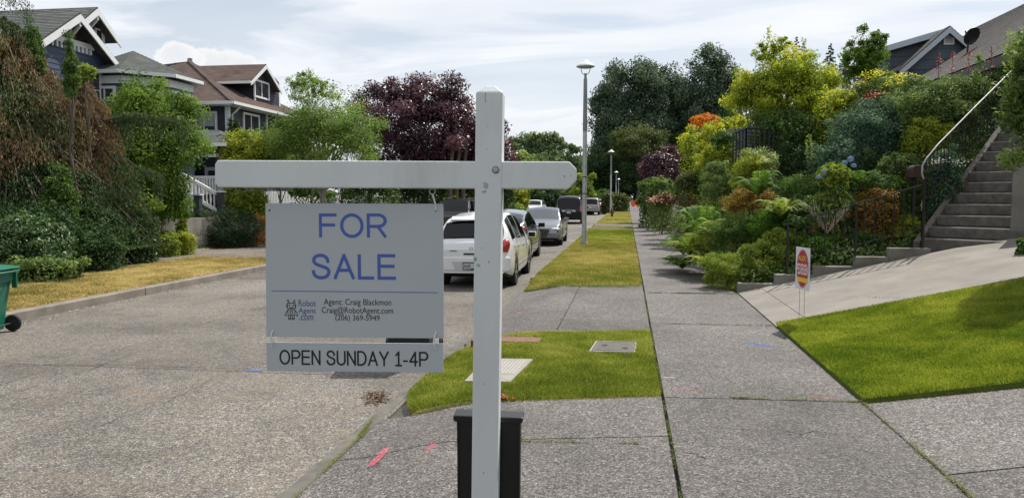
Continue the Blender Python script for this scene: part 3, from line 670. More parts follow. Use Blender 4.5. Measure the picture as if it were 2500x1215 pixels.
# hanging board
hb = thing('hanging_sign', 'grey white board with blue lettering FOR SALE hanging from the cross arm', 'sign', SO, SY)
def quadb(pts, y0, y1): return MB().prism([(x, y0, z) for x, z in (SLp(px, py, 0) for px, py in pts)], (0, y1 - y0, 0))
board = obj('board', quadb([(648, 496), (1082, 497.5), (1083.5, 825.5), (650, 822)], 0, .004), M_board, hb, world=False, bevel=.0008)
YF = -.0008
def put(txt, px0, px1, py0, py1, name, mat, par, fw=0.0, **k):
    a = SLp(px0, py1, 0); b = SLp(px1, py0, 0); return text_mesh(txt, a[0], b[0], a[1], b[1], YF, name, mat, par, fw, **k)
sans('FOR', 779, 945, 521, 580, M_blue, board); sans('SALE', 761, 967, 620, 681, M_blue, board)
mb = MB(); ribbon(mb, [SLp(664, 709.5), SLp(1068, 713.8)], .0022, YF); obj('rule_line', mb, M_blue, board, world=False)
put('Robot', 729, 771, 732, 747, 'lettering', M_slate, board, .004); put('Agent', 729, 771, 751, 768, 'lettering', M_slate, board, .004); put('.com', 731, 765, 769, 781, 'lettering', M_slate, board, .004)
put('Agent: Craig Blackmon', 791, 955, 730, 748, 'lettering', M_ink, board); put('Craig@RobotAgent.com', 786, 960, 749.5, 768, 'lettering', M_ink, board); put('(206) 369-5949', 819, 927, 769, 785, 'lettering', M_ink, board)
# little robot emblem, line drawing
u = 2.6 / FPX; cx_, cz_ = SLp(711.5, 757)
def rp(l): return [(cx_ + a * u, cz_ - (b - 757) * u) for a, b in l]
mb = MB(); lw = 1.6 * u
ribbon(mb, rp([(-10, 739), (10, 739), (10, 752), (-10, 752)]), lw, YF, True)
ribbon(mb, rp([(-9, 755), (9, 755), (9, 769), (-9, 769)]), lw, YF, True)
for s in (-1, 1):
    ribbon(mb, [(cx_ + s * 5 * u + .0001 + q[0], q[1] + cz_ + 12.5 * u) for q in arc(0, 0, 1.3 * u, n=8)], lw * .8, YF)
    ribbon(mb, rp([(s * 4, 739), (s * 7, 734.5)]), lw, YF); ribbon(mb, [(cx_ + s * 8.2 * u + q[0], q[1] + cz_ + 24 * u) for q in arc(0, 0, 2 * u, n=8)], lw * .8, YF)
    ribbon(mb, rp([(s * 9, 757), (s * 14, 762), (s * 15, 768)]), lw, YF); ribbon(mb, rp([(s * 15, 768), (s * 17, 771)]), lw, YF); ribbon(mb, rp([(s * 15, 768), (s * 12.5, 771)]), lw, YF)
    ribbon(mb, rp([(s * 2, 770), (s * 2, 780), (s * 7, 780), (s * 7, 770)]), lw, YF); ribbon(mb, rp([(s * 1.5, 777), (s * 7.5, 777)]), lw, YF)
    ribbon(mb, rp([(s * 10, 743), (s * 12, 743), (s * 12, 748), (s * 10, 748)]), lw * .8, YF)
ribbon(mb, [(cx_ + q[0], q[1] + cz_ - 4.5 * u) for q in arc(0, 0, 3.6 * u, n=14)], lw, YF)
ribbon(mb, [(cx_ + q[0], q[1] + cz_ + 10 * u) for q in arc(0, 0, 3.5 * u, 200, 340, 8)], lw * .8, YF)
obj('emblem', mb, M_ink, board, world=False)
mb = MB()
for px, py in ((658, 513), (1064, 514.5)):
    x, z = SLp(px, py); mb.tube([(x, -.0012, z), (x, .001, z)], .0034, 10)
obj('hole', mb, M_ink, board, world=False)
# hanger eyes and straps
def tube_l(name, pts, r, mat, par, n=8): return obj(name, MB().tube(pts, r, n), mat, par, world=False, smooth=50)
ex, ez = SLp(1056, 467)
tube_l('screw_eye', [(ex, -.004, ez + .030), (ex, -.004, ez + .012)], .0018, M_screw, sp)
tube_l('screw_eye', [(ex + q[0], -.004, ez + q[1]) for q in arc(0, 0, .0098, n=16)], .0026, M_screw, sp)
ex2, ez2 = SLp(660, 461); tube_l('screw_eye', [(ex2 + q[0], -.004, ez2 + q[1]) for q in arc(0, 0, .007, n=16)], .002, M_screw, sp)
a = SLp(1057, 474); b = SLp(1064, 500); c2 = SLp(1064, 514)
tube_l('hanging_tie', [(a[0], -.006, a[1]), ((a[0] + b[0]) / 2, -.007, (a[1] + b[1]) / 2), (b[0], -.005, b[1]), (c2[0], .001, c2[1])], .0032, M_tie, hb, 6)
a = SLp(660, 464); b = SLp(656, 485); c2 = SLp(658, 513)
tube_l('hanging_tie', [(a[0], -.006, a[1]), (b[0], -.006, b[1]), (c2[0], .001, c2[1])], .0013, M_tie, hb, 6)
# rider board below
rb = thing('rider_sign', 'narrow grey board reading OPEN SUNDAY tied below the larger board', 'sign', SO, SY)
rboard = obj('board', quadb([(649.5, 835), (1081.5, 838), (1082.5, 909), (651, 905)], 0, .004), M_board, rb, world=False, bevel=.0008)
sans('OPEN SUNDAY 1-4P', 683, 1045, 858, 889, M_ink, rboard, .115)
for x_, y_ in ((667, 0), (1065, 4)):
    pts = [SLp(px + x_ - 667, py + y_) for px, py in ((667, 805), (664.5, 812), (663, 828), (664, 842), (667, 852))]
    yy = (.001, -.006, -.010, -.006, .001)
    tube_l('plastic_tie', [(p[0], y, p[1]) for p, y in zip(pts, yy)], .0024, M_tie, rb)
    pts = [SLp(px + x_ - 667, py + y_) for px, py in ((670.5, 823), (670.5, 834))]; tube_l('plastic_tie', [(p[0], .006, p[1]) for p in pts], .0034, M_tie, rb, 5)
# brochure box on the back of the post
M_bpl = pm('black_plastic', (.008, .008, .009), .38, var=.2, bmp=.05)
ib = thing('brochure_box', 'black plastic brochure box with lipped lid behind the sign post', 'box', SO, SY)
def bx(px, py): return SLp(px, py, .06)
l, t_ = bx(1114, 1028); r_, _ = bx(1271, 1028); zb_ = t_ - .37; la, lt = bx(1107, 1011); ra, _ = bx(1277, 1011)
obj('box_body', MB().prism([(l, .062, t_), (r_, .062, t_), (r_ - .004, .062, zb_), (l + .004, .062, zb_)], (0, .06, 0)), M_bpl, ib, world=False, bevel=.006)
obj('lid', MB().prism([(la, .050, lt), (ra, .050, lt - .004), (ra, .050, lt - .018), (ra - .006, .050, lt - .026), (la + .006, .050, lt - .024), (la, .050, lt - .016)], (0, .085, 0)), M_bpl, ib, world=False, bevel=.004)
for s in (l + .006, r_ - .006): obj('side_rib', MB().box(s - .003, s + .003, .057, .063, zb_ + .01, t_ - .005), M_bpl, ib, world=False, bevel=.001)

# ------------------------------------------------------------ utility covers and marks on the ground
M_rust = pm('rusty_cover', (.17, .085, .055), .8, var=.2, scale=8, bmp=.2); M_cast = pm('cast_cover', (.10, .09, .078), .75, var=.2, scale=10, bmp=.3); M_lid = pm('concrete_lid', (.28, .26, .23), .85, var=.15, scale=8, bmp=.2)
def cover(kind, label, c4, z, mat, rib_n, rib_mat, frame=None, inset=.08, rs_=(0, 1), bare=0):
    t = thing(kind, label, 'utility cover', (sum(p[0] for p in c4) / 4, sum(p[1] for p in c4) / 4, z))
    c = [Vector((p[0], p[1], z)) for p in c4]; mb = MB(); mb.prism([v - Vector((0, 0, .1)) for v in c], (0, 0, .1)); obj('cover_plate', mb, mat, t, bevel=.004)
    def lp(u, v): return c[0].lerp(c[1], u).lerp(c[3].lerp(c[2], u), v)
    mb = MB()
    for i in range(rib_n):
        u = inset + (1 - 2 * inset) * (i + .5) / rib_n; h = (1 - 2 * inset) / rib_n * .28; o = .006
        a = [lp(u - h, rs_[0] + .1), lp(u + h, rs_[0] + .1), lp(u + h, rs_[1] - .1), lp(u - h, rs_[1] - .1)]
        mb.prism([q + Vector((0, 0, -.002)) for q in a], (0, 0, o))
    if rib_n: tag(obj('rib', mb, rib_mat, t), kind='stuff')
    return t, lp
def rim(t, lp, w_, z, mat):
    mb = MB()
    for (u0, v0, u1, v1) in ((-w_, -w_, 1 + w_, 0), (-w_, 1, 1 + w_, 1 + w_), (-w_, 0, 0, 1), (1, 0, 1 + w_, 1)):
        mb.prism([lp(u0, v0) - Vector((0, 0, .02)), lp(u1, v0) - Vector((0, 0, .02)), lp(u1, v1) - Vector((0, 0, .02)), lp(u0, v1) - Vector((0, 0, .02))], (0, 0, .025))
    obj('rim', mb, mat, t)
t, lp = cover('utility_cover', 'flat rusty brown utility cover sunk in the grass just right of the post', [(-1.86, 9.06), (-1.06, 9.06), (-1.05, 9.38), (-1.86, 9.38)], .016, M_rust, 0, M_rust)
t, lp = cover('utility_cover', 'pale concrete utility lid with white ribs half hidden by the post', [(-1.5, 7.0), (-1.07, 7.03), (-.98, 8.07), (-1.48, 8.04)], .024, M_lid, 11, pm('pale_rib', (.34, .33, .30), .7, var=.1), rs_=(.2, .95))
t, lp = cover('utility_cover', 'dark ribbed iron utility cover in the middle of the small verge', [(-.39, 8.59), (.09, 8.63), (.11, 9.2), (-.34, 9.2)], .018, M_cast, 17, M_cast)
rim(t, lp, .04, 0, M_lid)
mb = MB()
for u, v in ((.25, .6), (.78, .35)): q = lp(u, v); mb.box(q.x - .03, q.x + .03, q.y - .03, q.y + .03, .012, .026)
obj('lift_handle', mb, M_black, t)
# spray-paint marks
def sprayed(name, col, keep=.5):
    m, nt, N, L, bs = mat_base(name); bs.inputs['Base Color'].default_value = (*col, 1); bs.inputs['Roughness'].default_value = .8
    geo = N.new('ShaderNodeNewGeometry'); n = noise(N, L, geo.outputs['Position'], 110, 3, .9); a = ramp(N, L, n, [(keep - .06, 0.0), (keep + .08, 1.0)])
    L.new(a, bs.inputs['Alpha']); return m
M_sp = {'pink': sprayed('pink_spray', (.62, .09, .14), .50), 'red': sprayed('red_spray', (.5, .1, .09), .56), 'blue': sprayed('blue_spray', (.05, .14, .5), .5), 'white': sprayed('white_spray', (.6, .6, .58), .5), 'orange': sprayed('orange_spray', (.6, .25, .02), .55)}
def mark(col, pxs, wd, zf, label, par=None):
    pts = [G(px, py, z) for (px, py), z in zip(pxs, zf)]; mb = MB()
    for a, b in zip(pts, pts[1:]):
        d = (b - a).normalized(); s = Vector((-d.y, d.x, 0)) * wd / 2; up = Vector((0, 0, .004)); mb.add([a - s + up, a + s + up, b + s + up, b - s + up], [(0, 1, 2, 3)])
    tag(obj('paint_mark', mb, M_sp[col], par), label)
za = -.125 + .125 * smooth(-2.05, -1.15, -1.6)
mark('pink', [(902, 1138), (924, 1118), (944, 1094)], .045, [za - .01, za, za + .01], 'pink sprayed stroke nearer the road edge', apr)
mark('pink', [(1026, 1120), (1045, 1103), (1060, 1083)], .045, [-.03, -.025, -.02], 'pink sprayed stroke beside the brochure box', apr)
mark('blue', [(1815, 838), (1850, 840), (1887, 846)], .10, [.0, 0, 0], 'blue sprayed dash', walk)
mark('red', [(1600, 794), (1640, 795)], .05, [0, 0], 'faint red dash at the second joint', walk); mark('red', [(1640, 948), (1722, 954)], .06, [0, 0], 'faint red dash', walk)
mark('red', [(1975, 968), (2045, 975)], .05, [0, 0], 'faint red dash by the lawn corner', walk); mark('white', [(1618, 921), (1647, 922)], .03, [0, 0], 'short white dash', walk)
mark('red', [(1225, 768), (1240, 764)], .05, [0, 0], 'faint red dab', apr); mark('red', [(1262, 765), (1282, 759)], .05, [0, 0], 'faint red dab', apr)
mark('blue', [(600, 903), (640, 905)], .06, [-.148, -.148], 'faint blue dash', road)
# hairline cracks
M_crk = pm('crack_dark', (.03, .028, .024), .95, var=.2, bmp=0)  # dark tone of the flat crack ribbons
def crack(pxs, z, wd, par, seed):
    r_ = random.Random(seed); pts = [G(px, py, z) for px, py in pxs]; q = []
    for p0, p1 in zip(pts, pts[1:]):
        n = max(3, int((p1 - p0).length / .07))
        for i in range(n): q.append(p0.lerp(p1, i / n) + Vector((r_.uniform(-.018, .018), r_.uniform(-.018, .018), .0035)))
    q.append(pts[-1] + Vector((0, 0, .0035))); mb = MB(); L_ = []; R_ = []
    for i, p in enumerate(q):
        t = (q[min(i + 1, len(q) - 1)] - q[max(i - 1, 0)]).normalized(); s = Vector((-t.y, t.x, 0)) * wd * r_.uniform(.15, 1.0) * .5; L_.append(p + s); R_.append(p - s)
    n = len(q); mb.v = [tuple(v) for v in L_ + R_]; mb.f = [(i, n + i, n + i + 1, i + 1) for i in range(n - 1)]; obj('crack', mb, M_crk, par)
crack([(1640, 1100), (1700, 1108), (1722, 1120)], 0, .012, walk, 1); crack([(1890, 1045), (1950, 1060), (1985, 1052), (2085, 1066)], 0, .010, walk, 2); 
crack([(0, 968), (180, 915), (330, 862)], -.15, .010, road, 4); crack([(240, 1040), (420, 975), (560, 905)], -.15, .006, road, 5); crack([(0, 893), (300, 890), (640, 903)], -.15, .011, road, 6); crack([(1130, 770), (1225, 752), (1400, 728)], -.02, .010, apr, 7); crack([(1230, 1010), (1260, 1060), (1250, 1110)], 0, .005, apr, 8)
crack([(1600, 640), (1660, 655), (1740, 668)], 0, .02, walk, 10)
# dead leaves and litter
M_dead = leafmat('dead_leaves', [(.05, .03, .02), (.13, .075, .045), (.22, .15, .10)], .1)
rs = np.random.default_rng(5)
def litter(label, cx, cy, z, sx, sy, n, size, mat, ang=0, name='fallen_leaves'):
    p = rs.normal(size=(n, 2)) * [sx, sy]; ca, sa = math.cos(ang), math.sin(ang); c = np.stack([cx + p[:, 0] * ca - p[:, 1] * sa, cy + p[:, 0] * sa + p[:, 1] * ca, z + rs.uniform(.004, .03, n)], 1)
    tag(cloud_obj(name, rs, c, np.tile([0, 0, 1.0], (n, 1)), rs.uniform(size=n), size, mat, None, up=1.5), label, 'leaves', kind='stuff')
litter('pile of brown dead leaves in the gutter below the boards', -2.33, 6.9, -.15, .07, .13, 300, .038, M_dead, .3)
litter('thin trail of leaf crumbs on the road beside the gutter', -2.75, 6.5, -.15, .3, .12, 240, .014, M_dead, .2)
litter('few red leaves on the grass edge behind the post', -1.03, 6.43, .02, .03, .03, 22, .04, leafmat('red_leaf', [(.3, .04, .01), (.4, .09, .02)], .2))
litter('scattered pale leaves along the left gutter', -9.0, 13, -.15, .15, 3.2, 60, .05, leafmat('pale_leaf', [(.3, .25, .18), (.5, .45, .35)], .1))
litter('brown leaves along the left pavement edge', -13.5, 17, 0, .15, 3, 500, .05, M_dead)
weeds('fine dirt crumbs along the left kerb', [(-9.05, 6, -.15), (-8.95, 20, -.15)], .12, 1500, .025, M_dead, 22, 'dirt_crumbs')
litter('small dark flower heads on the verge grass', .0, 8.3, .04, .05, .05, 14, .025, leafmat('dark_heads', [(.03, .02, .05), (.06, .04, .08)], .1), name='flower_heads')
litter('purple clover heads along the lawn top edge', 3.6, 10.6, .42, .35, .05, 60, .03, leafmat('clover', [(.06, .04, .08), (.15, .1, .15)], .1), name='flower_heads')

litter('tiny specks of debris on the near concrete', .4, 5.2, .0, 1.1, 1.0, 160, .011, M_dead, 0, 'debris')
litter('pale grit specks on the road surface', -5.0, 7.5, -.15, 2.2, 2.6, 220, .012, MC['pale_leaf'], 0, 'debris')
# ------------------------------------------------------------ wheeled bins
M_bin = pm('green_bin_plastic', (.010, .14, .085), .42, var=.12, scale=4, bmp=.06); M_bin2 = pm('dark_bin_plastic', (.012, .022, .022), .4, var=.2, scale=4); M_tyre = pm('tyre_rubber', (.016, .016, .017), .8, var=.2, bmp=.2); M_hub = pm('black_hub', (.03, .032, .034), .5, var=.2)
M_whitep = pm('white_print', (.62, .66, .66), .5, var=0, bmp=0)
def wheeled_bin(label, loc, rz, mat, txt=True):
    t = thing('wheeled_bin', label, 'bin', loc, rz); Hh = .93
    def ring(z, x0, x1, y): return [(x0, -y, z), (x1, -y, z), (x1, y, z), (x0, y, z)]
    mb = MB(); rr = [ring(.05, -.26, .20, .22), ring(.72, -.34, .30, .26), ring(.72, -.36, .33, .28), ring(.88, -.37, .34, .285)]
    for r in rr: mb.v += r
    mb.f = [(0, 3, 2, 1)] + [(4 * k + i, 4 * k + (i + 1) % 4, 4 * k + 4 + (i + 1) % 4, 4 * k + 4 + i) for k in range(3) for i in range(4)] + [(12, 13, 14, 15)]
    obj('bin_body', mb, mat, t, world=False, bevel=.02)
    mb = MB(); mb.prism([(-.42, -.30, .87), (.37, -.30, .885), (.42, -.30, .90), (.42, -.30, .925), (.1, -.30, .955), (-.38, -.30, .93), (-.43, -.30, .90)], (0, .6, 0)); obj('lid', mb, mat, t, world=False, bevel=.012)
    mb = MB(); mb.tube([(.36, -.24, .86), (.43, -.24, .87), (.45, -.2, .87), (.45, .2, .87), (.43, .24, .87), (.36, .24, .86)], .014, 8); obj('handle', mb, mat, t, world=False, smooth=50)
    mb = MB().box(.30, .37, -.30, -.27, .62, .86).box(.30, .37, .27, .30, .62, .86); obj('hinge_bracket', mb, mat, t, world=False, bevel=.006)
    for s in (-1, 1):
        wt = MB().lathe([(.075, -.022), (.108, -.024), (.118, -.012), (.118, .012), (.108, .024), (.075, .022)], 24, (0, 0, 0)); wt.v = [(v[0] + .27, v[2] + s * .31, v[1] + .118) for v in wt.v]
        wo = obj('wheel', wt, M_tyre, t, world=False, smooth=40)
        hb_ = MB().lathe([(0, -.02), (.03, -.022), (.034, -.01), (.078, -.006), (.078, .006), (.034, .01), (.03, .022), (0, .02)], 20)
        for k in range(8): a = k * .785; hb_.beam((.03 * math.cos(a), .03 * math.sin(a), 0), (.076 * math.cos(a), .076 * math.sin(a), 0), .01, .03)
        hb_.v = [(v[0] + .27, v[2] + s * .31, v[1] + .118) for v in hb_.v]; obj('hub', hb_, M_hub, wo, world=False, smooth=30)
    obj('axle', MB().tube([(.27, -.3, .118), (.27, .3, .118)], .012, 8), M_hub, t, world=False)
    if txt:
        text_mesh('W', .155, .195, .545, .59, -.2505 - .006, 'lettering', M_whitep, t, .03); text_mesh('88L', .2, .27, .548, .583, -.2508 - .006, 'lettering', M_slate2, t, .01)
        obj('stripe', MB().box(-.1, .285, -.2575, -.2565, .515, .527), M_whitep, t, world=False)
    return t
M_slate2 = pm('faded_print', (.30, .42, .38), .5, var=0, bmp=0)
c = P(-56, 700, 10.5); wheeled_bin('green wheeled bin standing on the road at the left kerb', (c.x, c.y, -.149), YAW + R(2), M_bin)
c = P(1004, 700, 8.9); wheeled_bin('dark wheeled bin in the gutter hidden behind the hanging boards', (c.x, c.y, -.149), YAW + R(90), M_bin2, False)

# ------------------------------------------------------------ street lamps, hydrant, works barrier
M_pole = pm('galvanised_pole', (.42, .43, .44), .5, metal=.35, var=.1, scale=4, bmp=.1); M_pole2 = pm('grey_upper_pole', (.20, .21, .22), .5, metal=.3, var=.1, scale=4); M_hood = pm('lamp_hood_white', (.78, .80, .80), .35, var=.04); M_under = pm('lamp_underside', (.35, .36, .34), .5)
def lamp(label, loc, h, lean_=0.0):
    t = thing('street_lamp', label, 'street lamp', loc, 0, 'street lamps along the verge'); k = 1.0
    obj('base_plate', MB().box(-.19, .19, -.19, .19, 0, .03).lathe([(.15, .03), (.13, .1), (.11, .13)], 16), M_lid, t, world=False)
    obj('pole', MB().lathe([(.092, .03), (.088, .08), (.074, h * .62), (.074, h * .62 + .001)], 18), M_pole, t, world=False, smooth=50)
    obj('upper_pole', MB().lathe([(.082, h * .62), (.070, h * .82), (.066, h * .9), (.045, h * .905), (.045, h * .93), (0, h * .93)], 16), M_pole2, t, world=False, smooth=40)
    obj('band', MB().lathe([(.09, h * .28), (.092, h * .28 + .03)], 16).lathe([(.088, h * .37), (.09, h * .37 + .03)], 16), M_black, t, world=False)
    zf_ = h * .925; hd = h * .965
    for s in (-1, 1): obj('yoke_arm', MB().tube([(0, 0, zf_), (s * .09, 0, zf_ + .01), (s * .14, 0, zf_ + .09), (s * .18, 0, hd + .02)], .013, 6), M_pole2, t, world=False, smooth=50)
    lampo = obj('lamp_shade', MB().lathe([(.33, hd), (.335, hd + .02), (.27, hd + .085), (.16, hd + .14), (.12, hd + .17), (.09, hd + .215), (.04, hd + .24), (0, hd + .245)], 28), M_hood, t, world=False, smooth=60)
    obj('reflector', MB().lathe([(.33, hd), (.25, hd - .03), (.1, hd - .035), (0, hd - .035)], 28), M_under, lampo, world=False, smooth=60)
    t.rotation_euler = (0, lean_, 0); return t
g = G(1426, 598, 0); lamp('tall street lamp nearest the camera with round white hood beside the parked cars', (g.x, g.y, 0), P(1428, 150, 28.2).z - .02, R(.1))
g = G(1491, 523, 0); lamp('second street lamp standing behind the hydrant', (g.x, g.y, 0), P(1491, 366, 76.8).z)
for (px, d, top, lab) in ((1504, 118, 418, 'third street lamp along the sidewalk, behind a bush'), (1510, 150, 436, 'farthest and smallest street lamp')):
    q = P(px, 480, d); lamp(lab, (q.x, q.y, 0), P(px, top, d).z)
g = G(1494, 530, 0); t = thing('fire_hydrant', 'small dark red fire hydrant standing on the dry verge', 'fire hydrant', (g.x, g.y, 0))
M_hyd = pm('hydrant_red', (.10, .03, .02), .6, var=.3)
obj('barrel', MB().lathe([(.17, 0), (.17, .05), (.11, .06), (.11, .5), (.15, .52), (.15, .56), (.12, .6), (.1, .7), (.05, .78), (0, .8)], 16), M_hyd, t, world=False, smooth=40)
obj('nozzle', MB().tube([(-.2, 0, .42), (.2, 0, .42)], .06, 10).tube([(0, -.2, .38), (0, 0, .38)], .07, 10), M_hyd, t, world=False)
obj('top_nut', MB().tube([(0, 0, .78), (0, 0, .88)], .03, 5), M_hyd, t, world=False)
M_org = pm('orange_board', (.75, .13, .03), .5, var=.05)
q = P(1551, 505, 96); t = thing('works_barrier', 'white and orange roadworks barrier across the far end of the sidewalk', 'barrier', (q.x, q.y, 0))
for s in (-.8, .8): obj('leg', MB().beam((s, -.3, 0), (s, 0, 1.0), .07, .05).beam((s, .3, 0), (s, 0, 1.0), .07, .05), M_trim, t, world=False)
obj('rail', MB().box(-1.1, 1.1, -.05, -.02, .1, .3), M_trim, t, world=False)
obj('top_rail', MB().box(-1.1, 1.1, -.05, -.02, .72, .92), M_trim, t, world=False)
for px, wd, lab in ((1546, .55, 'orange diamond works sign left of its twin'), (1557, .55, 'orange works sign right of its twin beside the barrier')):
    q2 = P(px, 505, 94); t2 = thing('works_sign', lab, 'sign', (q2.x, q2.y, 0)); obj('panel', MB().prism([(-.3, 0, .8), (0, 0, .45), (.3, 0, .8), (.3, 0, 1.3), (-.3, 0, 1.3)], (0, .03, 0)), M_org, t2, world=False)
    obj('leg', MB().beam((-.25, .1, 0), (-.1, .04, .9), .04, .04).beam((.25, .1, 0), (.1, .04, .9), .04, .04), M_trim, t2, world=False)
q = G(1634, 560, 0); t = obj('marker_stake', MB().tube([(q.x, q.y, 0), (q.x, q.y, 1.15)], .02, 6), M_black); tag(t, 'thin black stake at the pavement edge beside the fern', 'stake')
# campaign yard sign
g = G(1956, 779, .0); g = PY(1956, 782, 10.62)
t = thing('yard_sign', 'small white yard sign with red oval on wire legs at the lawn edge', 'sign', (g.x, g.y, zl(g.x, g.y)), YAW - R(85))
M_coro = pm('corrugated_plastic', (.70, .70, .74), .5, var=.02); M_red = pm('print_red', (.42, .025, .035), .5, var=0, bmp=0); M_yel = pm('print_yellow', (.75, .50, .03), .5, var=0, bmp=0)
hz = .42
bo = obj('board', MB().box(-.2, .2, 0, .005, hz, hz + .56), M_coro, t, world=False)
def oval(rx, rz, y): 
    m_ = MB(); m_.v = [(rx * math.cos(R(i * 10)), y, hz + .28 + rz * math.sin(R(i * 10))) for i in range(36)]; m_.f = [tuple(range(36))]; return m_
obj('oval_print', oval(.175, .255, -.001), M_red, bo, world=False)
mb = MB(); ribbon(mb, [(.163 * math.cos(R(i * 10)), hz + .28 + .242 * math.sin(R(i * 10))) for i in range(36)], .004, -.0015, True); obj('oval_outline', mb, M_coro, bo, world=False)
text_mesh('ALEX', -.12, .09, hz + .385, hz + .45, -.002, 'lettering', M_yel, bo, .02); text_mesh('PEDERSEN', -.165, .165, hz + .2, hz + .345, -.002, 'lettering', M_coro, bo, .015)
obj('banner_print', MB().box(-.15, .15, -.002, -.001, hz + .1, hz + .16), M_yel, bo, world=False); 


for s in (-.07, .07): obj('wire_leg', MB().tube([(s, .003, -.06), (s, .003, hz + .1)], .0035, 5), M_pole, t, world=False)
# ------------------------------------------------------------ building helpers
def clip(poly, k, lim, keep_above):
    out = []; n = len(poly)
    for i in range(n):
        a, b = poly[i], poly[(i + 1) % n]; ia = (a[k] >= lim) == keep_above or a[k] == lim; ib = (b[k] >= lim) == keep_above or b[k] == lim
        if ia: out.append(a)
        if ia != ib:
            t = (lim - a[k]) / (b[k] - a[k]); out.append(tuple(a[j] + (b[j] - a[j]) * t for j in (0, 1)))
    return out
def courses(name, poly, U, V, N, row, t0, t1, mat, parent, split=False, stuff=True):
    """overlapping boards / shingle courses laid up a planar polygon"""
    poly = [Vector(p) for p in poly]; U, V, N = (Vector(q).normalized() for q in (U, V, N)); O = poly[0]
    p2 = [((p - O).dot(U), (p - O).dot(V)) for p in poly]; v0 = min(p[1] for p in p2); v1 = max(p[1] for p in p2); k = 0; allmb = MB(); allmb.uv = []
    while v0 + k * row < v1 - .01:
        a = v0 + k * row; b = min(a + row, v1); q = clip(clip(p2, 1, a + 1e-5, True), 1, b - 1e-5, False); k += 1
        if len(q) < 3: continue
        mb = MB() if split else allmb
        if split: mb.uv = []
        f = lambda p: O + U * p[0] + V * p[1] + N * (t1 + (t0 - t1) * (1 - (p[1] - a) / row))
        n0 = len(mb.v); mb.add([f(p) for p in q], [tuple(range(len(q)))]); mb.uv.append([(p[0], p[1] + .001) for p in q])
        low = sorted([p for p in q if abs(p[1] - a) < 2e-3])
        if len(low) >= 2:
            l_, r_ = low[0], low[-1]; mb.add([f(l_), f(r_), f(r_) - N * t0, f(l_) - N * t0], [(0, 1, 2, 3)]); mb.uv.append([(l_[0], a)] * 4)
        if split: obj(name, mb, mat, parent)
    if not split:
        o = obj(name, allmb, mat, parent)
        if stuff: tag(o, kind='stuff')
        return o
def b3(mb, O, U, N, u0, u1, n0, n1, z0, z1):
    O, U, N = Vector(O), Vector(U), Vector(N); q = []
    for z in (z0, z1):
        for u_, n_ in ((u0, n0), (u1, n0), (u1, n1), (u0, n1)): p = O + U * u_ + N * n_; q.append((p.x, p.y, z))
    return mb.add(q, [(0, 3, 2, 1), (4, 5, 6, 7), (0, 1, 5, 4), (1, 2, 6, 5), (2, 3, 7, 6), (3, 0, 4, 7)])
M_win = glass_mat('window_glass', (.045, .05, .055), .06); M_blind = pm('blind', (.38, .40, .40), .6, var=.05)
def window(par, O, U, N, u0, u1, z0, z1, fw=.09, mull=(1,), cross=(), blind=False, head=0):
    fr = MB()
    b3(fr, O, U, N, u0 - fw, u1 + fw, .0, .07, z0 - fw, z0); b3(fr, O, U, N, u0 - fw, u1 + fw, .0, .07, z1, z1 + fw + head)
    b3(fr, O, U, N, u0 - fw, u0, .0, .065, z0, z1); b3(fr, O, U, N, u1, u1 + fw, .0, .065, z0, z1)
    f = obj('window', fr, M_trim, par)
    g_ = MB(); b3(g_, O, U, N, u0, u1, .012, .03, z0, z1); obj('pane', g_, M_win, f)
    m = MB()
    for k in mull: uu = u0 + (u1 - u0) * k; b3(m, O, U, N, uu - .028, uu + .028, .031, .052, z0, z1)
    for k in cross: zz = z0 + (z1 - z0) * k; b3(m, O, U, N, u0, u1, .031, .048, zz - .02, zz + .02)
    if mull or cross: obj('glazing_bar', m, M_trim, f)
    if blind: b_ = MB(); b3(b_, O, U, N, u0 + .05, u1 - .05, .0305, .0315, z0 + (z1 - z0) * .3, z1); obj('blind', b_, M_blind, f)
    return f
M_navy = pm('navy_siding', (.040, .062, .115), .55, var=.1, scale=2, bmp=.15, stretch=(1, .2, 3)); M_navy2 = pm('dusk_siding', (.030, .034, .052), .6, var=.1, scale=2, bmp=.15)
M_cedar = roofmat('cedar_shingle', (.075, .035, .025), .3, .14, .13); M_rgrey = roofmat('grey_shingle', (.125, .135, .125), .22, .30, .14); M_rbrown = roofmat('brown_shingle', (.135, .088, .072), .22, .30, .14)
M_rdark = roofmat('weathered_shingle', (.105, .098, .092), .2, .33, .15); M_rbrick = roofmat('brown_tab_shingle', (.20, .14, .125), .22, .28, .15)
M_soff = pm('dark_soffit', (.05, .045, .045), .8, var=.1)
M_slateS = pm('slate_blue_siding', (.085, .11, .14), .6, var=.12, scale=2, bmp=.15)
def roof(par, poly, up, mat, row=.14, thick=.12, name='roof'):
    """poly: eave start, eave end, then the rest; up: point showing the up-slope side"""
    poly = [Vector(p) for p in poly]; U = (poly[1] - poly[0]).normalized(); N = U.cross(Vector(poly[-1]) - poly[0]).normalized()
    if N.z < 0: N = -N
    V = N.cross(U).normalized()
    if V.z < 0: V = -V
    slab = obj(name, MB().prism([p - N * (thick + .002) for p in poly], N * thick), M_soff, par)
    courses('shingle', poly, U, V, N, row, .016, .004, mat, slab); return slab
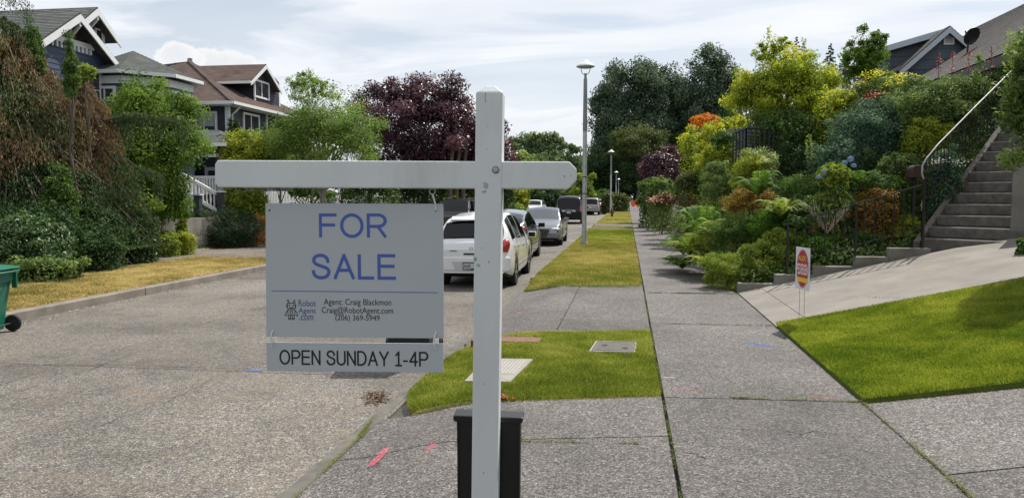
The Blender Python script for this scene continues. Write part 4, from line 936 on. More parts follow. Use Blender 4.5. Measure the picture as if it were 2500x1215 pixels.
# ---- house with twin front gables, left
A1 = PX(195, 32, -19.0); R1 = PX(318, 190, -19.0); s1 = (A1.z - R1.z) / (R1.y - A1.y)
A2 = PX(238, 18, -20.0); R2 = PX(294, 101, -20.0); s2 = (A2.z - R2.z) / (R2.y - A2.y)
h1 = thing('gabled_house', 'navy blue house with white trimmed twin gables above the browning conifer', 'house', (-19.5, A1.y, 1.3))
Lw = A1.y - 3.3; Rw = R1.y - .45
zr1 = lambda y: A1.z - s1 * abs(y - A1.y) - .16
zr2_ = lambda y: A2.z - s2 * abs(y - A2.y) - .16
w1 = obj('wall', MB().prism([(-19.5, Lw, .6), (-19.5, Rw, .6), (-19.5, Rw, zr1(Rw)), (-19.5, A1.y, zr1(A1.y)), (-19.5, Lw, zr1(Lw))], (-7, 0, 0)), M_navy, h1)
w2 = obj('wall', MB().prism([(-20.5, Lw, .6), (-20.5, R2.y - .4, .6), (-20.5, R2.y - .4, zr2_(R2.y - .4)), (-20.5, A2.y, zr2_(A2.y)), (-20.5, Lw, zr2_(Lw))], (-12, 0, 0)), M_navy, h1)
zt1 = PX(125, 94, -19.5).z
ya = lambda z: (A1.z - .16 - z) / s1
courses('siding_board', [(-19.49, Lw, 1.5), (-19.49, Rw, 1.5), (-19.49, Rw, zr1(Rw)), (-19.49, A1.y + ya(zt1), zt1), (-19.49, max(Lw, A1.y - ya(zt1)), zt1), (-19.49, Lw, min(zt1, zr1(Lw)))], (0, 1, 0), (0, 0, 1), (1, 0, 0), .185, .022, .004, M_navy, w1, split=True)
courses('cedar_shingle', [(-19.49, A1.y - ya(zt1 + .1), zt1 + .1), (-19.49, A1.y + ya(zt1 + .1), zt1 + .1), (-19.49, A1.y, A1.z - .16)], (0, 1, 0), (0, 0, 1), (1, 0, 0), .13, .016, .003, M_cedar, w1)
b_ = MB().box(-19.48, -19.42, A1.y - ya(zt1) , A1.y + ya(zt1), zt1 - .04, zt1 + .15); obj('frieze_board', b_, M_trim, w1)
y = A1.y - ya(zt1) + .15; dm = None
while y < A1.y + ya(zt1) - .2:
    obj('dentil', MB().box(-19.475, -19.40, y, y + .085, zt1 - .24, zt1 - .045), M_trim, w1); y += .21
courses('cedar_shingle', [(-20.49, Lw, 4.6), (-20.49, R2.y - .4, 4.6), (-20.49, R2.y - .4, zr2_(R2.y - .4)), (-20.49, A2.y, zr2_(A2.y)), (-20.49, Lw, zr2_(Lw))], (0, 1, 0), (0, 0, 1), (1, 0, 0), .13, .016, .003, M_cedar, w2)
obj('corner_board', MB().box(-20.47, -20.42, R2.y - .5, R2.y - .38, 4, zr2_(R2.y - .5)), M_trim, w2)
obj('corner_board', MB().box(-19.46, -19.41, Rw - .14, Rw + .02, .8, zr1(Rw) - .02), M_trim, w1)
def gable_roof(par, A, s, yl, yr, xb, mat):
    for ye in (yl, yr):
        ze = A.z - s * abs(ye - A.y)
        if ye < A.y: poly = [(xb, ye, ze), (A.x, ye, ze), (A.x, A.y, A.z), (xb, A.y, A.z)]
        else: poly = [(A.x, ye, ze), (xb, ye, ze), (xb, A.y, A.z), (A.x, A.y, A.z)]
        roof(par, poly, 1, mat)
        obj('rake_board', MB().prism([(A.x, A.y, A.z - .05), (A.x, ye, ze - .05), (A.x, ye, ze - .27), (A.x, A.y, A.z - .30)], (.045, 0, 0)), M_trim, par)
gable_roof(h1, A1, s1, A1.y - 3.9, R1.y, -26.5, M_rgrey); gable_roof(h1, A2, s2, A2.y - 6.2, R2.y, -33, M_rgrey)
def bracket(par, x0, x1, y, z):
    obj('bracket', MB().beam((x0, y, z), (x1, y, z), .09, .1).beam((x0, y, z - .5), (x1, y, z - .06), .08, .09).beam((x0 + .05, y, z - .62), (x0 + .05, y, z), .09, .1), M_trim, par)
bracket(h1, -19.45, -19.0, A1.y, A1.z - .36); bracket(h1, -20.45, -20.0, A2.y, A2.z - .36); bracket(h1, -19.45, -19.0, R1.y - .5, R1.z + .05); 
p0 = PX(208, 222, -19.5); p1_ = PX(238, 178, -19.5); window(w1, (-19.48, 0, 0), (0, 1, 0), (1, 0, 0), p1_.y - 1.15, p1_.y, 4.1, PX(238, 182, -19.5).z, .13, (.5,), (.5, .72), head=.06)
q = PX(240, 85, -20.5); window(w2, (-20.48, 0, 0), (0, 1, 0), (1, 0, 0), q.y - .2, q.y + .2, q.z - .25, q.z + .15, .06, (), ())
# stair tower with pyramid roof on its right
TA = P(325, 125, 31); ez = P(400, 196, 31).z; rr = 2.45
tw = [(TA.x + rr * .88 * math.cos(R(22.5 + 45 * i)), TA.y + rr * .88 * math.sin(R(22.5 + 45 * i))) for i in range(8)]
ht = thing('tower_house', 'blue house bay with steep grey pyramid roof between two other houses', 'house', (TA.x, TA.y, 1.3))
tww = obj('wall', MB().prism([(x, y, .8) for x, y in tw], (0, 0, ez - .9)), M_navy, ht)
te = [Vector((TA.x + rr * 1.04 * math.cos(R(22.5 + 45 * i)), TA.y + rr * 1.04 * math.sin(R(22.5 + 45 * i)), ez)) for i in range(8)]
for i in range(8):
    a, b = te[i], te[(i + 1) % 8]; mid = (a + b) / 2; U = (b - a).normalized(); N = U.cross(TA - a).normalized(); N = N if N.z > 0 else -N; V = N.cross(U); V = V if V.z > 0 else -V
    s_ = obj('roof', MB().prism([a - N * .1, b - N * .1, TA - N * .1], N * .09), M_trim, ht); courses('shingle', [a, b, TA], U, V, N, .14, .016, .004, M_rgrey, s_)
    obj('gutter', MB().beam(a + Vector((0, 0, -.03)), b + Vector((0, 0, -.03)), .11, .13), M_trim, ht)
    a2, b2 = Vector((*tw[i], 0)), Vector((*tw[(i + 1) % 8], 0)); U2 = (b2 - a2).normalized(); N2 = Vector((U2.y, -U2.x, 0)); L2 = (b2 - a2).length
    if N2.dot(Vector((1, -1, 0))) > -.3:
        obj('frieze_board', b3(MB(), a2, U2, N2, 0, L2, .0, .05, ez - .42, ez - .14), M_trim, tww)
        window(tww, a2, U2, N2, .3, L2 - .3, ez - 1.5, ez - .62, .1, (.33, .66), (.5,))
# ---- house with brown hipped roof
E0 = PX(567, 247, -17.0); pk = Vector((-21.9, E0.y + 4.9, P(475, 149, 39.2).z)); sl_ = (pk.z - E0.z) / 4.9
h2 = thing('hipped_house', 'dark blue house with brown hipped roof and white framed dormer window', 'house', (-22, pk.y, 1.3))
Yf = E0.y + .45; Xf = -17.45; YB = E0.y + 9.8
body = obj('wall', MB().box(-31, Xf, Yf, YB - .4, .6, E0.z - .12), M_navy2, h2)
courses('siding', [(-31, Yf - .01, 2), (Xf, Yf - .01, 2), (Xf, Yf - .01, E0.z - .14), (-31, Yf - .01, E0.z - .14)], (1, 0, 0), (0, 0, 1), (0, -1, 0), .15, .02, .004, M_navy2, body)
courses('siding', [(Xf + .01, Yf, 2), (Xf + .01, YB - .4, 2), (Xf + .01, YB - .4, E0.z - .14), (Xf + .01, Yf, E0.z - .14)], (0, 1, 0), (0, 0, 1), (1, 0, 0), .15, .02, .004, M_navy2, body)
zl2 = pk.z - .45; yl2 = E0.y + (zl2 - E0.z) / sl_
roof(h2, [(-33, E0.y, E0.z), E0, pk, (-22.9, yl2, zl2), (-33, yl2, zl2)], 1, M_rbrown)
roof(h2, [E0, (-17, YB, E0.z), pk], 1, M_rbrown)
roof(h2, [(-17, YB, E0.z), (-31, YB, E0.z), (-31, pk.y + 1, pk.z - .6), pk], 1, M_rbrown)
for a, b in (((-31, E0.y - .05, E0.z - .06), (-16.95, E0.y - .05, E0.z - .06)), ((-16.95, E0.y - .05, E0.z - .06), (-16.95, YB, E0.z - .06))): obj('gutter', MB().beam(a, b, .12, .13), M_trim, h2)
obj('soffit', MB().box(-31, -17.05, E0.y, YB, E0.z - .16, E0.z - .125), M_trim, h2)
obj('ridge_cap', MB().beam(E0 + Vector((0, 0, .02)), pk + Vector((0, 0, .03)), .22, .03), M_rbrown, h2)
obj('corner_board', MB().box(Xf + .02, Xf + .06, Yf - .06, Yf + .1, 2, E0.z - .17).box(Xf - .12, Xf + .02, Yf - .06, Yf - .02, 2, E0.z - .17), M_trim, body)
obj('downpipe', MB().tube([(-17, Yf + .3, E0.z - .1), (-17.2, Yf + .25, E0.z - .35), (Xf + .08, Yf + .22, E0.z - .5), (Xf + .08, Yf + .22, 2)], .045, 8), M_trim, h2, smooth=50)
obj('chimney_pipe', MB().tube([pk + Vector((-.2, .4, -.3)), pk + Vector((-.2, .4, .22))], .12, 8), M_pole2, h2)
a = PY(484, 322, Yf); b = PY(531, 275, Yf); window(body, (0, Yf - .02, 0), (1, 0, 0), (0, -1, 0), a.x, b.x - .1, a.z, b.z - .05, .1, (.38,), (), blind=True)
a = PX(592, 323, Xf); b = PX(628, 282, Xf); window(body, (Xf + .02, 0, 0), (0, 1, 0), (1, 0, 0), a.y + .08, b.y, a.z, PX(592, 276, Xf).z - .05, .09, (.48,), ())
a = PX(650, 325, Xf); b = PX(690, 290, Xf); window(body, (Xf + .02, 0, 0), (0, 1, 0), (1, 0, 0), a.y, b.y, a.z - .2, a.z + 1.1, .09, (.5,), ())
# dormer
DX = -18.0; DA = PX(650, 157, DX); dl = PX(612, 198, DX + .35); dr = PX(683, 212, DX + .35); DAf = PX(650, 157, DX + .35)
ds = (DAf.z - dl.z) / (DAf.y - dl.y); wl = DA.y - (DAf.y - dl.y) + .25; wr = 2 * DA.y - wl
rz_ = lambda x: E0.z + sl_ * (-17 - x)
zd_ = DAf.z - ds * (DAf.y - wl) - .14
dm = obj('dormer', MB().prism([(DX, wl, rz_(DX) - .2), (DX, wr, rz_(DX) - .2), (DX, wr, zd_), (DX, DA.y, DAf.z - .14), (DX, wl, zd_)], (-3.4, 0, 0)), M_navy2, h2)
courses('siding', [(DX + .01, wl, rz_(DX)), (DX + .01, wr, rz_(DX)), (DX + .01, wr, zd_), (DX + .01, DA.y, DAf.z - .14), (DX + .01, wl, zd_)], (0, 1, 0), (0, 0, 1), (1, 0, 0), .15, .02, .004, M_navy2, dm)
courses('siding', [(DX - 3.2, wl - .01, zd_ - .02), (DX, wl - .01, rz_(DX)), (DX, wl - .01, zd_ - .02)][::1], (1, 0, 0), (0, 0, 1), (0, -1, 0), .15, .02, .004, M_navy2, dm)
for ye, sg in ((dl.y, -1), (2 * DAf.y - dl.y, 1)):
    ze = dl.z; xf = DX + .35; xb = -17 - (DAf.z - E0.z) / sl_ - .3; xb2 = -17 - (ze - E0.z) / sl_ - .1
    poly = [(xb2, ye, ze), (xf, ye, ze), (xf, DAf.y, DAf.z), (xb, DAf.y, DAf.z)]
    if sg > 0: poly = [poly[1], poly[0], poly[3], poly[2]]
    roof(h2, poly, 1, M_rbrown)
    obj('rake_board', MB().prism([(xf, DAf.y, DAf.z - .04), (xf, ye, ze - .04), (xf, ye, ze - .2), (xf, DAf.y, DAf.z - .22)], (.04, 0, 0)), M_trim, h2)
    obj('gutter', MB().beam((xb2, ye, ze - .05), (xf, ye, ze - .05), .1, .11), M_trim, h2)
obj('corner_board', MB().box(DX + .01, DX + .05, wl - .02, wl + .11, rz_(DX), zd_).box(DX + .01, DX + .05, wr - .11, wr + .02, rz_(DX), zd_), M_trim, dm)
a = PX(618, 238, DX); b = PX(652, 199, DX); window(dm, (DX + .02, 0, 0), (0, 1, 0), (1, 0, 0), a.y + .1, b.y, PX(618, 232, DX).z, PX(618, 197, DX).z, .09, (.5,), ())
# ---- porch and its stairs
q = PX(545, 350, -15.3); pz = q.z; po = thing('porch', 'white railed porch under a low grey shingled roof behind the green tree', 'porch', (-17, q.y + 1.5, 1.3))
xa, xb_, y0_, y1_ = -19.2, -15.2, q.y, q.y + 4
roof(po, [(xa, y0_, pz), (xb_, y0_, pz), (xb_ - 1.2, y0_ + 1.6, pz + .65), (xa, y0_ + 1.6, pz + .65)], 1, M_rgrey); roof(po, [(xb_, y0_, pz), (xb_, y1_, pz), (xb_ - 1.2, y0_ + 1.6, pz + .65)], 1, M_rgrey)
obj('gutter', MB().beam((xa, y0_ - .05, pz - .05), (xb_ + .04, y0_ - .05, pz - .05), .1, .12), M_trim, po); obj('beam', MB().box(xa, xb_ - .3, y0_ + .3, y0_ + .45, pz - .5, pz - .36), M_trim, po)
obj('gable_panel', MB().box(xa, xb_ - .32, y0_ + .35, y0_ + .42, pz - .36, pz - .12), M_navy2, po); obj('back_wall', MB().box(xa, xb_ - .5, y0_ + 2.4, y0_ + 2.5, 1.2, pz - .1), M_navy2, po)
window(po, (0, y0_ + 2.38, 0), (1, 0, 0), (0, -1, 0), -17.3, -16.5, pz - 1.4, pz - .95, .14, (.5,), ())
obj('floor', MB().box(xa, xb_ - .3, y0_ + .3, y0_ + 4, 1.5, 1.72), M_navy2, po)
for x in (-15.6, -18.8): obj('post', MB().box(x - .08, x + .08, y0_ + .32, y0_ + .46, 1.7, pz - .5), M_trim, po)
rl = obj('railing', MB().box(xa, -15.65, y0_ + .34, y0_ + .42, 2.46, 2.56).box(xa, -15.65, y0_ + .35, y0_ + .41, 1.85, 1.9), M_trim, po)
for i in range(30): obj('baluster', MB().box(-15.8 - i * .115, -15.72 - i * .115, y0_ + .36, y0_ + .4, 1.9, 2.46), M_trim, rl)
st = thing('porch_stairs', 'white handrails with dark square newels on the porch stairs', 'stairs', (-15.5, 27, 1.2))
for (npx, npy, nb) in ((483, 474, 522), (538, 467, 512)):
    n_ = PX(npx, npy, -14.6); nb_ = ter(-14.6, n_.y)
    obj('newel', MB().box(-14.7, -14.5, n_.y - .1, n_.y + .1, nb_, n_.z - .04), M_navy2, st); obj('newel_cap', MB().box(-14.75, -14.45, n_.y - .14, n_.y + .14, n_.z - .038, n_.z + .01), M_trim, st)
    e_ = Vector((-17.6, n_.y, n_.z + 1.45)); s_ = Vector((-14.7, n_.y, n_.z - .1)); hr = obj('handrail', MB().beam(s_, e_, .09, .1).beam(s_ - Vector((0, 0, .62)), e_ - Vector((0, 0, .62)), .06, .12), M_trim, st)
    for i in range(1, 20): p = s_.lerp(e_, i / 20); obj('baluster', MB().box(p.x - .022, p.x + .022, p.y - .02, p.y + .02, p.z - .6, p.z - .03), M_trim, hr)
yA, yB = PX(483, 474, -14.6).y, PX(538, 467, -14.6).y
for i in range(8): obj('tread', MB().box(-15.0 - .33 * i, -14.68 - .33 * i, yA + .05, yB - .05, .9 + .13 * i, 1.0 + .165 * i), M_barkg, st)
# white fence behind the birch
fy0, fy1 = 30.6, 45; ft = PX(700, 466, -15.2).z; f = thing('picket_fence', 'white vertical board fence glimpsed below the cross arm behind the birch', 'fence', (-15.2, 37, 1.0))
obj('fence_rail', MB().box(-15.22, -15.16, fy0, fy1, ft - .1, ft - .02).box(-15.22, -15.16, fy0, fy1, ft - .85, ft - .78), M_trim, f)
for i in range(int((fy1 - fy0) / .15)): y = fy0 + i * .15; obj('picket', MB().box(-15.158, -15.13, y, y + .085, ft - 1.1, ft - .02), M_trim, f)
# concrete retaining walls on the left
zt_ = PX(460, 533, -14.1).z
t = thing('retaining_wall', 'low grey concrete retaining wall behind the dark mounded shrub', 'wall', (-14.2, 26, 0))
for y0_, y1_ in ((19.5, 21.9), (26.1, 28.6), (28.6, 31), (31, 34)):
    for z0_, z1_ in ((-.1, zt_ * .48), (zt_ * .48, zt_)): obj('wall_block', MB().box(-14.3, -14.08, y0_ + .004, y1_ - .004, z0_ + .003, z1_ - .003), M_wallc, t, bevel=.008)
for y0_, y1_ in ((21.9, 24), (24, 26.1)): obj('wall_block', MB().box(-14.3, -14.08, y0_ + .004, y1_ - .004, -.1, zt_), M_wallc, t, bevel=.008)
# ---- houses upper right
h3 = thing('gabled_house', 'slate blue house with pale gable boards and louvred vent at the upper right', 'house', P(2320, 200, 26)); YC = P(2320, 62, 26).y
A3 = PY(2319, 63, YC); L3 = PY(2196, 172, YC); s3 = (A3.z - L3.z) / (A3.x - L3.x); R3 = Vector((2 * A3.x - L3.x, YC, L3.z))
w3 = obj('wall', MB().prism([(L3.x + .3, YC + .3, 2.2), (R3.x - .3, YC + .3, 2.2), (R3.x - .3, YC + .3, L3.z + .05), (A3.x, YC + .3, A3.z - .15), (L3.x + .3, YC + .3, L3.z + .05)], (0, 6, 0)), M_slateS, h3)
courses('siding_board', [(L3.x + .3, YC + .29, L3.z + .05), (R3.x - .3, YC + .29, L3.z + .05), (A3.x, YC + .29, A3.z - .15)], (1, 0, 0), (0, 0, 1), (0, -1, 0), .34, .02, .004, M_slateS, w3, split=True)
for e, sg in ((L3, 1), (R3, -1)):
    poly = [(e.x, YC + 7, e.z), (e.x, YC, e.z), A3, (A3.x, YC + 7, A3.z)]
    if sg < 0: poly = [poly[1], poly[0], poly[3], poly[2]]
    roof(h3, poly, 1, M_rdark); obj('rake_board', MB().prism([(A3.x, YC - .04, A3.z - .03), (e.x, YC - .04, e.z - .03), (e.x, YC - .04, e.z - .22), (A3.x, YC - .04, A3.z - .24)], (0, .04, 0)), pm('pale_blue_trim', (.42, .47, .52), .5, var=.05), h3)
vt = MB(); v0 = PY(2306, 107, YC + .28); v1 = PY(2325, 84, YC + .28); b3(vt, (0, YC + .27, 0), (1, 0, 0), (0, -1, 0), v0.x, v1.x, 0, .03, v0.z, v1.z); vo = obj('vent', vt, M_pole2, w3)
for i in range(9): z_ = v0.z + (v1.z - v0.z) * (i + .2) / 9; obj('louvre', b3(MB(), (0, YC + .27, 0), (1, 0, 0), (0, -1, 0), v0.x, v1.x, .03, .06, z_, z_ + .02), M_trim, vo)
obj('vent_frame', b3(b3(b3(b3(MB(), (0, YC + .27, 0), (1, 0, 0), (0, -1, 0), v0.x - .05, v0.x, 0, .065, v0.z, v1.z), (0, YC + .27, 0), (1, 0, 0), (0, -1, 0), v1.x, v1.x + .05, 0, .065, v0.z, v1.z), (0, YC + .27, 0), (1, 0, 0), (0, -1, 0), v0.x - .05, v1.x + .05, 0, .065, v1.z, v1.z + .05), (0, YC + .27, 0), (1, 0, 0), (0, -1, 0), v0.x - .05, v1.x + .05, 0, .065, v0.z - .05, v0.z), M_trim, vo)
yq = YC + 1.2; a = PY(2163, 118, yq); b = PY(2276, 80, yq)
wg = obj('wall', MB().prism([(a.x, yq, 2.5), (b.x + .5, yq, 2.5), (b.x + .5, yq, b.z - .1), (b.x, yq, b.z - .1), (a.x, yq, a.z - .05)], (0, 4, 0)), M_slateS, h3)
courses('siding_board', [(a.x, yq - .01, 2.9), (b.x, yq - .01, 2.9), (b.x, yq - .01, b.z - .1), (a.x, yq - .01, a.z - .05)], (1, 0, 0), (0, 0, 1), (0, -1, 0), .34, .02, .004, pm('dark_slate_siding', (.05, .065, .09), .6, var=.1), wg, split=True)
obj('rake_board', MB().prism([(a.x - .2, yq - .3, a.z), (b.x + .3, yq - .3, b.z + .07), (b.x + .3, yq - .3, b.z - .14), (a.x - .2, yq - .3, a.z - .2)], (0, .3, 0)), MC['pale_blue_trim'], h3)
# nearer house with the big weathered roof
h4 = thing('weathered_roof_house', 'nearest right house with a large weathered grey roof above the garden', 'house', (10, 19, 3.5))
XE = 8.3; ZE = 4.95; S4 = .62
def hitp(px, py, n, p0):
    r = Vector(ray(px, py)[:3]); n = Vector(n); e = Vector((0, 0, EYE)); t = (Vector(p0) - e).dot(n) / r.dot(n); return e + r * t
n4 = (-S4, 0, 1); o4 = (XE, 18, ZE)
D4 = hitp(2400, 57, n4, o4); C4 = hitp(2508, 8, n4, o4); ridge_x = (D4.x + C4.x) / 2; rz4 = ZE + S4 * (ridge_x - XE)
V4 = hitp(2360, 108, n4, o4)
roof(h4, [(XE, 10.5, ZE), (XE, V4.y + .3, ZE), (XE + .4, V4.y + 1.2, ZE + .25), (ridge_x, D4.y, rz4), (ridge_x, 10.5, rz4)], 1, M_rdark, .17)
nb = Vector((0, -.75, 1)); eN = (ridge_x, D4.y, rz4)
T4 = V4; ridz = V4.z; dY = 2.6
roof(h4, [(T4.x - 3.4, T4.y - 1.6, ridz - 1.35), (T4.x - .35, T4.y - 1.6, ridz - 1.35), T4 + Vector((.05, .1, .05)), PY(2291, 108, T4.y + .1)], 1, M_rbrick, .15)
obj('ridge_cap', MB().beam(T4, PY(2291, 108, T4.y + .1), .12, .05), M_rbrick, h4)
obj('fascia', MB().box(XE + .0, XE + .05, 10.5, V4.y, ZE - .24, ZE - .03), M_black, h4); obj('wall', MB().box(XE + .45, ridge_x + 3, 10.8, V4.y, 2.5, ZE - .1), pm('house_wall_pale', (.35, .34, .31), .7, var=.08, dirt=(.2, .19, .15, .4)), h4)
obj('frieze_board', MB().box(XE + .36, XE + .44, 10.8, V4.y, ZE - .55, ZE - .25), M_trim, h4)
q = P(2366, 86, 23.6); t = thing('satellite_dish', 'black satellite dish poking up beside the weathered roof', 'satellite dish', q)
dd = MB().lathe([(.0, 0), (.12, .012), (.20, .05), (.27, .105), (.27, .12), (.20, .065), (.12, .027), (0, .015)], 24); M_ = Matrix.Rotation(R(118), 3, 'X') @ Matrix.Rotation(R(0), 3, 'Y'); dd.v = [tuple(Matrix.Rotation(R(25), 3, 'Z') @ (M_ @ Vector(v))) for v in dd.v]
obj('dish', dd, M_black, t, world=False, smooth=50); obj('mast', MB().tube([(0, .05, 0), (0, .1, -1.1)], .03, 8), M_black, t, world=False); obj('feed_arm', MB().beam((0, 0, -.2), (-.25, -.35, .05), .03, .03), M_black, t, world=False)
# far little roofs among the trees
q = P(2036, 205, 45); t = thing('far_dormer_house', 'far grey house gable with a tiny louvred vent seen through the trees', 'house', q - Vector((0, 0, 3)))
obj('wall', MB().prism([(q.x - .42, q.y, q.z - 3), (q.x + .9, q.y, q.z - 3), (q.x + .9, q.y, q.z), (q.x + .24, q.y, q.z + .45), (q.x - .42, q.y, q.z)], (0, 3, 0)), M_slateS, t)
obj('rake_board', MB().beam((q.x - .55, q.y - .05, q.z - .02), (q.x + .24, q.y - .05, q.z + .5), .1, .08).beam((q.x + 1.0, q.y - .05, q.z - .02), (q.x + .24, q.y - .05, q.z + .5), .1, .08), M_trim, t)
obj('vent', MB().box(q.x + .05, q.x + .42, q.y - .06, q.y, q.z - .5, q.z + .1), M_trim, t); obj('roof', MB().prism([(q.x - .55, q.y, q.z), (q.x + .24, q.y, q.z + .55), (q.x + 1.0, q.y, q.z)], (0, 3, 0)), M_rdark, t)
q = P(1815, 285, 36); t = thing('far_roof_house', 'far brown house roof corner just above the orange maple', 'house', q - Vector((0, 0, 4)))
obj('roof', MB().prism([(q.x - .6, q.y, q.z - .25), (q.x + .4, q.y, q.z + .25), (q.x + 3, q.y, q.z + .25), (q.x + 3, q.y, q.z - .3)], (0, 3, 0)), M_rbrick, t); obj('wall', MB().box(q.x - .3, q.x + 3, q.y + .2, q.y + 3, q.z - 3.5, q.z - .3), M_slateS, t)

# ------------------------------------------------------------ right-hand retaining wall, steps and railings
t = thing('stepped_wall', 'low concrete wall stepping up beside the driveway under the black railing', 'wall', (2.0, 14.55, 0))
wx = [2.02, 2.68, 3.35, 4.05, 4.61, 5.3]; wz = [.17, .34, .5, .68, .84]
for i in range(5): obj('wall_block', MB().prism([(wx[i] + .002, 14.46, wx[i] * 0 + zd(wx[i]) - .15), (wx[i + 1] - .002, 14.46, zd(wx[i + 1]) - .15), (wx[i + 1] - .002, 14.46, wz[i]), (wx[i] + .002, 14.46, wz[i])], (0, .2, 0)), M_wallc, t, bevel=.012)
S0 = P(2252, 580, 14.0); S0.z = 0; cu_ = Vector((.725, .688, 0)).normalized(); cr_ = Vector((cu_.y, -cu_.x, 0)); SW = 1.25; RZ_, RN_ = .205, .29
st = thing('garden_steps', 'worn concrete garden steps climbing from the driveway', 'steps', (S0.x, S0.y, .8))
for i in range(16):
    z_ = 1.0 + RZ_ * i; a = S0 + cu_ * RN_ * i; w_ = SW + (2.3 if i == 0 else .75 if i == 1 else (2.2 if i > 7 else 0)); ex_ = .0
    c4 = [a + cr_ * -.06 * (1 if i > 0 else .6), a + cr_ * w_, a + cr_ * (w_ - (.9 if i == 0 else 0)) + cu_ * (RN_ + .06), a + cu_ * (RN_ + .06) - cr_ * .06]
    mb = MB().prism([(p.x, p.y, z_ - RZ_ - (.45 if i == 0 else .0)) for p in c4], (0, 0, RZ_ + (.45 if i == 0 else 0) - .003)); obj('step', mb, M_step, st, bevel=.028)
# sloping side string of the stair
a = S0 - cr_ * .17; n_ = 15
obj('stair_curb', MB().prism([a + Vector((0, 0, .75)), a + cu_ * RN_ * n_ + Vector((0, 0, .8 + RZ_ * n_)), a + cu_ * RN_ * n_ + Vector((0, 0, .93 + RZ_ * n_)), a + Vector((0, 0, .93))], cr_ * .12), M_step, st, bevel=.01)
W0 = S0 + cu_ * .42 + cr_ * (SW + .02); zt_ = P(2437, 386, (W0.x * -_s + W0.y * _c)).z
t = thing('cheek_wall', 'grey concrete cheek wall at the right of the garden steps', 'wall', (W0.x, W0.y, 1)); w_ = [W0, W0 + cr_ * 2.4, W0 + cr_ * 2.4 + cu_ * 1.75, W0 + cu_ * 1.75]
obj('wall_block', MB().prism([(p.x, p.y, .7) for p in w_], (0, 0, zt_ - .7)), M_wallc, t, bevel=.012)
# lower black railing
rlg = thing('iron_railing', 'lower black iron railing sloping up above the stepped wall', 'railing', (2.9, 14.56, .2)); YR = 14.57
pt = lambda px, py: PY(px, py, YR)
tr0, tr1 = pt(1921, 547), pt(2250, 452); br0, br1 = pt(1930, 641), pt(2250, 556)
obj('top_rail', MB().beam(tr0 - (tr1 - tr0).normalized() * .06, tr1, .028, .018), M_black, rlg); obj('bottom_rail', MB().beam(br0, br1, .018, .016), M_black, rlg)
for px, yb in ((1921, 668), (2088, 622), (2252, 600)): q = pt(px, yb); u_ = (q.x - tr0.x) / (tr1.x - tr0.x); top = tr0.lerp(tr1, u_); obj('post', MB().box(q.x - .018, q.x + .018, YR - .018, YR + .018, min(q.z, .1 + q.z) - .12, top.z - .008), M_black, rlg)
for i in range(1, 14):
    px = 1921 + 23.8 * i
    if abs(px - 2088) < 8: continue
    u_ = (pt(px, 500).x - tr0.x) / (tr1.x - tr0.x); a = tr0.lerp(tr1, u_); b = br0.lerp(br1, max(0, u_ - .02)); obj('baluster', MB().box(a.x - .009, a.x + .009, YR - .009, YR + .009, b.z, a.z), M_black, rlg)
# upper stair rail
M_rail = pm('worn_grey_handrail', (.30, .30, .29), .5, metal=.3, var=.15, scale=10)
ur = thing('stair_handrail', 'long iron stair rail with pale worn handrail climbing beside the steps', 'railing', (S0.x, S0.y, 1))
def rp3(px, py, tt): dd_ = ((S0 + cu_ * tt - cr_ * .13)); dep = -dd_.x * _s + dd_.y * _c; return P(px, py, dep)
ups = [(2256, 440, 0.05), (2251, 424, .06), (2252, 405, .12), (2262, 387, .25), (2290, 353, .65), (2380, 262, 2.0), (2475, 168, 3.4), (2600, 45, 5.2)]
up = [rp3(*q) for q in ups]; obj('handrail', MB().tube(up, .017, 8), M_rail, ur, smooth=60)
lo_ = [p - Vector((0, 0, .78)) for p in up[4:]]; obj('bottom_rail', MB().tube(lo_, .009, 5), M_black, ur)
for i in range(40):
    t_ = i / 39 * .985; seg = up[3:]; L = [(seg[j + 1] - seg[j]).length for j in range(len(seg) - 1)]; s_ = t_ * sum(L); j = 0
    while s_ > L[j] and j < len(L) - 1: s_ -= L[j]; j += 1
    p = seg[j].lerp(seg[j + 1], s_ / L[j]); obj('baluster', MB().tube([p, p - Vector((0, 0, .80))], .010, 4), M_black, ur)
q = up[0]; obj('post', MB().box(q.x - .022, q.x + .022, q.y - .022, q.y + .022, .75, q.z + .02), M_black, ur)
obj('scroll', MB().tube([up[0] + Vector((0, 0, -.02)), up[0] + Vector((.02, 0, -.25)), up[0] + Vector((-.03, 0, -.45)), up[0] + Vector((.02, 0, -.7)), up[0] + Vector((0, 0, -.9))], .014, 6), M_rail, ur, smooth=50)
# letter box
q = P(2232, 434, 14.9); t = thing('letter_box', 'rounded rusty brown letter box on a black post beside the steps', 'mailbox', (q.x, q.y, .9)); mb = MB()
mb.prism([(q.x - .09, q.y - .15, q.z), (q.x + .10, q.y - .15, q.z)] + [(q.x + .005 + .095 * math.cos(R(a_)), q.y - .15, q.z + .14 + .1 * math.sin(R(a_))) for a_ in range(0, 181, 20)], (0, .38, 0)); obj('box_body', mb, pm('rusty_brown_box', (.045, .022, .018), .6, var=.2), t, bevel=.006)
obj('post', MB().box(q.x - .03, q.x + .03, q.y - .03, q.y + .03, .8, q.z), M_black, t)
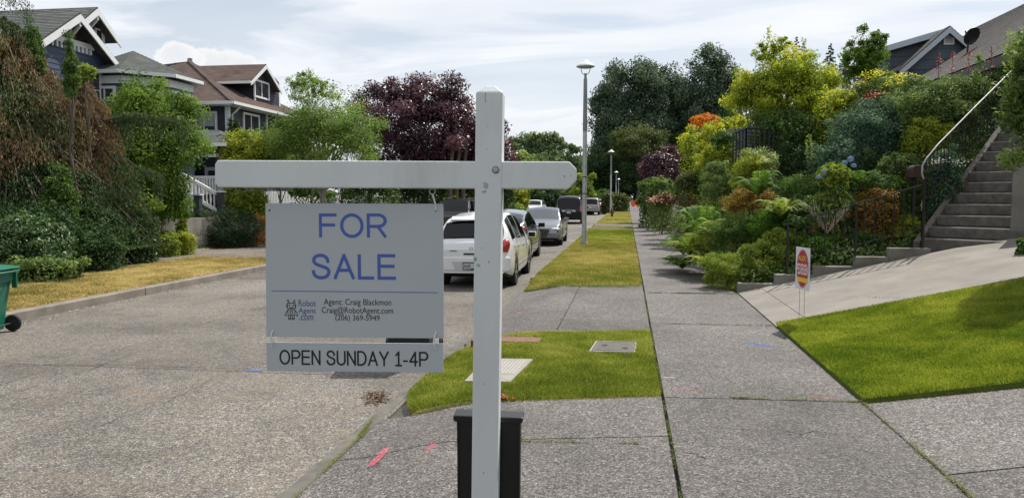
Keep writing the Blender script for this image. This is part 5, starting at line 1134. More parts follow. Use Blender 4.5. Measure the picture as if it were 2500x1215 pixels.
# dark garden trellis fence
t = thing('garden_railing', 'black slatted garden screen between the shrubs on the hillside', 'fence', P(1830, 390, 21)); a0 = P(1790, 326, 21.5); a1 = P(1822, 314, 20.6); a2 = P(1900, 318, 20.8)
def dn(p, z_): return Vector((p.x, p.y, p.z - z_))
for a, b, n_ in ((a0, a1, 4), (a1, a2, 7)):
    obj('top_rail', MB().beam(a, b, .05, .035), M_black, t)
    for i in range(n_ + 1): p = a.lerp(b, i / n_); obj('post', MB().beam(p, dn(p, .85), .035, .035), M_black, t)
    for i in range(1, 9): obj('slat', MB().beam(dn(a, .09 * i + .02), dn(b, .09 * i + .02), .012, .02), M_black, t)

# ------------------------------------------------------------ cars
M_cglass = glass_mat('car_glass', (.004, .005, .007), .03); M_cglass.node_tree.nodes['Principled BSDF'].inputs['Specular IOR Level'].default_value = .3; M_cgl2 = glass_mat('windshield_glass', (.03, .045, .05), .02); M_cgl2.node_tree.nodes['Principled BSDF'].inputs['Specular IOR Level'].default_value = 1.6; M_dark = pm('dark_trim', (.012, .012, .013), .55, var=.1); M_chrome = pm('chrome', (.6, .6, .62), .15, metal=1, var=.02, bmp=0); M_alloy = pm('alloy', (.42, .42, .44), .3, metal=.7, var=.05, bmp=0)
M_tail = pm('tail_light_red', (.42, .012, .02), .15, var=.1, bmp=0, coat=1); M_head = pm('head_light', (.72, .75, .78), .1, metal=.15, var=.25, scale=14, bmp=0, coat=1); M_plate = pm('plate', (.5, .52, .5), .5, var=.05)
def paint(name, col, metal=0.0, coat=1.0): return pm(name, col, .3, metal, .03, 3, 0, coat)
def lerp_prof(pr, y):
    if y <= pr[0][0]: return pr[0][1]
    for a, b in zip(pr, pr[1:]):
        if y <= b[0]: return a[1] + (b[1] - a[1]) * (y - a[0]) / (b[0] - a[0] + 1e-9)
    return pr[-1][1]
def car(label, loc, rz, mat, L, Wd, top, belt, wheels, Rw_, win, wsh, rwin, roof_w=.74, zb=.2, tail=None, head=None, detail=True, plate=None, group='cars parked along the street', rails=False, cat='car', name='parked_car', bump_dark=False):
    """top / belt: outlines along the length (y forward); win: side-window spans; wsh, rwin: spans of the front / rear screens"""
    t = thing(name, label, cat, loc, rz, group); hl = L / 2; hw0 = Wd / 2
    ys = set(np.round(np.linspace(-hl, hl, 64), 3)) | {p[0] for p in top} | {-hl + .02, -hl + .05, hl - .02, hl - .05}
    for a, b in zip(top, top[1:]):
        n_ = int(abs(a[1] - b[1]) / .06) + 1
        for i in range(1, n_): ys.add(a[0] + (b[0] - a[0]) * i / n_)
    ys = sorted(ys); Ht = max(p[1] for p in top)
    sf = [0, .06, .18, .32, .46, .6, .72, .84, .93, 1.0]; sw = [.90, .955, .985, .997, 1.0, .998, .99, .975, .96, .935]
    gf = [.06, .2, .4, .6, .8, .92, 1.0]
    rows = []; 
    for y in ys:
        tp = lerp_prof(top, y); bl = min(lerp_prof(belt, y), tp - .035); e = max(0, (abs(y) - (hl - .55)) / .55); hw = hw0 * (1 - .14 * e ** 2.6)
        zq = zb + .12 * max(0, (abs(y) - (hl - .5)) / .5) ** 2
        for yw in wheels:
            dd_ = (Rw_ * 1.13) ** 2 - (y - yw) ** 2
            if dd_ > 0: zq = max(zq, Rw_ + math.sqrt(dd_))
        zq = min(zq, bl - .12); ring = [(0, zq), (hw * .6, zq)]
        ring += [(hw * s, zq + (bl - zq) * f) for f, s in zip(sf, sw)]
        wb, wr_ = hw * .935, hw * roof_w; dz = tp - bl; cz = .085 * min(1, dz / .4)
        for f in gf: z_ = bl + (dz - cz * .6) * f; ring.append((wb + (wr_ - wb) * (max(0, (z_ - bl)) / (Ht - bl + 1e-6)) ** 1.15 - (.02 * f ** 6), z_))
        we = ring[-1][0]; ring += [(we * .93, tp - cz * .25), (we * .8, tp), (we * .4, tp + cz * .35), (0, tp + cz * .5)]
        rows.append(ring)
    K = len(rows[0]); groups = {}
    iB, iG, iT = 2, 12, 19
    def put_(key, vs): groups.setdefault(key, MB()).add(vs, [(0, 1, 2, 3)])
    dz_ = lambda y: lerp_prof(top, y) - min(lerp_prof(belt, y), lerp_prof(top, y))
    for i in range(len(ys) - 1):
        ya_, yb_ = ys[i], ys[i + 1]; ym = (ya_ + yb_) / 2
        for k in range(K - 1):
            a, b, c, d = rows[i][k], rows[i][k + 1], rows[i + 1][k + 1], rows[i + 1][k]; zm = (a[1] + b[1] + c[1] + d[1]) / 4; xm = (a[0] + b[0] + c[0] + d[0]) / 4; key = 'body'
            if iG <= k < iT - 1:
                for j, (u0, u1) in enumerate(win):
                    if u0 < ym < u1 and dz_(ym) > .1: key = ('side_window', j)
            elif k >= iT and wsh[0] < ym < wsh[1] and xm < hw0 * .84: key = 'windshield'
            elif k >= iT and rwin[0] < ym < rwin[1] and xm < hw0 * .86: key = 'rear_window'
            elif k < 3: key = 'underbody'
            if key == 'body' and tail and tail(ym, zm, xm): key = 'tail_light'
            if key == 'body' and head and head(ym, zm, xm): key = 'head_light'
            if bump_dark and key == 'body' and zm < zb + .16: key = 'underbody'
            for s in (1, -1):
                q = [(s * a[0], ya_, a[1]), (s * b[0], ya_, b[1]), (s * c[0], yb_, c[1]), (s * d[0], yb_, d[1])]
                kk = key
                if isinstance(key, tuple): kk = ('side_window', key[1], s)
                if key in ('tail_light', 'head_light'): kk = (key, s)
                put_(kk, q if s > 0 else q[::-1])
    for (ri, yy, sg) in ((0, ys[0], -1), (len(ys) - 1, ys[-1], 1)):
        rg = rows[ri]
        for k in range(K - 1):
            a, b = rg[k], rg[k + 1]
            for j in range(6):
                f0, f1 = j / 6, (j + 1) / 6; zm = (a[1] + b[1]) / 2; xm = (a[0] + b[0]) / 2 * (f0 + f1) / 2; key = 'body'
                if tail and sg < 0 and tail(yy, zm, xm): key = 'tail_light'
                if head and sg > 0 and head(yy, zm, xm): key = 'head_light'
                if bump_dark and zm < zb + .16: key = 'underbody'
                for s in (1, -1):
                    q = [(s * a[0] * f0, yy, a[1]), (s * a[0] * f1, yy, a[1]), (s * b[0] * f1, yy, b[1]), (s * b[0] * f0, yy, b[1])]
                    put_((key, s) if key in ('tail_light', 'head_light') else key, q if s * sg < 0 else q[::-1])
    for key, mb in groups.items():
        nm = key[0] if isinstance(key, tuple) else key; m_ = {'body': mat, 'underbody': M_dark, 'windshield': M_cglass, 'rear_window': M_cglass, 'side_window': M_cglass, 'tail_light': M_tail, 'head_light': M_head}[nm]
        me = mesh_of(nm, mb, m_, False); bm = bmesh.new(); bm.from_mesh(me); bmesh.ops.remove_doubles(bm, verts=bm.verts, dist=.0008); bmesh.ops.dissolve_degenerate(bm, edges=bm.edges, dist=.0005); bm.to_mesh(me); bm.free()
        me.polygons.foreach_set('use_smooth', [True] * len(me.polygons)); me.set_sharp_from_angle(angle=R(38)); o = bpy.data.objects.new(nm, me); COL.objects.link(o); o.parent = t
    # wheels
    wy = MB().lathe([(Rw_ * .66, -.1), (Rw_ * .97, -.1), (Rw_, -.07), (Rw_, .07), (Rw_ * .97, .1), (Rw_ * .66, .1)], 28); ri = MB().lathe([(Rw_ * .67, .02), (Rw_ * .62, .09), (Rw_ * .56, .05), (.05, .055), (.045, .075), (0, .08)], 28); sp_ = MB()
    for k in range(5):
        a = 6.283 * k / 5; sp_.beam((.03 * math.cos(a), .03 * math.sin(a), .075), (Rw_ * .62 * math.cos(a), Rw_ * .62 * math.sin(a), .085), .055, .03)
    M1, M2, M3 = mesh_of('tyre', wy, M_tyre, 40), mesh_of('rim', ri, M_dark, 40), mesh_of('spokes', sp_, M_alloy)
    for yw in wheels:
        for s in (1, -1):
            w_ = bpy.data.objects.new('wheel', M1); COL.objects.link(w_); w_.parent = t; w_.location = (s * (hw0 - .105), yw, Rw_); w_.rotation_euler = (0, R(90) * s, 0)
            for nm, m_ in (('rim', M2), ('spokes', M3)): q = bpy.data.objects.new(nm, m_); COL.objects.link(q); q.parent = w_
    # mirrors, seams, handles
    ym_ = wsh[0] - .02 + (wsh[1] - wsh[0]) * .62; zm_ = lerp_prof(belt, ym_) + .08
    for s in (1, -1):
        o = obj('mirror', MB().box(s * (hw0 * .93), s * (hw0 + .03), ym_ - .03, ym_ + .02, zm_ - .05, zm_ - .01).box(min(s * (hw0 + .0), s * (hw0 + .2)), max(s * (hw0), s * (hw0 + .2)), ym_ - .06, ym_ + .05, zm_ - .06, zm_ + .08), mat, t, world=False, bevel=.025)
        obj('mirror_glass', MB().box(min(s * (hw0 + .02), s * (hw0 + .18)), max(s * (hw0 + .02), s * (hw0 + .18)), ym_ - .064, ym_ - .061, zm_ - .04, zm_ + .065), M_cglass, o, world=False)
    if detail:
        cuts = sorted({win[0][0] + .02, *[w_[0] - .03 for w_ in win[1:]], win[-1][1] - .1})
        for s in (1, -1):
            for yc in cuts:
                i = min(range(len(ys)), key=lambda j: abs(ys[j] - yc)); mb = MB(); rg = rows[i]; yv = ys[i]
                for k in range(4, 12): a, b = rg[k], rg[k + 1]; mb.add([(s * (a[0] + .002), yv - .005, a[1]), (s * (a[0] + .002), yv + .005, a[1]), (s * (b[0] + .002), yv + .005, b[1]), (s * (b[0] + .002), yv - .005, b[1])], [(0, 1, 2, 3)])
                obj('door_seam', mb, M_dark, t, world=False)
            for yc in cuts[:-1]:
                zh = lerp_prof(belt, yc) - .12; obj('door_handle', MB().box(min(s * hw0 * .965, s * (hw0 * 1.01)), max(s * hw0 * .965, s * (hw0 * 1.01)), yc + .08, yc + .26, zh - .015, zh + .02), mat, t, world=False, bevel=.008)
    if plate:
        yy, zz, sg = plate; p = obj('licence_plate', MB().box(-.155, .155, yy - .006 if sg > 0 else yy - .012, yy + .012 if sg > 0 else yy + .006, zz - .08, zz + .08), M_plate, t, world=False)
    if rails:
        for s in (1, -1): obj('roof_rail', MB().tube([(s * hw0 * .7, rails[0], Ht), (s * hw0 * .7, rails[0] + .1, Ht + .06), (s * hw0 * .7, rails[1] - .1, Ht + .06), (s * hw0 * .7, rails[1], Ht)], .018, 6), M_dark, t, world=False)
    return t
PW = paint('white_car_paint', (.74, .75, .76)); PG = paint('graphite_car_paint', (.045, .052, .058), .3); PS = paint('silver_grey_car_paint', (.22, .23, .245), .5); PK = paint('black_car_paint', (.004, .005, .009), 0, .08); PK.node_tree.nodes['Principled BSDF'].inputs['Specular IOR Level'].default_value = .35; PB = paint('beige_silver_car_paint', (.28, .27, .25), .4); PR = paint('maroon_car_paint', (.08, .012, .02), .2)
def lens(par, name, mat, cx, cy, cz, rx, ry, rz, tilt=0):
    for s in (-1, 1):
        mb = MB(); n, m = 16, 10
        for i in range(m + 1):
            f = math.pi * i / m
            for k in range(n): t = 2 * math.pi * k / n; x = rx * math.sin(f) * math.cos(t); z = rz * math.cos(f); mb.v.append((s * (cx + x + z * tilt), cy + ry * math.sin(f) * math.sin(t), cz + z))
        mb.f = [(i * n + k, i * n + (k + 1) % n, (i + 1) * n + (k + 1) % n, (i + 1) * n + k) for i in range(m) for k in range(n)]
        obj(name, mb, mat, par, world=False, smooth=60)
# white hatchback, rear towards the viewer
L = 4.25; hl = L / 2
hatch_top = [(-hl, .80), (-hl + .05, .93), (-hl + .12, 1.0), (-hl + .42, 1.36), (-hl + .55, 1.45), (-.9, 1.53), (0, 1.54), (.5, 1.48), (1.25, 1.07), (1.7, .95), (2.0, .82), (hl, .62)]
hatch_belt = [(-hl, .78), (-hl + .3, .98), (-1.2, .97), (.9, .90), (1.4, .85), (hl, .6)]
wc = car('white hatchback parked nearest, seen from behind between board and post', (-3.22, 15.55 + hl, -.148), R(1.2), PW, L, 1.70, hatch_top, hatch_belt, (-1.28, 1.32), .315, [(-1.62, -1.0), (-.92, -.1), (-.02, .95)], (.55, 1.2), (-hl + .13, -hl + .43), .66,
         head=lambda y, z, x: y > 1.75 and .6 < z < .78 and x > .45)
obj('bumper', MB().prism([(-.80, -hl - .02, .36), (.80, -hl - .02, .36), (.82, -hl - .02, .66), (-.82, -hl - .02, .66)], (0, .1, 0)), PW, wc, world=False, bevel=.03)
obj('plate_recess', MB().prism([(-.34, -hl - .026, .40), (.34, -hl - .026, .40), (.4, -hl - .026, .56), (-.4, -hl - .026, .56)], (0, .02, 0)), pm('recess_white', (.5, .51, .52), .5, var=.02, bmp=0), wc, world=False)
pl = obj('licence_plate', MB().box(-.17, .17, -hl - .045, -hl - .027, .39, .55), M_dark, wc, world=False); obj('plate_face', MB().box(-.155, .155, -hl - .048, -hl - .0455, .425, .53), M_plate, pl, world=False)
text_mesh('668', -.145, -.01, .44, .51, -hl - .0495, 'lettering', M_ink, pl, .01); text_mesh('PERFOR', -.15, .0, .396, .416, -hl - .0465, 'lettering', M_coro, pl, .01)
obj('handle_recess', MB().box(-.16, .16, -hl - .012, -hl + .01, .70, .735), M_dark, wc, world=False, bevel=.004); text_mesh('VERSA', -.46, -.30, .765, .795, -hl - .004, 'lettering', M_dark, wc, .02)
mb = MB(); ribbon(mb, arc(0, .83, .035, n=16), .008, -hl - .008); ribbon(mb, [(-.045, .83), (.045, .83)], .01, -hl - .0085); obj('emblem', mb, M_chrome, wc, world=False)
obj('wiper', MB().beam((-.42, -hl + .14, 1.05), (.05, -hl + .16, 1.07), .02, .015), M_dark, wc, world=False); obj('brake_light', MB().box(-.13, .13, -hl + .36, -hl + .46, 1.385, 1.41), M_dark, wc, world=False)
obj('spoiler', MB().prism([(-.5, -hl + .36, 1.39), (.5, -hl + .36, 1.39), (.52, -hl + .6, 1.45), (-.52, -hl + .6, 1.45)], (0, 0, .03)), PW, wc, world=False, bevel=.01)
lens(wc, 'tail_light', M_tail, .695, -hl + .12, .87, .10, .17, .165, .12)
# graphite sedan-hatch
L = 4.46; hl = L / 2
pt_ = [(-hl, .75), (-hl + .04, .98), (-hl + .1, 1.12), (-hl + .55, 1.28), (-1.0, 1.42), (-.2, 1.49), (.3, 1.47), (1.35, 1.02), (1.8, .86), (hl - .15, .70), (hl, .5)]
pc = car('dark graphite hatchback second in line between the white and silver cars', (-3.62, 21.0 + hl, -.148), R(1), PG, L, 1.745, pt_, [(-hl, .74), (-1.9, 1.04), (-1, 1.0), (.9, .93), (1.5, .8), (hl, .48)], (-1.35, 1.35), .32, [(-1.75, -1.05), (-.98, -.05), (.02, 1.1)], (.4, 1.3), (-hl + .12, -1.15),
         head=lambda y, z, x: y > 1.75 and .55 < z < .76 and x > .4)
lens(pc, 'tail_light', M_tail, .725, -hl + .12, .93, .085, .16, .17, .1); lens(pc, 'lamp_cover', M_head, .735, -hl + .13, .80, .075, .15, .09, .1)
obj('lower_rear_glass', MB().box(-.5, .5, -hl - .004, -hl + .03, .9, 1.08), M_cglass, pc, world=False); obj('licence_plate', MB().box(-.155, .155, -hl - .02, -hl + .01, .58, .74), M_plate, pc, world=False)
# silver grey saloon facing the viewer
L = 4.57; hl = L / 2
et = [(-hl, .75), (-hl + .1, 1.0), (-1.75, 1.06), (-.95, 1.36), (-.3, 1.44), (.15, 1.43), (.55, 1.34), (1.2, 1.0), (1.75, .90), (2.05, .80), (hl - .06, .68), (hl, .5)]
ec = car('silver grey saloon facing the camera with a wide slatted grille', (-3.43, 29.4 + hl, -.148), R(181), PS, L, 1.80, et, [(-hl, .74), (-1.8, .98), (-.9, .97), (1, .90), (1.5, .82), (2.0, .72), (hl, .48)], (-1.35, 1.37), .33, [(-1.5, -.95), (-.88, -.02), (.05, 1.05)], (.22, 1.18), (-1.7, -1.0),
         )
[setattr(q.data, 'name', 'windshield') or q.data.materials.clear() or q.data.materials.append(M_cgl2) for q in ec.children if q.name.startswith('windshield')]
g_ = obj('grille', MB().prism([(-.46, hl - .01, .66), (.46, hl - .01, .66), (.30, hl + .01, .34), (-.30, hl + .01, .34)], (0, .02, 0)), M_dark, ec, world=False)
for i in range(5): z_ = .39 + i * .055; wv = .31 + (z_ - .34) * .44; obj('grille_slat', MB().box(-wv, wv, hl + .028, hl + .04, z_, z_ + .014), M_chrome, g_, world=False)
ribb = MB(); ribbon(ribb, [(-.48, .67), (-.31, .33), (.31, .33), (.48, .67)], .02, hl + .035, True); obj('grille_frame', ribb, M_chrome, ec, world=False)
lens(ec, 'head_light', M_head, .665, hl - .17, .655, .19, .20, .065, .0)
obj('lower_intake', MB().box(-.62, .62, hl - .04, hl + .012, .2, .27), M_dark, ec, world=False); obj('badge', MB().box(-.06, .06, hl + .0, hl + .035, .70, .73), M_chrome, ec, world=False)
for s in (-1, 1): obj('fog_lamp_recess', MB().prism([(s * .55, hl - .02, .30), (s * .78, hl - .08, .32), (s * .76, hl - .08, .50)], (0, .035, 0)), M_dark, ec, world=False)
def suv(label, loc, rz, mat, L, Wd, H, kind='rear', group='cars parked along the street', **k):
    hl = L / 2; tp = [(-hl, .9), (-hl + .05, 1.1), (-hl + .22, H - .17), (-hl + .36, H - .06), (-1.2, H), (.2, H), (.7, H - .06), (1.35, 1.12), (hl - .3, 1.02), (hl - .08, .9), (hl, .62)]
    c_ = car(label, loc, rz, mat, L, Wd, tp, [(-hl, .88), (-hl + .2, 1.12), (-1, 1.1), (1.3, 1.03), (hl - .3, .95), (hl, .6)], (-L * .3, L * .31), .37, [(-hl + .5, -1.25), (-1.15, -.2), (-.12, .98)], (.72, 1.3), (-hl + .055, -hl + .22), .8, .28,
             tail=lambda y, z, x: y < -hl + .16 and .88 < z < 1.28 and x > Wd / 2 * .80, head=lambda y, z, x: y > hl - .35 and .78 < z < .93 and x > .5, rails=(-hl + .7, .4), plate=(-hl - .005, .82, -1) if kind == 'rear' else (hl + .005, .45, 1), bump_dark=True, **k)
    if kind == 'rear':
        obj('trim_bar', MB().box(-.5, .5, -hl - .02, -hl, .95, .985), M_chrome, c_, world=False); obj('reverse_lamp', MB().box(-.48, -.22, -hl - .015, -hl, .86, .93).box(.22, .48, -hl - .015, -hl, .86, .93), M_head, c_, world=False)
        mb = MB(); ribbon(mb, arc(0, 1.04, .05, n=14), .012, -hl - .01); obj('emblem', mb, M_chrome, c_, world=False)
    else:
        gq = obj('grille', MB().box(-.5, .5, hl - .06, hl + .005, .62, .86), M_dark, c_, world=False); obj('grille_frame', MB().box(-.5, .5, hl + .006, hl + .02, .62, .645).box(-.5, .5, hl + .006, hl + .02, .84, .86).box(-.5, .5, hl + .006, hl + .02, .72, .74), M_chrome, gq, world=False)
        for s in (-1, 1):
            obj('fog_lamp_frame', ribbon(MB(), [(s * .58, .42), (s * .82, .45), (s * .82, .6), (s * .58, .6)], .03, hl - .0, True), M_chrome, c_, world=False)
    return c_
suv('large black sport utility vehicle seen from behind beyond the silver saloon', (-4.02, 53.6 + 2.45, -.148), R(0), PK, 4.9, 1.92, 1.93)
suv('beige silver sport utility vehicle seen from behind to the right of the tall lamp', (-3.75, 79.5 + 2.4, -.148), R(0), PB, 4.75, 1.88, 1.80)
suv('black sport utility vehicle facing the camera on the left side of the street', (-8.55, 36.2 + 2.3, -.148), R(180), PK, 4.65, 1.86, 1.76, 'front')
suv('maroon sport utility vehicle far down the left side', (-8.15, 88, -.148), R(180), PR, 4.6, 1.86, 1.72, 'front', detail=False)
suv('white pickup style car facing the camera on the far left side', (-8.3, 67 + 2.3, -.148), R(180), PW, 4.7, 1.8, 1.58, 'front', detail=False)
suv('small white car farthest along the right kerb', (-3.5, 98, -.148), R(180), PW, 4.4, 1.8, 1.55, 'front', detail=False)
# ------------------------------------------------------------ vegetation materials
_lm = leafmat
def leafmat(name, cols, tr=.35, rough=.6, spec=.18):
    return _lm(name, [tuple(min(.85, v * 1.72) for v in c) for c in cols], tr, rough, spec)
F_bright = leafmat('bright_leaves', [(.025, .05, .009), (.052, .098, .014), (.09, .145, .022), (.14, .19, .035)], .38)
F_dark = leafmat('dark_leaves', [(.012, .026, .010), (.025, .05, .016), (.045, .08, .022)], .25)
F_ivy = leafmat('ivy_leaves', [(.014, .03, .008), (.026, .055, .014), (.045, .09, .022), (.09, .14, .045)], .15, .45, .4)
F_cedar = leafmat('cedar_green', [(.018, .032, .012), (.035, .060, .022), (.06, .085, .032)], .2)
F_brown = leafmat('dead_foliage_brown', [(.045, .032, .02), (.11, .07, .04), (.18, .115, .062), (.13, .12, .05)], .2)
F_pine = leafmat('mounded_pine', [(.010, .022, .008), (.022, .042, .014), (.04, .065, .022)], .15)
F_birch = leafmat('birch_leaves', [(.04, .07, .018), (.08, .13, .03), (.14, .19, .05), (.22, .27, .09)], .4)
F_yell = leafmat('yellow_green_leaves', [(.06, .09, .012), (.14, .17, .02), (.24, .25, .03), (.34, .33, .05)], .4)
F_plum = leafmat('plum_leaves', [(.015, .006, .011), (.038, .012, .022), (.07, .022, .035), (.12, .06, .08)], .2, .4, .5)
F_mid = leafmat('mid_green_leaves', [(.025, .05, .012), (.05, .09, .02), (.09, .14, .03)], .3)
F_pop = leafmat('poplar_leaves', [(.018, .036, .022), (.035, .06, .035), (.06, .09, .05), (.10, .13, .08)], .2)
F_far = leafmat('far_tree_leaves', [(.05, .08, .035), (.085, .12, .05), (.13, .165, .075)], .3)
F_olive = leafmat('olive_leaves', [(.03, .045, .015), (.065, .08, .025), (.11, .12, .04)], .3)
F_gold = leafmat('golden_green_leaves', [(.06, .09, .012), (.15, .19, .02), (.25, .265, .03), (.40, .37, .045)], .42)
F_org = leafmat('orange_maple_leaves', [(.20, .06, .012), (.38, .13, .02), (.5, .22, .04)], .4)
F_red = leafmat('red_maple_leaves', [(.05, .012, .018), (.11, .025, .035), (.17, .05, .06)], .3)
F_blueg = leafmat('blue_green_leaves', [(.018, .04, .026), (.035, .07, .042), (.07, .12, .07), (.13, .19, .12)], .22)
F_lime = leafmat('lime_leaves', [(.055, .085, .012), (.105, .145, .02), (.17, .205, .035), (.25, .28, .07)], .38)
F_vari = leafmat('variegated_leaves', [(.08, .12, .03), (.20, .25, .09), (.36, .40, .20), (.5, .5, .28)], .3)
F_fern = leafmat('fern_green', [(.03, .07, .010), (.06, .12, .016), (.11, .18, .025)], .35)
F_rbrn = leafmat('bronze_leaves', [(.06, .05, .015), (.14, .08, .02), (.22, .12, .03), (.16, .16, .03)], .35)
F_grn2 = leafmat('slope_leaves', [(.03, .055, .015), (.065, .10, .028), (.11, .155, .045), (.18, .22, .08)], .32)
F_flY = leafmat('yellow_flowers', [(.55, .36, .01), (.75, .52, .02), (.8, .6, .05)], .2); F_flR = leafmat('red_flowers', [(.16, .015, .025), (.26, .03, .035), (.32, .07, .05)], .2); F_flP = leafmat('pink_flowers', [(.3, .08, .1), (.4, .16, .17), (.42, .24, .2)], .3); F_flB = leafmat('blue_flowers', [(.10, .14, .27), (.15, .20, .34), (.20, .25, .38)], .2); F_twig = leafmat('grey_twigs', [(.22, .2, .16), (.4, .37, .3)], .1)
# ------------------------------------------------------------ left side, near to far
rs = np.random.default_rng(41)
def conifer(kind, label, px, py_top, py_bot, d, rpx, mat, n, seed, leaf, dead=None, droop=.6, ex=.8, base=None, group=None, nb=70, fol='foliage', low_skip=.02, trunkr=None):
    """layered conifer: boughs leave the trunk and carry hanging sprays"""
    rs = np.random.default_rng(seed); top = P(px, py_top, d); bx_ = P(px, py_bot, d); zb_ = ter(top.x, top.y); Rm = rpx * d / FPX
    t = thing(kind, label, 'tree', (top.x, top.y, zb_), 0, group); Hh = top.z - max(zb_, bx_.z); zlow = max(zb_, bx_.z)
    mb = MB(); mb.tube([(top.x, top.y, zb_ - .1), (top.x + .03, top.y, zb_ + Hh * .5), (top.x, top.y, top.z - .1)], [trunkr or .03 * Hh + .03, (trunkr or .03 * Hh + .03) * .6, .012], 8)
    pts, outs, sz, ds = [], [], [], []; per = max(8, n // nb)
    for b in range(nb):
        f = (b + rs.uniform()) / nb; z = zlow + Hh * (1 - f ** .9) * .98; Lb = Rm * (f ** ex) * rs.uniform(.7, 1.12) + .05; a = b * 2.399 + rs.uniform(-.3, .3); dv = np.array([math.cos(a), math.sin(a), 0.0])
        o = np.array([top.x, top.y, z]); end = o + dv * Lb + np.array([0, 0, -Lb * droop * .35]); mid = o + dv * Lb * .5 + np.array([0, 0, Lb * .08])
        if Lb > .25: mb.tube([tuple(o), tuple(mid), tuple(end)], [.02 + .012 * Lb, .012 + .006 * Lb, .004], 4, False)
        u = rs.uniform(.15, 1, per) ** .75; c = (1 - u[:, None]) ** 2 * o + 2 * (u * (1 - u))[:, None] * mid + (u ** 2)[:, None] * end
        side = np.array([-dv[1], dv[0], 0]); w_ = rs.normal(size=per) * Lb * .17 * (1.1 - u * .5); hang_ = rs.uniform(size=per) ** 1.4 * droop * (.12 + .32 * Lb)
        c = c + side * w_[:, None]; c[:, 2] -= hang_ + np.abs(w_) * .3; pts.append(c); outs.append(np.tile(dv, (per, 1)) + rs.normal(size=(per, 3)) * .3)
        ds.append(np.full(per, rs.uniform()) * .5 + rs.uniform(size=per) * .5)
    p = np.concatenate(pts); o = unit(np.concatenate(outs)); rn = np.concatenate(ds); p[:, 2] = np.maximum(p[:, 2], zlow * 1.0 + .02)
    obj('trunk', mb, M_bark, t, smooth=60)
    if dead is not None:
        m = dead(p, rs); cloud_obj('dead_foliage', rs, p[m], o[m], rn[m], leaf, F_brown, t, aspect=.3, hang=.75, up=0); p, o, rn = p[~m], o[~m], rn[~m]
    cloud_obj(fol, rs, p, o, rn, leaf, mat, t, aspect=.3, hang=.6 if droop > .3 else .25, up=.1)
    return t
def deadmask(p, rs):
    w_ = np.sin(p[:, 0] * 1.7) + np.cos(p[:, 1] * 1.3 + 1) + np.sin(p[:, 2] * 1.9 + p[:, 1]); return (w_ + rs.normal(size=len(p)) * .8 > -.6) & (p[:, 2] > 2.3 + .3 * np.sin(p[:, 1] * 2)) & (p[:, 2] < 5.6)
conifer('browning_cedar', 'large drooping conifer with browning dead foliage at the far left', 5, 30, 640, 19.0, 300, F_cedar, 150000, 11, .085, lambda p, rs: deadmask(p, rs) & (rs.uniform(size=len(p)) < .8), .8, ex=.5, nb=300, trunkr=.2)
conifer('browning_cedar', 'smaller drooping conifer reaching over the green tree with brown and green sprays', 200, 180, 600, 20.0, 180, F_cedar, 60000, 12, .08, lambda p, rs: deadmask(p, rs) & (p[:, 0] < P(330, 300, 20.6).x), 1.0, ex=.55, nb=170, trunkr=.12)
# long live bough reaching right in front of the green tree
def bough(label, a, b, n, seed, mat, leaf=.05):
    rs = np.random.default_rng(seed); a, b = np.array(a), np.array(b); t = thing('conifer_bough', label, 'branch', tuple(a)); mid = (a + b) / 2 + np.array([0, 0, .25]); obj('branch', MB().tube([tuple(a), tuple(mid), tuple(b)], [.03, .018, .005], 6), M_bark, t)
    u = rs.uniform(.1, 1, n); c = (1 - u[:, None]) ** 2 * a + 2 * (u * (1 - u))[:, None] * mid + (u ** 2)[:, None] * b; k = np.floor(u * 26); side = np.sin(k * 12.9) * .16
    c += np.stack([side * .6, side * 1.4, .1 * u * 0 + .07 - rs.uniform(size=n) ** 1.3 * (.15 + .75 * np.abs(np.sin(k * 3.7 + 1)) ** 2)], 1) + rs.normal(size=(n, 3)) * .045
    cloud_obj('foliage', rs, c, np.tile([1.0, -.3, 0], (n, 1)), rs.uniform(size=n), leaf, mat, t, aspect=.3, hang=.7, up=0); return t
bough('upper grey green conifer bough hanging in front of the bright green tree', P(225, 300, 20), P(440, 300, 20.2), 3600, 3, F_cedar, .075)
bough('lower conifer bough hanging beside the dark shrubs', P(220, 370, 20), P(380, 440, 20.4), 4500, 4, F_cedar)
bough('dark conifer branch tip in the top left corner', P(-120, -30, 13), P(38, 18, 13.2), 3000, 5, F_cedar, .04)
for i, (px, pyt, pyb, d, r) in enumerate(((78, 56, 190, 19.0, 22), (94, 64, 190, 19.2, 16), (172, 100, 260, 18.5, 24), (563, 288, 400, 31.0, 12), (578, 283, 400, 31.2, 10))):
    lab = ['left narrow evergreen spire of the pair poking up above the browning conifer', 'right narrow evergreen spire of the pair poking up above the browning conifer', 'narrow evergreen spire in front of the navy siding', 'left of two thin dark spires against the brown roofed house', 'right of two thin dark spires against the brown roofed house'][i]
    c = P(px, (pyt + pyb) / 2, d); plant('evergreen_spire', lab, 'tree', px, (pyt + pyb) / 2, d, r, (pyb - pyt) / 2, F_mid if i < 3 else F_dark, k=2.2, leaf=.04 if i < 3 else .06, cone=.75, ncl=70, clr=.16, hang=.2, up=.8, limbs=3, trunk=.05)
plant('green_tree', 'bright glossy green broadleaf tree in front of the grey pyramid roof', 'tree', 368, 330, 23.7, 112, 128, F_bright, k=1.15, leaf=.10, clr=.20, asp=.42, trunk=.12, hollow=.5, low=-.9, ncl=120)
plant('green_tree', 'lower hanging foliage of the bright green tree reaching towards the ground', 'tree', 350, 462, 23.0, 112, 118, F_bright, k=1.0, leaf=.09, clr=.2, trunk=.09, ncl=90)
plant('sapling', 'small bright green leafy twig tree beside the white grid window', 'tree', 206, 182, 19.2, 26, 24, F_lime, k=.8, leaf=.08, clr=.3, ncl=10, trunk=.03, asp=.45, limbs=8)
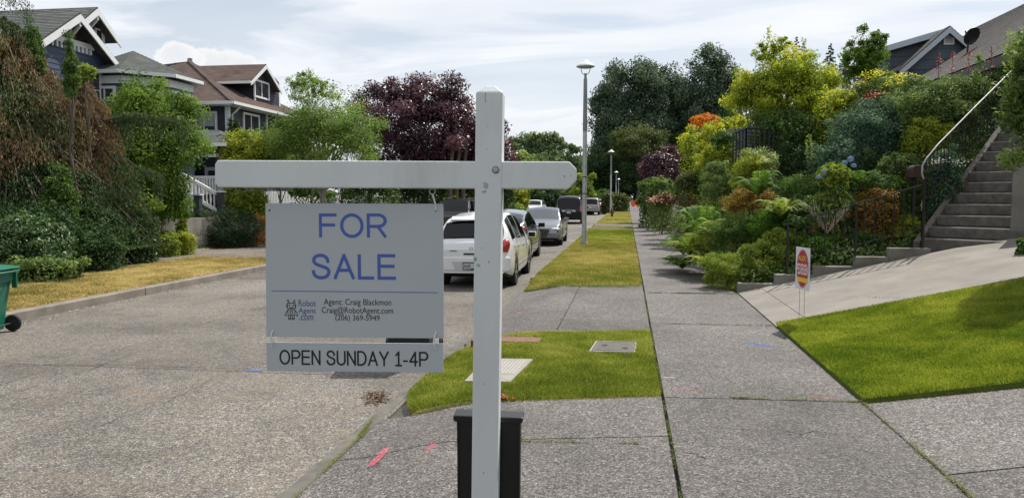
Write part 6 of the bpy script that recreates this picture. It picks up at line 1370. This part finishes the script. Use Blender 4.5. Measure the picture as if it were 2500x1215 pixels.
# understory
for i, (px, py, d, rx, rz, m, lab) in enumerate((
    (-40, 560, 17.2, 130, 80, F_dark, 'dark ivy covered thicket at the left edge under the browning conifer'), (95, 565, 17.4, 95, 66, F_dark, 'dark glossy hedge shrub under the browning conifer'),
    (150, 500, 17.9, 34, 95, F_mid, 'tall sunlit yellow green column of leaves in the dark thicket'), (225, 560, 18.8, 80, 62, F_dark, 'dark leafy shrub right of the sunlit column'),
    (320, 560, 20.5, 62, 48, F_dark, 'dark shrub at the foot of the green tree'), (60, 590, 16.5, 110, 55, F_ivy, 'low ivy mound above the left bin'), (200, 590, 18.0, 90, 50, F_dark, 'shaded ivy mound along the left pavement'), (310, 590, 20.5, 75, 42, F_ivy, 'shaded low bush beside the left pavement'))):
    plant('shrub', lab, 'shrub', px, py, d, rx, rz, m, k=.85, leaf=.075, clr=.2, limbs=6, trunk=.04, hollow=.5, group='shady shrubs under the left trees')
for i, (px, py, d, rx, rz, m, lab) in enumerate(((100, 643, 15.9, 88, 14, F_grn2, 'bright ground ivy beside the pavement behind the green bin'), (160, 650, 16.3, 40, 14, F_ivy, 'ivy tuft spilling onto the pavement edge'), (395, 590, 22.6, 42, 26, F_lime, 'sunlit leafy plant right of the trees by the pavement'), (440, 588, 23.4, 38, 28, F_yell, 'yellow green leafy plant in front of the concrete wall'), (445, 560, 23.6, 12, 34, F_lime, 'upright leafy shoot in front of the concrete wall'), (450, 523, 26.8, 55, 14, F_mid, 'ivy trailing over the top of the concrete wall'))):
    plant('low_plant', lab, 'plant', px, py, d, rx, rz, m, k=1.3, leaf=.07, clr=.25, limbs=4, trunk=.012, stem='stem')
plant('mounded_pine', 'dark mounded pine shrub spreading over the left pavement', 'shrub', 545, 556, 27.0, 84, 50, F_pine, k=1.9, leaf=.075, clr=.2, asp=.25, up=.9, hollow=.5, limbs=5, trunk=.05)
plant('ornamental_grass', 'tall light green ornamental grass clump beside the white board', 'plant', 618, 496, 31, 42, 26, F_birch, k=1.6, leaf=.3, asp=.1, hang=-.7, limbs=2, trunk=.01, clr=.3)
plant('low_plant', 'orange leaved low plant beside the hanging board', 'plant', 628, 538, 28.5, 26, 14, F_org, k=1.6, leaf=.08, limbs=3, trunk=.01, stem='stem')
plant('low_plant', 'bright green shrub right of the white newels', 'plant', 575, 487, 29.5, 32, 26, F_lime, k=.8, leaf=.1, limbs=5, trunk=.02, stem='stem')
plant('yellow_shrub', 'yellow green variegated shrub in front of the dark blue house', 'shrub', 590, 370, 30.2, 62, 48, F_yell, k=1.1, leaf=.10, clr=.25, trunk=.05)
plant('birch_tree', 'large light green birch tree in front of the white picket fence', 'tree', 790, 345, 30.5, 150, 112, F_birch, k=.95, leaf=.085, clr=.13, ncl=240, trunk=.14, bark=M_barkg, hollow=.3, limbs=26, low=-.5)
plant('birch_tree', 'thin top shoots of the light green birch against the sky', 'tree', 752, 215, 30.6, 60, 42, F_birch, k=.65, leaf=.075, clr=.12, ncl=60, trunk=.04, bark=M_barkg, limbs=14, base=(P(760, 330, 30.6).x, P(760, 330, 30.6).y, 1.6))
plant('birch_tree', 'second birch crown lower left behind the cross arm', 'tree', 680, 380, 31.5, 80, 62, F_birch, k=.9, leaf=.085, clr=.15, trunk=.07, bark=M_barkg)
plant('plum_tree', 'big dark purple leaved plum tree behind the sign post', 'tree', 1035, 318, 49, 148, 142, F_plum, k=1.1, leaf=.17, clr=.13, ncl=150, trunk=.25, hollow=.55)
plant('plum_tree', 'lower right part of the purple foliage just right of the post', 'tree', 1180, 380, 50, 78, 105, F_plum, k=.9, leaf=.17, clr=.15, trunk=.15)
for i, (px, py, d, rx, rz, m, lab) in enumerate(((900, 445, 40, 80, 50, F_mid, 'dark green bush behind the top of the hanging board'), (1010, 455, 46, 70, 45, F_dark, 'dark bush left of the screw eye'), (1125, 440, 50, 60, 55, F_mid, 'green tree foliage above the black vehicle'), (1200, 470, 52, 60, 40, F_dark, 'dark hedge behind the black vehicle'), (760, 470, 33, 60, 20, F_mid, 'low green foliage in front of the white fence'), (1088, 478, 47, 30, 26, F_lime, 'small sunlit sapling above the black vehicle'))):
    plant('shrub', lab, 'shrub', px, py, d, rx, rz, m, k=.8, clr=.2, limbs=8, trunk=.1, leaf=.0035 * d)
rs_ = np.random.default_rng(9)
for px in (1075, 1096, 1112, 1128): q = P(px, 480, 45.5 + rs_.uniform(0, 2)); t = thing('bare_trunk', ['leftmost', 'second', 'third', 'rightmost'][(1075, 1096, 1112, 1128).index(px)] + ' dark bare trunk above the black vehicle', 'tree', (q.x, q.y, ter(q.x, q.y))); obj('trunk', MB().tube([(q.x, q.y, -.3), (q.x + .1, q.y, 3), (q.x + .3, q.y, 5)], [.16, .12, .08], 7), M_bark, t)
# far middle
for i, (px, py, d, rx, rz, m, lab, kd) in enumerate((
    (1283, 362, 130, 38, 42, F_far, 'pale far tree just right of the post top', 'tree'), (1340, 365, 128, 42, 46, F_far, 'pale far tree with spreading top left of the lamp', 'tree'), (1385, 405, 120, 48, 38, F_far, 'lower pale far tree beside the lamp post', 'tree'), (1270, 405, 110, 50, 35, F_birch, 'yellowish far tree above the arm', 'tree'), (1330, 410, 112, 60, 30, F_far, 'far tree row piece above the arm tip', 'tree'),
    (1262, 475, 62, 32, 30, F_yell, 'pale leafy shrub beside the post under the arm', 'shrub'), (1315, 470, 85, 62, 26, F_dark, 'dark hedge behind the white far car', 'hedge'), (1375, 468, 88, 50, 26, F_mid, 'green hedge above the maroon vehicle', 'hedge'), (1250, 505, 58, 30, 12, F_lime, 'low bright bush beside the roof of the graphite car', 'shrub'),
    (1417, 458, 82, 34, 34, F_lime, 'bright green shrub behind the tall lamp post', 'shrub'), (1470, 482, 110, 30, 22, F_mid, 'grey green bush behind the far cars', 'shrub'), (1505, 492, 90, 32, 24, F_olive, 'round olive bush on the verge by the far lamps', 'shrub'), (1482, 492, 84, 14, 24, F_olive, 'thin bush in front of the second lamp', 'shrub'))):
    plant('far_' + kd, lab, kd, px, py, d, rx, rz, m, k=1.0, leaf=.0042 * d, clr=.18, limbs=8, trunk=.0022 * d, low=-.8)
# tall poplars
for i, (px, py, d, rx, rz, lab) in enumerate(((1490, 330, 190, 52, 160, 'leftmost tall dark poplar right of the lamp'), (1560, 300, 182, 78, 168, 'broad dark poplar with rounded top'), (1640, 290, 190, 56, 142, 'dark poplar in the middle of the group'), (1705, 285, 184, 52, 150, 'tall dark poplar right of the sky gap'), (1760, 290, 186, 50, 170, 'rightmost tall poplar with the highest top'))):
    plant('poplar_tree', lab, 'tree', px, py, d, rx, rz, F_pop, k=1.15, leaf=.62, clr=.16, ncl=120, cone=.18, trunk=.45, hollow=.4, limbs=18, low=-.95, group='tall dark poplars beyond the bend')
for i, (px, py, rx, rz) in enumerate(((1470, 430, 70, 75), (1550, 440, 80, 70), (1620, 420, 60, 75), (1450, 470, 40, 40), (1690, 400, 70, 90), (1780, 380, 60, 100))):
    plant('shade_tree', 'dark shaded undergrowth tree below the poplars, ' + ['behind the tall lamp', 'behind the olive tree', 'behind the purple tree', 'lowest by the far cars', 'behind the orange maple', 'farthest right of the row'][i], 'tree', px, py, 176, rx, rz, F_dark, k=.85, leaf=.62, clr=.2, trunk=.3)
plant('olive_tree', 'round olive green tree standing before the tall poplars', 'tree', 1560, 355, 165, 66, 62, F_olive, k=1.0, leaf=.48, clr=.2, ncl=60, trunk=.25, low=-.4, limbs=20)
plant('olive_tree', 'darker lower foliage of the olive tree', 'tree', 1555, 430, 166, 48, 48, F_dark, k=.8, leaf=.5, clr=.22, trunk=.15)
plant('plum_tree', 'smaller dark purple tree above the sidewalk on the right', 'tree', 1610, 418, 52, 50, 52, F_plum, k=1.2, leaf=.16, clr=.2, ncl=40, trunk=.12)
plant('plum_tree', 'low purple foliage behind the pale green shrub', 'tree', 1640, 375, 54, 30, 22, F_plum, k=1.0, leaf=.16, clr=.22, trunk=.08)
# ------------------------------------------------------------ right-hand garden bank
bank = [
 ('shrub', 'dark glossy tall shrub overhanging the far end of the sidewalk', 1600, 480, 44, 42, 52, F_mid, {}),
 ('shrub', 'green rhododendron like shrub below the purple tree', 1612, 462, 40, 36, 36, F_grn2, {}),
 ('flowering_shrub', 'rounded shrub with pink flowers at the edge of the far lawn', 1618, 492, 36, 26, 22, F_olive, dict(fl=F_flP, fn=130)),
 ('red_maple', 'low mound of dark red maple leaves beside the ferns', 1675, 490, 29, 36, 17, F_red, {}),
 ('shrub', 'sage green brushy shrub above the red mound', 1680, 450, 27, 36, 34, F_olive, {}),
 ('orange_maple', 'orange leaved maple against the tall poplars', 1722, 300, 34, 42, 22, F_org, dict(k=.9)),
 ('maple', 'yellow orange leaves between the orange maple and the garden screen', 1795, 300, 34, 42, 18, F_gold, {}),
 ('shrub', 'broad yellow green shrub under the orange maple', 1720, 350, 30, 62, 46, F_gold, {}),
 ('shrub', 'olive shrub left of the garden screen', 1755, 395, 27, 52, 50, F_yell, dict(k=1.0)),
 ('shrub', 'green shrub at the top of the bank left of the screen', 1770, 345, 27, 34, 34, F_mid, {}),
 ('shrub', 'leafy light green shrub beneath the garden screen', 1748, 425, 24, 44, 32, F_grn2, {}),
 ('shrub', 'bushy green shrub in the middle of the bank', 1765, 465, 22, 52, 34, F_grn2, {}),
 ('variegated_shrub', 'cream variegated shrub right of the garden screen', 1858, 398, 20.0, 44, 42, F_vari, dict(leaf=.05)),
 ('variegated_shrub', 'yellow flecked shrub left of the cream one', 1822, 425, 19.8, 38, 52, F_yell, dict(leaf=.05)),
 ('golden_tree', 'big golden green tree rising above the garden bank', 1925, 225, 22.5, 112, 88, F_gold, dict(k=.95, ncl=150, trunk=.12, limbs=20, leaf=.09, clr=.16, asp=.4)),
 ('golden_tree', 'left crown of the golden green tree', 1845, 230, 23.0, 68, 52, F_gold, dict(k=.9, ncl=60, trunk=.06, leaf=.09, clr=.2, asp=.4)),
 ('golden_tree', 'thin top shoots of the golden green tree against the sky', 1890, 128, 22.6, 52, 42, F_gold, dict(k=.4, ncl=26, trunk=.03, leaf=.08, clr=.14, limbs=14, bz=6)),
 ('green_tree', 'shaded green lower crown under the golden tree', 1930, 325, 21.5, 100, 62, F_mid, dict(k=.9, leaf=.08, ncl=80)),
 ('shrub', 'dark shaded shrub behind the cream variegated one', 1935, 405, 20.5, 82, 55, F_dark, dict(leaf=.06)),
 ('small_tree', 'airy bright green small tree left of the slate blue house', 2112, 150, 19.5, 58, 72, F_bright, dict(k=.62, ncl=70, leaf=.08, clr=.13, trunk=.05, limbs=20, asp=.4)),
 ('shrub', 'olive foliage between the golden tree and the yellow flowers', 2050, 260, 20.5, 62, 45, F_gold, dict(leaf=.07)),
 ('cotoneaster', 'large blue green arching shrub in the middle of the bank', 2130, 320, 17.2, 105, 82, F_blueg, dict(k=1.3, leaf=.05, ncl=110, clr=.14, asp=.4)),
 ('cotoneaster', 'lower spreading branches of the blue green shrub', 2060, 385, 16.8, 85, 45, F_blueg, dict(k=1.0, leaf=.05, clr=.15)),
 ('shrub', 'dark gap foliage beneath the blue green shrub', 2120, 405, 16.6, 75, 40, F_dark, dict(leaf=.05)),
 ('flower_bed', 'yellow flowering perennials with orange spikes below the slate blue house', 2160, 225, 18.6, 72, 40, F_grn2, dict(fl=F_flY, fn=800, fls=.045, k=.8)),
 ('flowering_shrub', 'red flower cluster in front of the yellow flowers', 2150, 245, 17.5, 24, 16, F_grn2, dict(fl=F_flR, fn=130, fls=.05)),
 ('shrub', 'leafy green shrub under the brown tab roof', 2240, 222, 17.6, 50, 34, F_grn2, dict(leaf=.06)),
 ('flower_bed', 'grey green perennials with red flower spikes below the weathered roof', 2335, 222, 16.6, 75, 34, F_grn2, dict(leaf=.05, spikes=((2292, 155), (2325, 150), (2366, 148), (2420, 140)))),
 ('shrub', 'broad grey green shrub on the bank left of the stair rail', 2275, 260, 16.4, 80, 58, F_grn2, dict(leaf=.05, k=1.1)),
 ('shrub', 'yellowish green brush halfway down beside the stair rail', 2265, 335, 16.0, 62, 45, F_yell, dict(leaf=.045, k=.9)),
 ('shrub', 'ferny green brush right of the upper stair rail bend', 2330, 300, 16.6, 50, 45, F_grn2, dict(leaf=.05)),
 ('shrub', 'white flecked ground cover shrub behind the lower balusters', 2310, 405, 14.9, 42, 42, F_blueg, dict(leaf=.05, fl=leafmat('white_flecks', [(.5, .5, .45), (.6, .6, .55)], .2), fn=200, fls=.03)),
 ('shrub', 'leafy shrub behind the letter box', 2195, 400, 15.6, 52, 26, F_grn2, dict(leaf=.07, asp=.35)),
 ('shrub', 'soft green ground cover left of the letter box', 2150, 445, 15.2, 62, 22, F_mid, dict(leaf=.045)),
 ('shrub', 'soft fine leaved green mound in front of the cream shrub', 1960, 455, 16.6, 70, 30, F_mid, dict(leaf=.045, hang=-.4)),
 ('bronze_shrub', 'bronze and yellow leaved shrub behind the railing near the steps', 2140, 505, 14.95, 55, 45, F_rbrn, dict(leaf=.05, k=1.0)),
 ('shrub', 'low yellow green grassy plant at the foot of the steps', 2200, 560, 14.85, 40, 38, F_yell, dict(leaf=.06, asp=.2, hang=-.4)),
 ('shrub', 'reddish brown low shrub beside the large fern clump', 1830, 490, 18.0, 55, 40, F_rbrn, dict(leaf=.05)),
 ('juniper', 'dark green feathery juniper mound in the lower bank', 1800, 565, 16.4, 65, 42, F_mid, dict(leaf=.06, asp=.2, hang=-.4, k=1.3)),
 ('juniper', 'second feathery juniper mound nearer the railing', 1880, 545, 15.9, 58, 40, F_fern, dict(leaf=.06, asp=.2, hang=-.4, k=1.2)),
 ('shrub', 'small dark evergreen beside the railing start', 1930, 520, 15.8, 50, 36, F_dark, dict(leaf=.05)),
 ('shrub', 'green leafy plant behind the grey twiggy plant', 2040, 500, 15.3, 60, 40, F_grn2, dict(leaf=.055)),
 ('shrub', 'bright leafy plant at the base of the railing', 2000, 600, 14.95, 70, 32, F_fern, dict(leaf=.05)),
 ('shrub', 'low leafy plant between the second and third railing posts', 2110, 585, 14.9, 55, 26, F_mid, dict(leaf=.05)),
 ('lime_plant', 'bright lime feathery plant spilling over the sidewalk corner', 1775, 655, 14.75, 56, 42, F_lime, dict(leaf=.09, asp=.12, hang=-.5, k=1.0)),
 ('lime_plant', 'bright lime leafy ground cover above the stepped wall', 1850, 635, 14.95, 62, 42, F_lime, dict(leaf=.05, k=1.3)),
 ('lime_plant', 'lime ground cover beside the first railing post', 1905, 600, 15.1, 45, 42, F_lime, dict(leaf=.05, k=1.1)),
 ('lime_plant', 'small lime grass tuft at the driveway corner', 1800, 705, 14.35, 26, 14, F_lime, dict(leaf=.07, asp=.15, hang=-.5)),
 ('shrub', 'dense dark foliage behind the top of the steps', 2440, 240, 17.8, 60, 70, F_mid, dict(leaf=.06)),
 ('hidden_shrub', 'green bank foliage between the blue green shrub and the rail', 2215, 300, 17.0, 50, 60, F_blueg, dict(leaf=.05)),
]
def flowers(parent, rs, pts, mat, size, name='flower'): tag(cloud_obj(name, rs, pts, np.tile([0, -.3, 1.0], (len(pts), 1)), rs.uniform(size=len(pts)), size, mat, parent, aspect=.9, up=.8), kind='stuff')
for (kind, lab, px, py, d, rx, rz, m, kw) in bank:
    kw = dict(kw); fl = kw.pop('fl', None); fn = kw.pop('fn', 0); fls = kw.pop('fls', .05 if d < 20 else .1); spk = kw.pop('spikes', None); bz = kw.pop('bz', None); c = P(px, py, d)
    if bz: kw['base'] = (c.x, c.y, max(bz, ter(c.x, c.y)) if bz < c.z else c.z - .8)
    kw.setdefault('k', 1.0); kw.setdefault('limbs', 6); kw.setdefault('trunk', .03); kw.setdefault('clr', .2)
    nm = 'shrub' if kind == 'hidden_shrub' else kind
    t = plant(nm, lab, 'tree' if ('tree' in kind or 'maple' in kind) else ('plant' if 'plant' in kind or 'bed' in kind else 'shrub'), px, py, d, rx, rz, m, **kw)
    rs = np.random.default_rng(int(px * 7 + py))
    if fl:
        n_ = fn; nc = max(5, fn // 45); a = rs.normal(size=(nc, 3)); a = unit(a); a[:, 2] = np.abs(a[:, 2]) * .9 + .1; a[:, 1] = -np.abs(a[:, 1]); cc = a * np.array([rx, rx * .9, rz]) * d / FPX * rs.uniform(.75, 1.25, (nc, 1)) + np.array(c)
        i_ = rs.integers(0, nc, n_); flowers(t, rs, cc[i_] + rs.normal(size=(n_, 3)) * np.array([.1, .1, .035]) * d / 17, fl, fls)
    if spk:
        for (sx_, sy_) in spk:
            q = P(sx_, sy_, d - .2); n_ = 75; z_ = rs.uniform(-.22, .22, n_); w_ = (.075 * (1 - (z_ + .22) / .5))[:, None]
            flowers(t, rs, np.array(q) + np.stack([rs.normal(size=n_), rs.normal(size=n_), np.zeros(n_)], 1) * w_ + np.stack([z_ * 0, z_ * 0, z_], 1), F_flR, .035, 'flower_spike'); obj('stem', MB().tube([(q.x, q.y, q.z - .9), (q.x, q.y, q.z + .2)], .006, 4), M_bark, t)
# orange spike and stray flowers
# ferns: every frond carries its own leaflets
def fern(label, px, py, d, rpx, nfr, mat, seed, up=.75, base=None):
    rs = np.random.default_rng(seed); b = P(px, py, d); b.z = max(ter(b.x, b.y), b.z) if base is None else base; t = thing('fern', label, 'fern', b, 0, 'ferns on the garden bank'); Lm = rpx * d / FPX; qs = []; rn = []; mb = MB()
    for f in range(nfr):
        a = rs.uniform(0, 6.283); L = Lm * rs.uniform(.7, 1.15); dv = np.array([math.cos(a), math.sin(a), 0]); sd_ = np.array([-dv[1], dv[0], 0]); e = rs.uniform(.55, 1.0) * up; prev = np.zeros(3); n_ = 22; fr = rs.uniform()
        P_ = [np.array([0, 0, 0.0]) + dv * L * (1 - e * .45) * (u ** 1.1) + np.array([0, 0, L * e * (math.sin(u * 2.1)) * 1.0 - .12 * L * u * u]) for u in np.linspace(0, 1, n_ + 1)]
        mb.tube([tuple(np.array(b) + q) for q in P_[::7]], [.006, .005, .004, .002][:len(P_[::7])], 3, False)
        for i in range(2, n_ + 1):
            u = i / n_; w_ = L * .17 * math.sin(min(1, u * 1.15) * 3.0) + .01; tn = P_[i] - P_[i - 1]; tn = tn / (np.linalg.norm(tn) + 1e-9); th = L / n_ * .42
            for s in (-1, 1):
                o = P_[i]; tip = o + (sd_ * s + tn * .35) * w_ + np.array([0, 0, -.25 * w_]); md = (o + tip) / 2; qs.append([o, md + tn * th, tip, md - tn * th]); rn.append(np.clip(.5 * fr + .5 * rs.uniform(), 0, 1))
    qs = np.array(qs); me = cloud_mesh('fronds', qs, np.array(rn), mat); o = bpy.data.objects.new('fronds', me); COL.objects.link(o); o.parent = t; TRI[0] += 2 * len(qs); obj('stalk', mb, M_bark, t); return t
fern('large arching fern clump beside the sidewalk', 1700, 640, 17.4, 105, 60, F_lime, 1); fern('left outer fern of the clump leaning over the sidewalk', 1668, 622, 18.6, 80, 40, F_fern, 2); fern('upper fern rising behind the large clump', 1760, 600, 16.9, 90, 40, F_lime, 3); fern('fern in front of the railing at the bank foot', 1905, 530, 15.2, 85, 30, F_lime, 4, .6); fern('shaded broad fern in the middle of the bank', 1850, 480, 16.8, 85, 32, F_fern, 5)
fern('fern with yellowing fronds above the railing', 2030, 462, 15.4, 62, 22, F_lime, 6); fern('fern beside the hydrangea stems', 2100, 455, 15.2, 55, 20, F_fern, 7); fern('fern behind the stair rail halfway up', 2385, 260, 16.8, 78, 34, F_olive, 8, .8); fern('fern left of the stair rail above the dark gap', 2330, 270, 16.4, 62, 24, F_olive, 9, .7); fern('dark fern tuft near the sidewalk edge', 1660, 650, 18.0, 46, 24, F_mid, 10, .5)
fern('tall upright fern at the back of the sidewalk clump', 1718, 600, 18.0, 105, 40, F_fern, 21, .95); fern('outermost low fern with fronds over the sidewalk joint', 1665, 655, 17.4, 75, 36, F_fern, 22, .5); fern('fern spilling between the lime plants and the clump', 1730, 660, 16.2, 80, 40, F_lime, 23, .6); fern('fern at the foot of the bronze shrub', 1950, 560, 15.0, 60, 26, F_fern, 24, .7)
rs = np.random.default_rng(55)
for i, (px, pyb, pyt, d, m) in enumerate(((2010, 300, 205, 19, F_gold), (1990, 420, 330, 17, F_grn2), (2215, 350, 262, 16.4, F_grn2), (2185, 280, 190, 17, F_grn2), (1800, 330, 250, 24, F_gold), (1960, 200, 96, 22.4, F_gold), (1880, 160, 66, 22.6, F_gold), (2060, 190, 108, 19.5, F_bright), (2155, 150, 92, 19.5, F_bright), (1700, 420, 350, 28, F_grn2), (2290, 330, 250, 16, F_olive), (2380, 200, 130, 16.5, F_grn2))):
    a_ = P(px, pyb, d); z_ = P(px + rs.uniform(-14, 14), pyt, d); t = thing('leafy_shoot', ['arching', 'slender', 'tall', 'upright', 'leaning', 'highest', 'wispy', 'left airy', 'right airy', 'short', 'olive', 'pale'][i] + ' leafy shoot standing proud of the shrubs around it, ' + ['beside the far dormer', 'above the cream shrub', 'on the blue green shrub', 'among the yellow flowers', 'left of the golden tree', 'on the golden tree right top', 'on the golden tree left top', 'beside the airy tree', 'right of the airy tree', 'near the purple tree', 'left of the stair rail', 'below the weathered roof'][i], 'plant', a_)
    mb = MB(); pts = [a_.lerp(z_, k / 6) + Vector((math.sin(k * .9 + i) * .05, 0, 0)) for k in range(7)]; mb.tube(pts, [.012, .011, .01, .008, .006, .005, .003], 4); u = rs.uniform(.15, 1, 130); q = np.array([list(pts[min(5, int(v * 6))].lerp(pts[min(5, int(v * 6)) + 1], v * 6 - int(min(5.999, v * 6)))) for v in u]); sp2 = (.06 + .16 * (1 - u))[:, None] * (z_ - a_).length * .8
    q += rs.normal(size=(130, 3)) * sp2 * np.array([.7, .7, .4]); cloud_obj('leaves', rs, q, unit(rs.normal(size=(130, 3))), rs.uniform(.3, 1, 130), .09, m, t, aspect=.38); obj('stem', mb, M_bark, t)
# hydrangea
c = P(2040, 420, 15.0); t = plant('hydrangea', 'hydrangea with pale green leaves and blue flower heads', 'shrub', 2035, 425, 15.0, 42, 28, F_lime, k=.9, leaf=.10, asp=.5, clr=.25, ncl=18, limbs=10, trunk=.012, stem='stems', skirt=.08)
rs = np.random.default_rng(77)
for (px, py, r) in ((2077, 388, .06), (2062, 397, .055), (2012, 418, .05), (2000, 432, .05), (2084, 404, .05)):
    q = P(px, py, 14.7); n_ = 150; a = unit(rs.normal(size=(n_, 3))) * r * np.array([1, 1, .8]); cloud_obj('flower_head', rs, a + np.array(q), unit(a), rs.uniform(size=n_), .026, F_flB, t, aspect=.9, up=0, spread=.3)
# grey twiggy plant with pink flowers
q = P(2020, 570, 14.8); t = thing('twiggy_plant', 'pale twiggy plant with pink flowers behind the railing', 'plant', q); mb = MB()
for i in range(26):
    a = rs.uniform(0, 6.28); l = rs.uniform(.3, .6); e = q + Vector((math.cos(a) * l * .8, math.sin(a) * .3 * l, l)); m_ = q.lerp(e, .5) + Vector(rs.normal(size=3)) * .03; mb.tube([q, m_, e], [.005, .004, .003], 3, False)
    for _ in range(2): e2 = e + Vector(rs.normal(size=3)) * .07; mb.tube([m_.lerp(e, .6), e2], .003, 3, False)
obj('twigs', mb, pm('pale_twig', (.42, .38, .30), .7), t); cc = np.array([list(P(px, py, 14.7)) for px, py in ((2056, 520), (2070, 528), (2018, 548), (2040, 545), (1985, 560))]); i_ = rs.integers(0, 5, 110); flowers(t, rs, cc[i_] + rs.normal(size=(110, 3)) * .035, F_flR, .03)
# ground leaves filling the bank and the left bed
def cover_leaves(label, x0, x1, y0, y1, n, size, mat, seed, hgt, name='ground_cover'):
    rs = np.random.default_rng(seed); x = rs.uniform(x0, x1, n); y = rs.uniform(y0, y1, n)
    m = ((x - STX) * .688 - (y - STY) * .725) < -.3; x, y = x[m], y[m]; n = len(x); z = np.array([ter(a, b) for a, b in zip(x, y)]); w_ = .5 + .5 * np.sin(x * 2.1 + np.sin(y)) * np.sin(y * 1.7 + np.cos(x * 1.3)); z += rs.uniform(size=n) * hgt * (.3 + w_)
    tag(cloud_obj(name, rs, np.stack([x, y, z], 1), np.tile([-.4, -.5, .8], (n, 1)), np.clip(.5 * w_ + .5 * rs.uniform(size=n), 0, 1), size, mat), label, 'ground cover', kind='stuff')
cover_leaves('mixed leafy ground cover over the near garden bank', 2.1, 11, 14.75, 24, 60000, .07, F_grn2, 1, .35); cover_leaves('mixed leafy ground cover over the far garden bank', 2.3, 12, 24, 44, 40000, .12, F_mid, 2, .5)
cover_leaves('ivy ground cover on the shaded left bed', -17.5, -13.85, 12, 36, 45000, .09, F_ivy, 3, .3)
for (px, pyt, d, r, lab) in ((2028, 104, 60, 17, 'small dark conifer on the skyline left of the airy tree'), (1945, 86, 75, 17, 'left dark conifer top behind the golden tree'), (1962, 100, 75, 15, 'right dark conifer top behind the golden tree'), (2062, 130, 60, 20, 'dark conifer partly behind the airy tree'), (1880, 165, 80, 15, 'dark conifer tip between golden crowns')):
    conifer('skyline_conifer', lab, px, pyt, pyt + 130, d, r * 2.4, F_pine, 2600, int(px), .16, None, .25, nb=60, trunkr=.1)
# tree just outside the frame on the right, its shade falls on the lawn
t = plant('overhanging_tree', 'leafy tree hanging into the picture at the right edge beside the steps', 'tree', 2610, 225, 10.4, 128, 175, F_grn2, k=.6, leaf=.085, clr=.2, ncl=110, trunk=.07, asp=.34, hang=-.15, base=(7.4, 9.6, .9), limbs=30)
plant('low_plant', 'dark leafy tuft hanging in front of the driveway end at the right edge', 'plant', 2515, 620, 11.5, 34, 34, F_mid, k=.8, leaf=.07, limbs=4, trunk=.01, stem='stem', skirt=0)
for i, (x, y, r, h) in enumerate(((-14, -16, 4, 8), (-6, -30, 5, 9), (4, -24, 4.5, 8), (12, -12, 4.5, 8), (16, -26, 5, 10), (-20, -34, 6, 11), (-16, 0, 3, 6), (11, 1, 3, 6))):  # unseen trees added behind the camera to darken reflections and ambient light
    rs = np.random.default_rng(900 + i); t = thing('unseen_tree', 'added unseen tree behind the viewpoint, ' + ['left verge', 'straight back', 'right pavement', 'right garden', 'far right', 'far left', 'left garden', 'right lawn'][i], 'tree', (x, y, max(0, ter(x, y))))
    p, o, rn, cc = crown_pts(rs, (x, y, h * .55), (r, r, h * .48), 60, 9000, r * .3, .5); cloud_obj('foliage', rs, p, o, rn, .42, F_mid, t); trunk_obj(t, (x, y, -.2), (x, y, h * .7), .25, [cc[k] for k in range(8)], rs)
SPLIT = ('corner_board', 'knot', 'hole', 'nail_hole', 'hinge_bracket', 'band', 'reverse_lamp', 'lift_handle', 'handrail', 'railing', 'fence_rail', 'leg', 'fog_lamp_frame', 'rake_board', 'nozzle', 'grille_frame', 'vent_frame', 'glazing_bar')
def split_parts(o):
    me = o.data; n = len(me.vertices); par = list(range(n))
    def fd(i):
        while par[i] != i: par[i] = par[par[i]]; i = par[i]
        return i
    for ed in me.edges: a, b = fd(ed.vertices[0]), fd(ed.vertices[1]); par[a] = b
    grp = {}
    for p in me.polygons: grp.setdefault(fd(p.vertices[0]), []).append(tuple(p.vertices))
    if len(grp) < 2: return
    base = o.name.split('.')[0]; first = True
    for fs in grp.values():
        ids = sorted({i for f in fs for i in f}); mp = {v: k for k, v in enumerate(ids)}; m2 = bpy.data.meshes.new(base); m2.from_pydata([tuple(me.vertices[i].co) for i in ids], [], [tuple(mp[i] for i in f) for f in fs])
        for m in me.materials: m2.materials.append(m)
        if first: q = o; first = False
        else:
            q = bpy.data.objects.new(base, m2); COL.objects.link(q); q.parent = o.parent; q.matrix_local = o.matrix_local
            for md in o.modifiers: k = q.modifiers.new(md.name, md.type); k.width = md.width; k.segments = md.segments; k.limit_method = 'ANGLE'
        q.data = m2
for o in [o for o in bpy.data.objects if o.type == 'MESH' and o.name.split('.')[0] in SPLIT and not o.get('kind')]: split_parts(o)
print('leaf triangles', TRI[0])
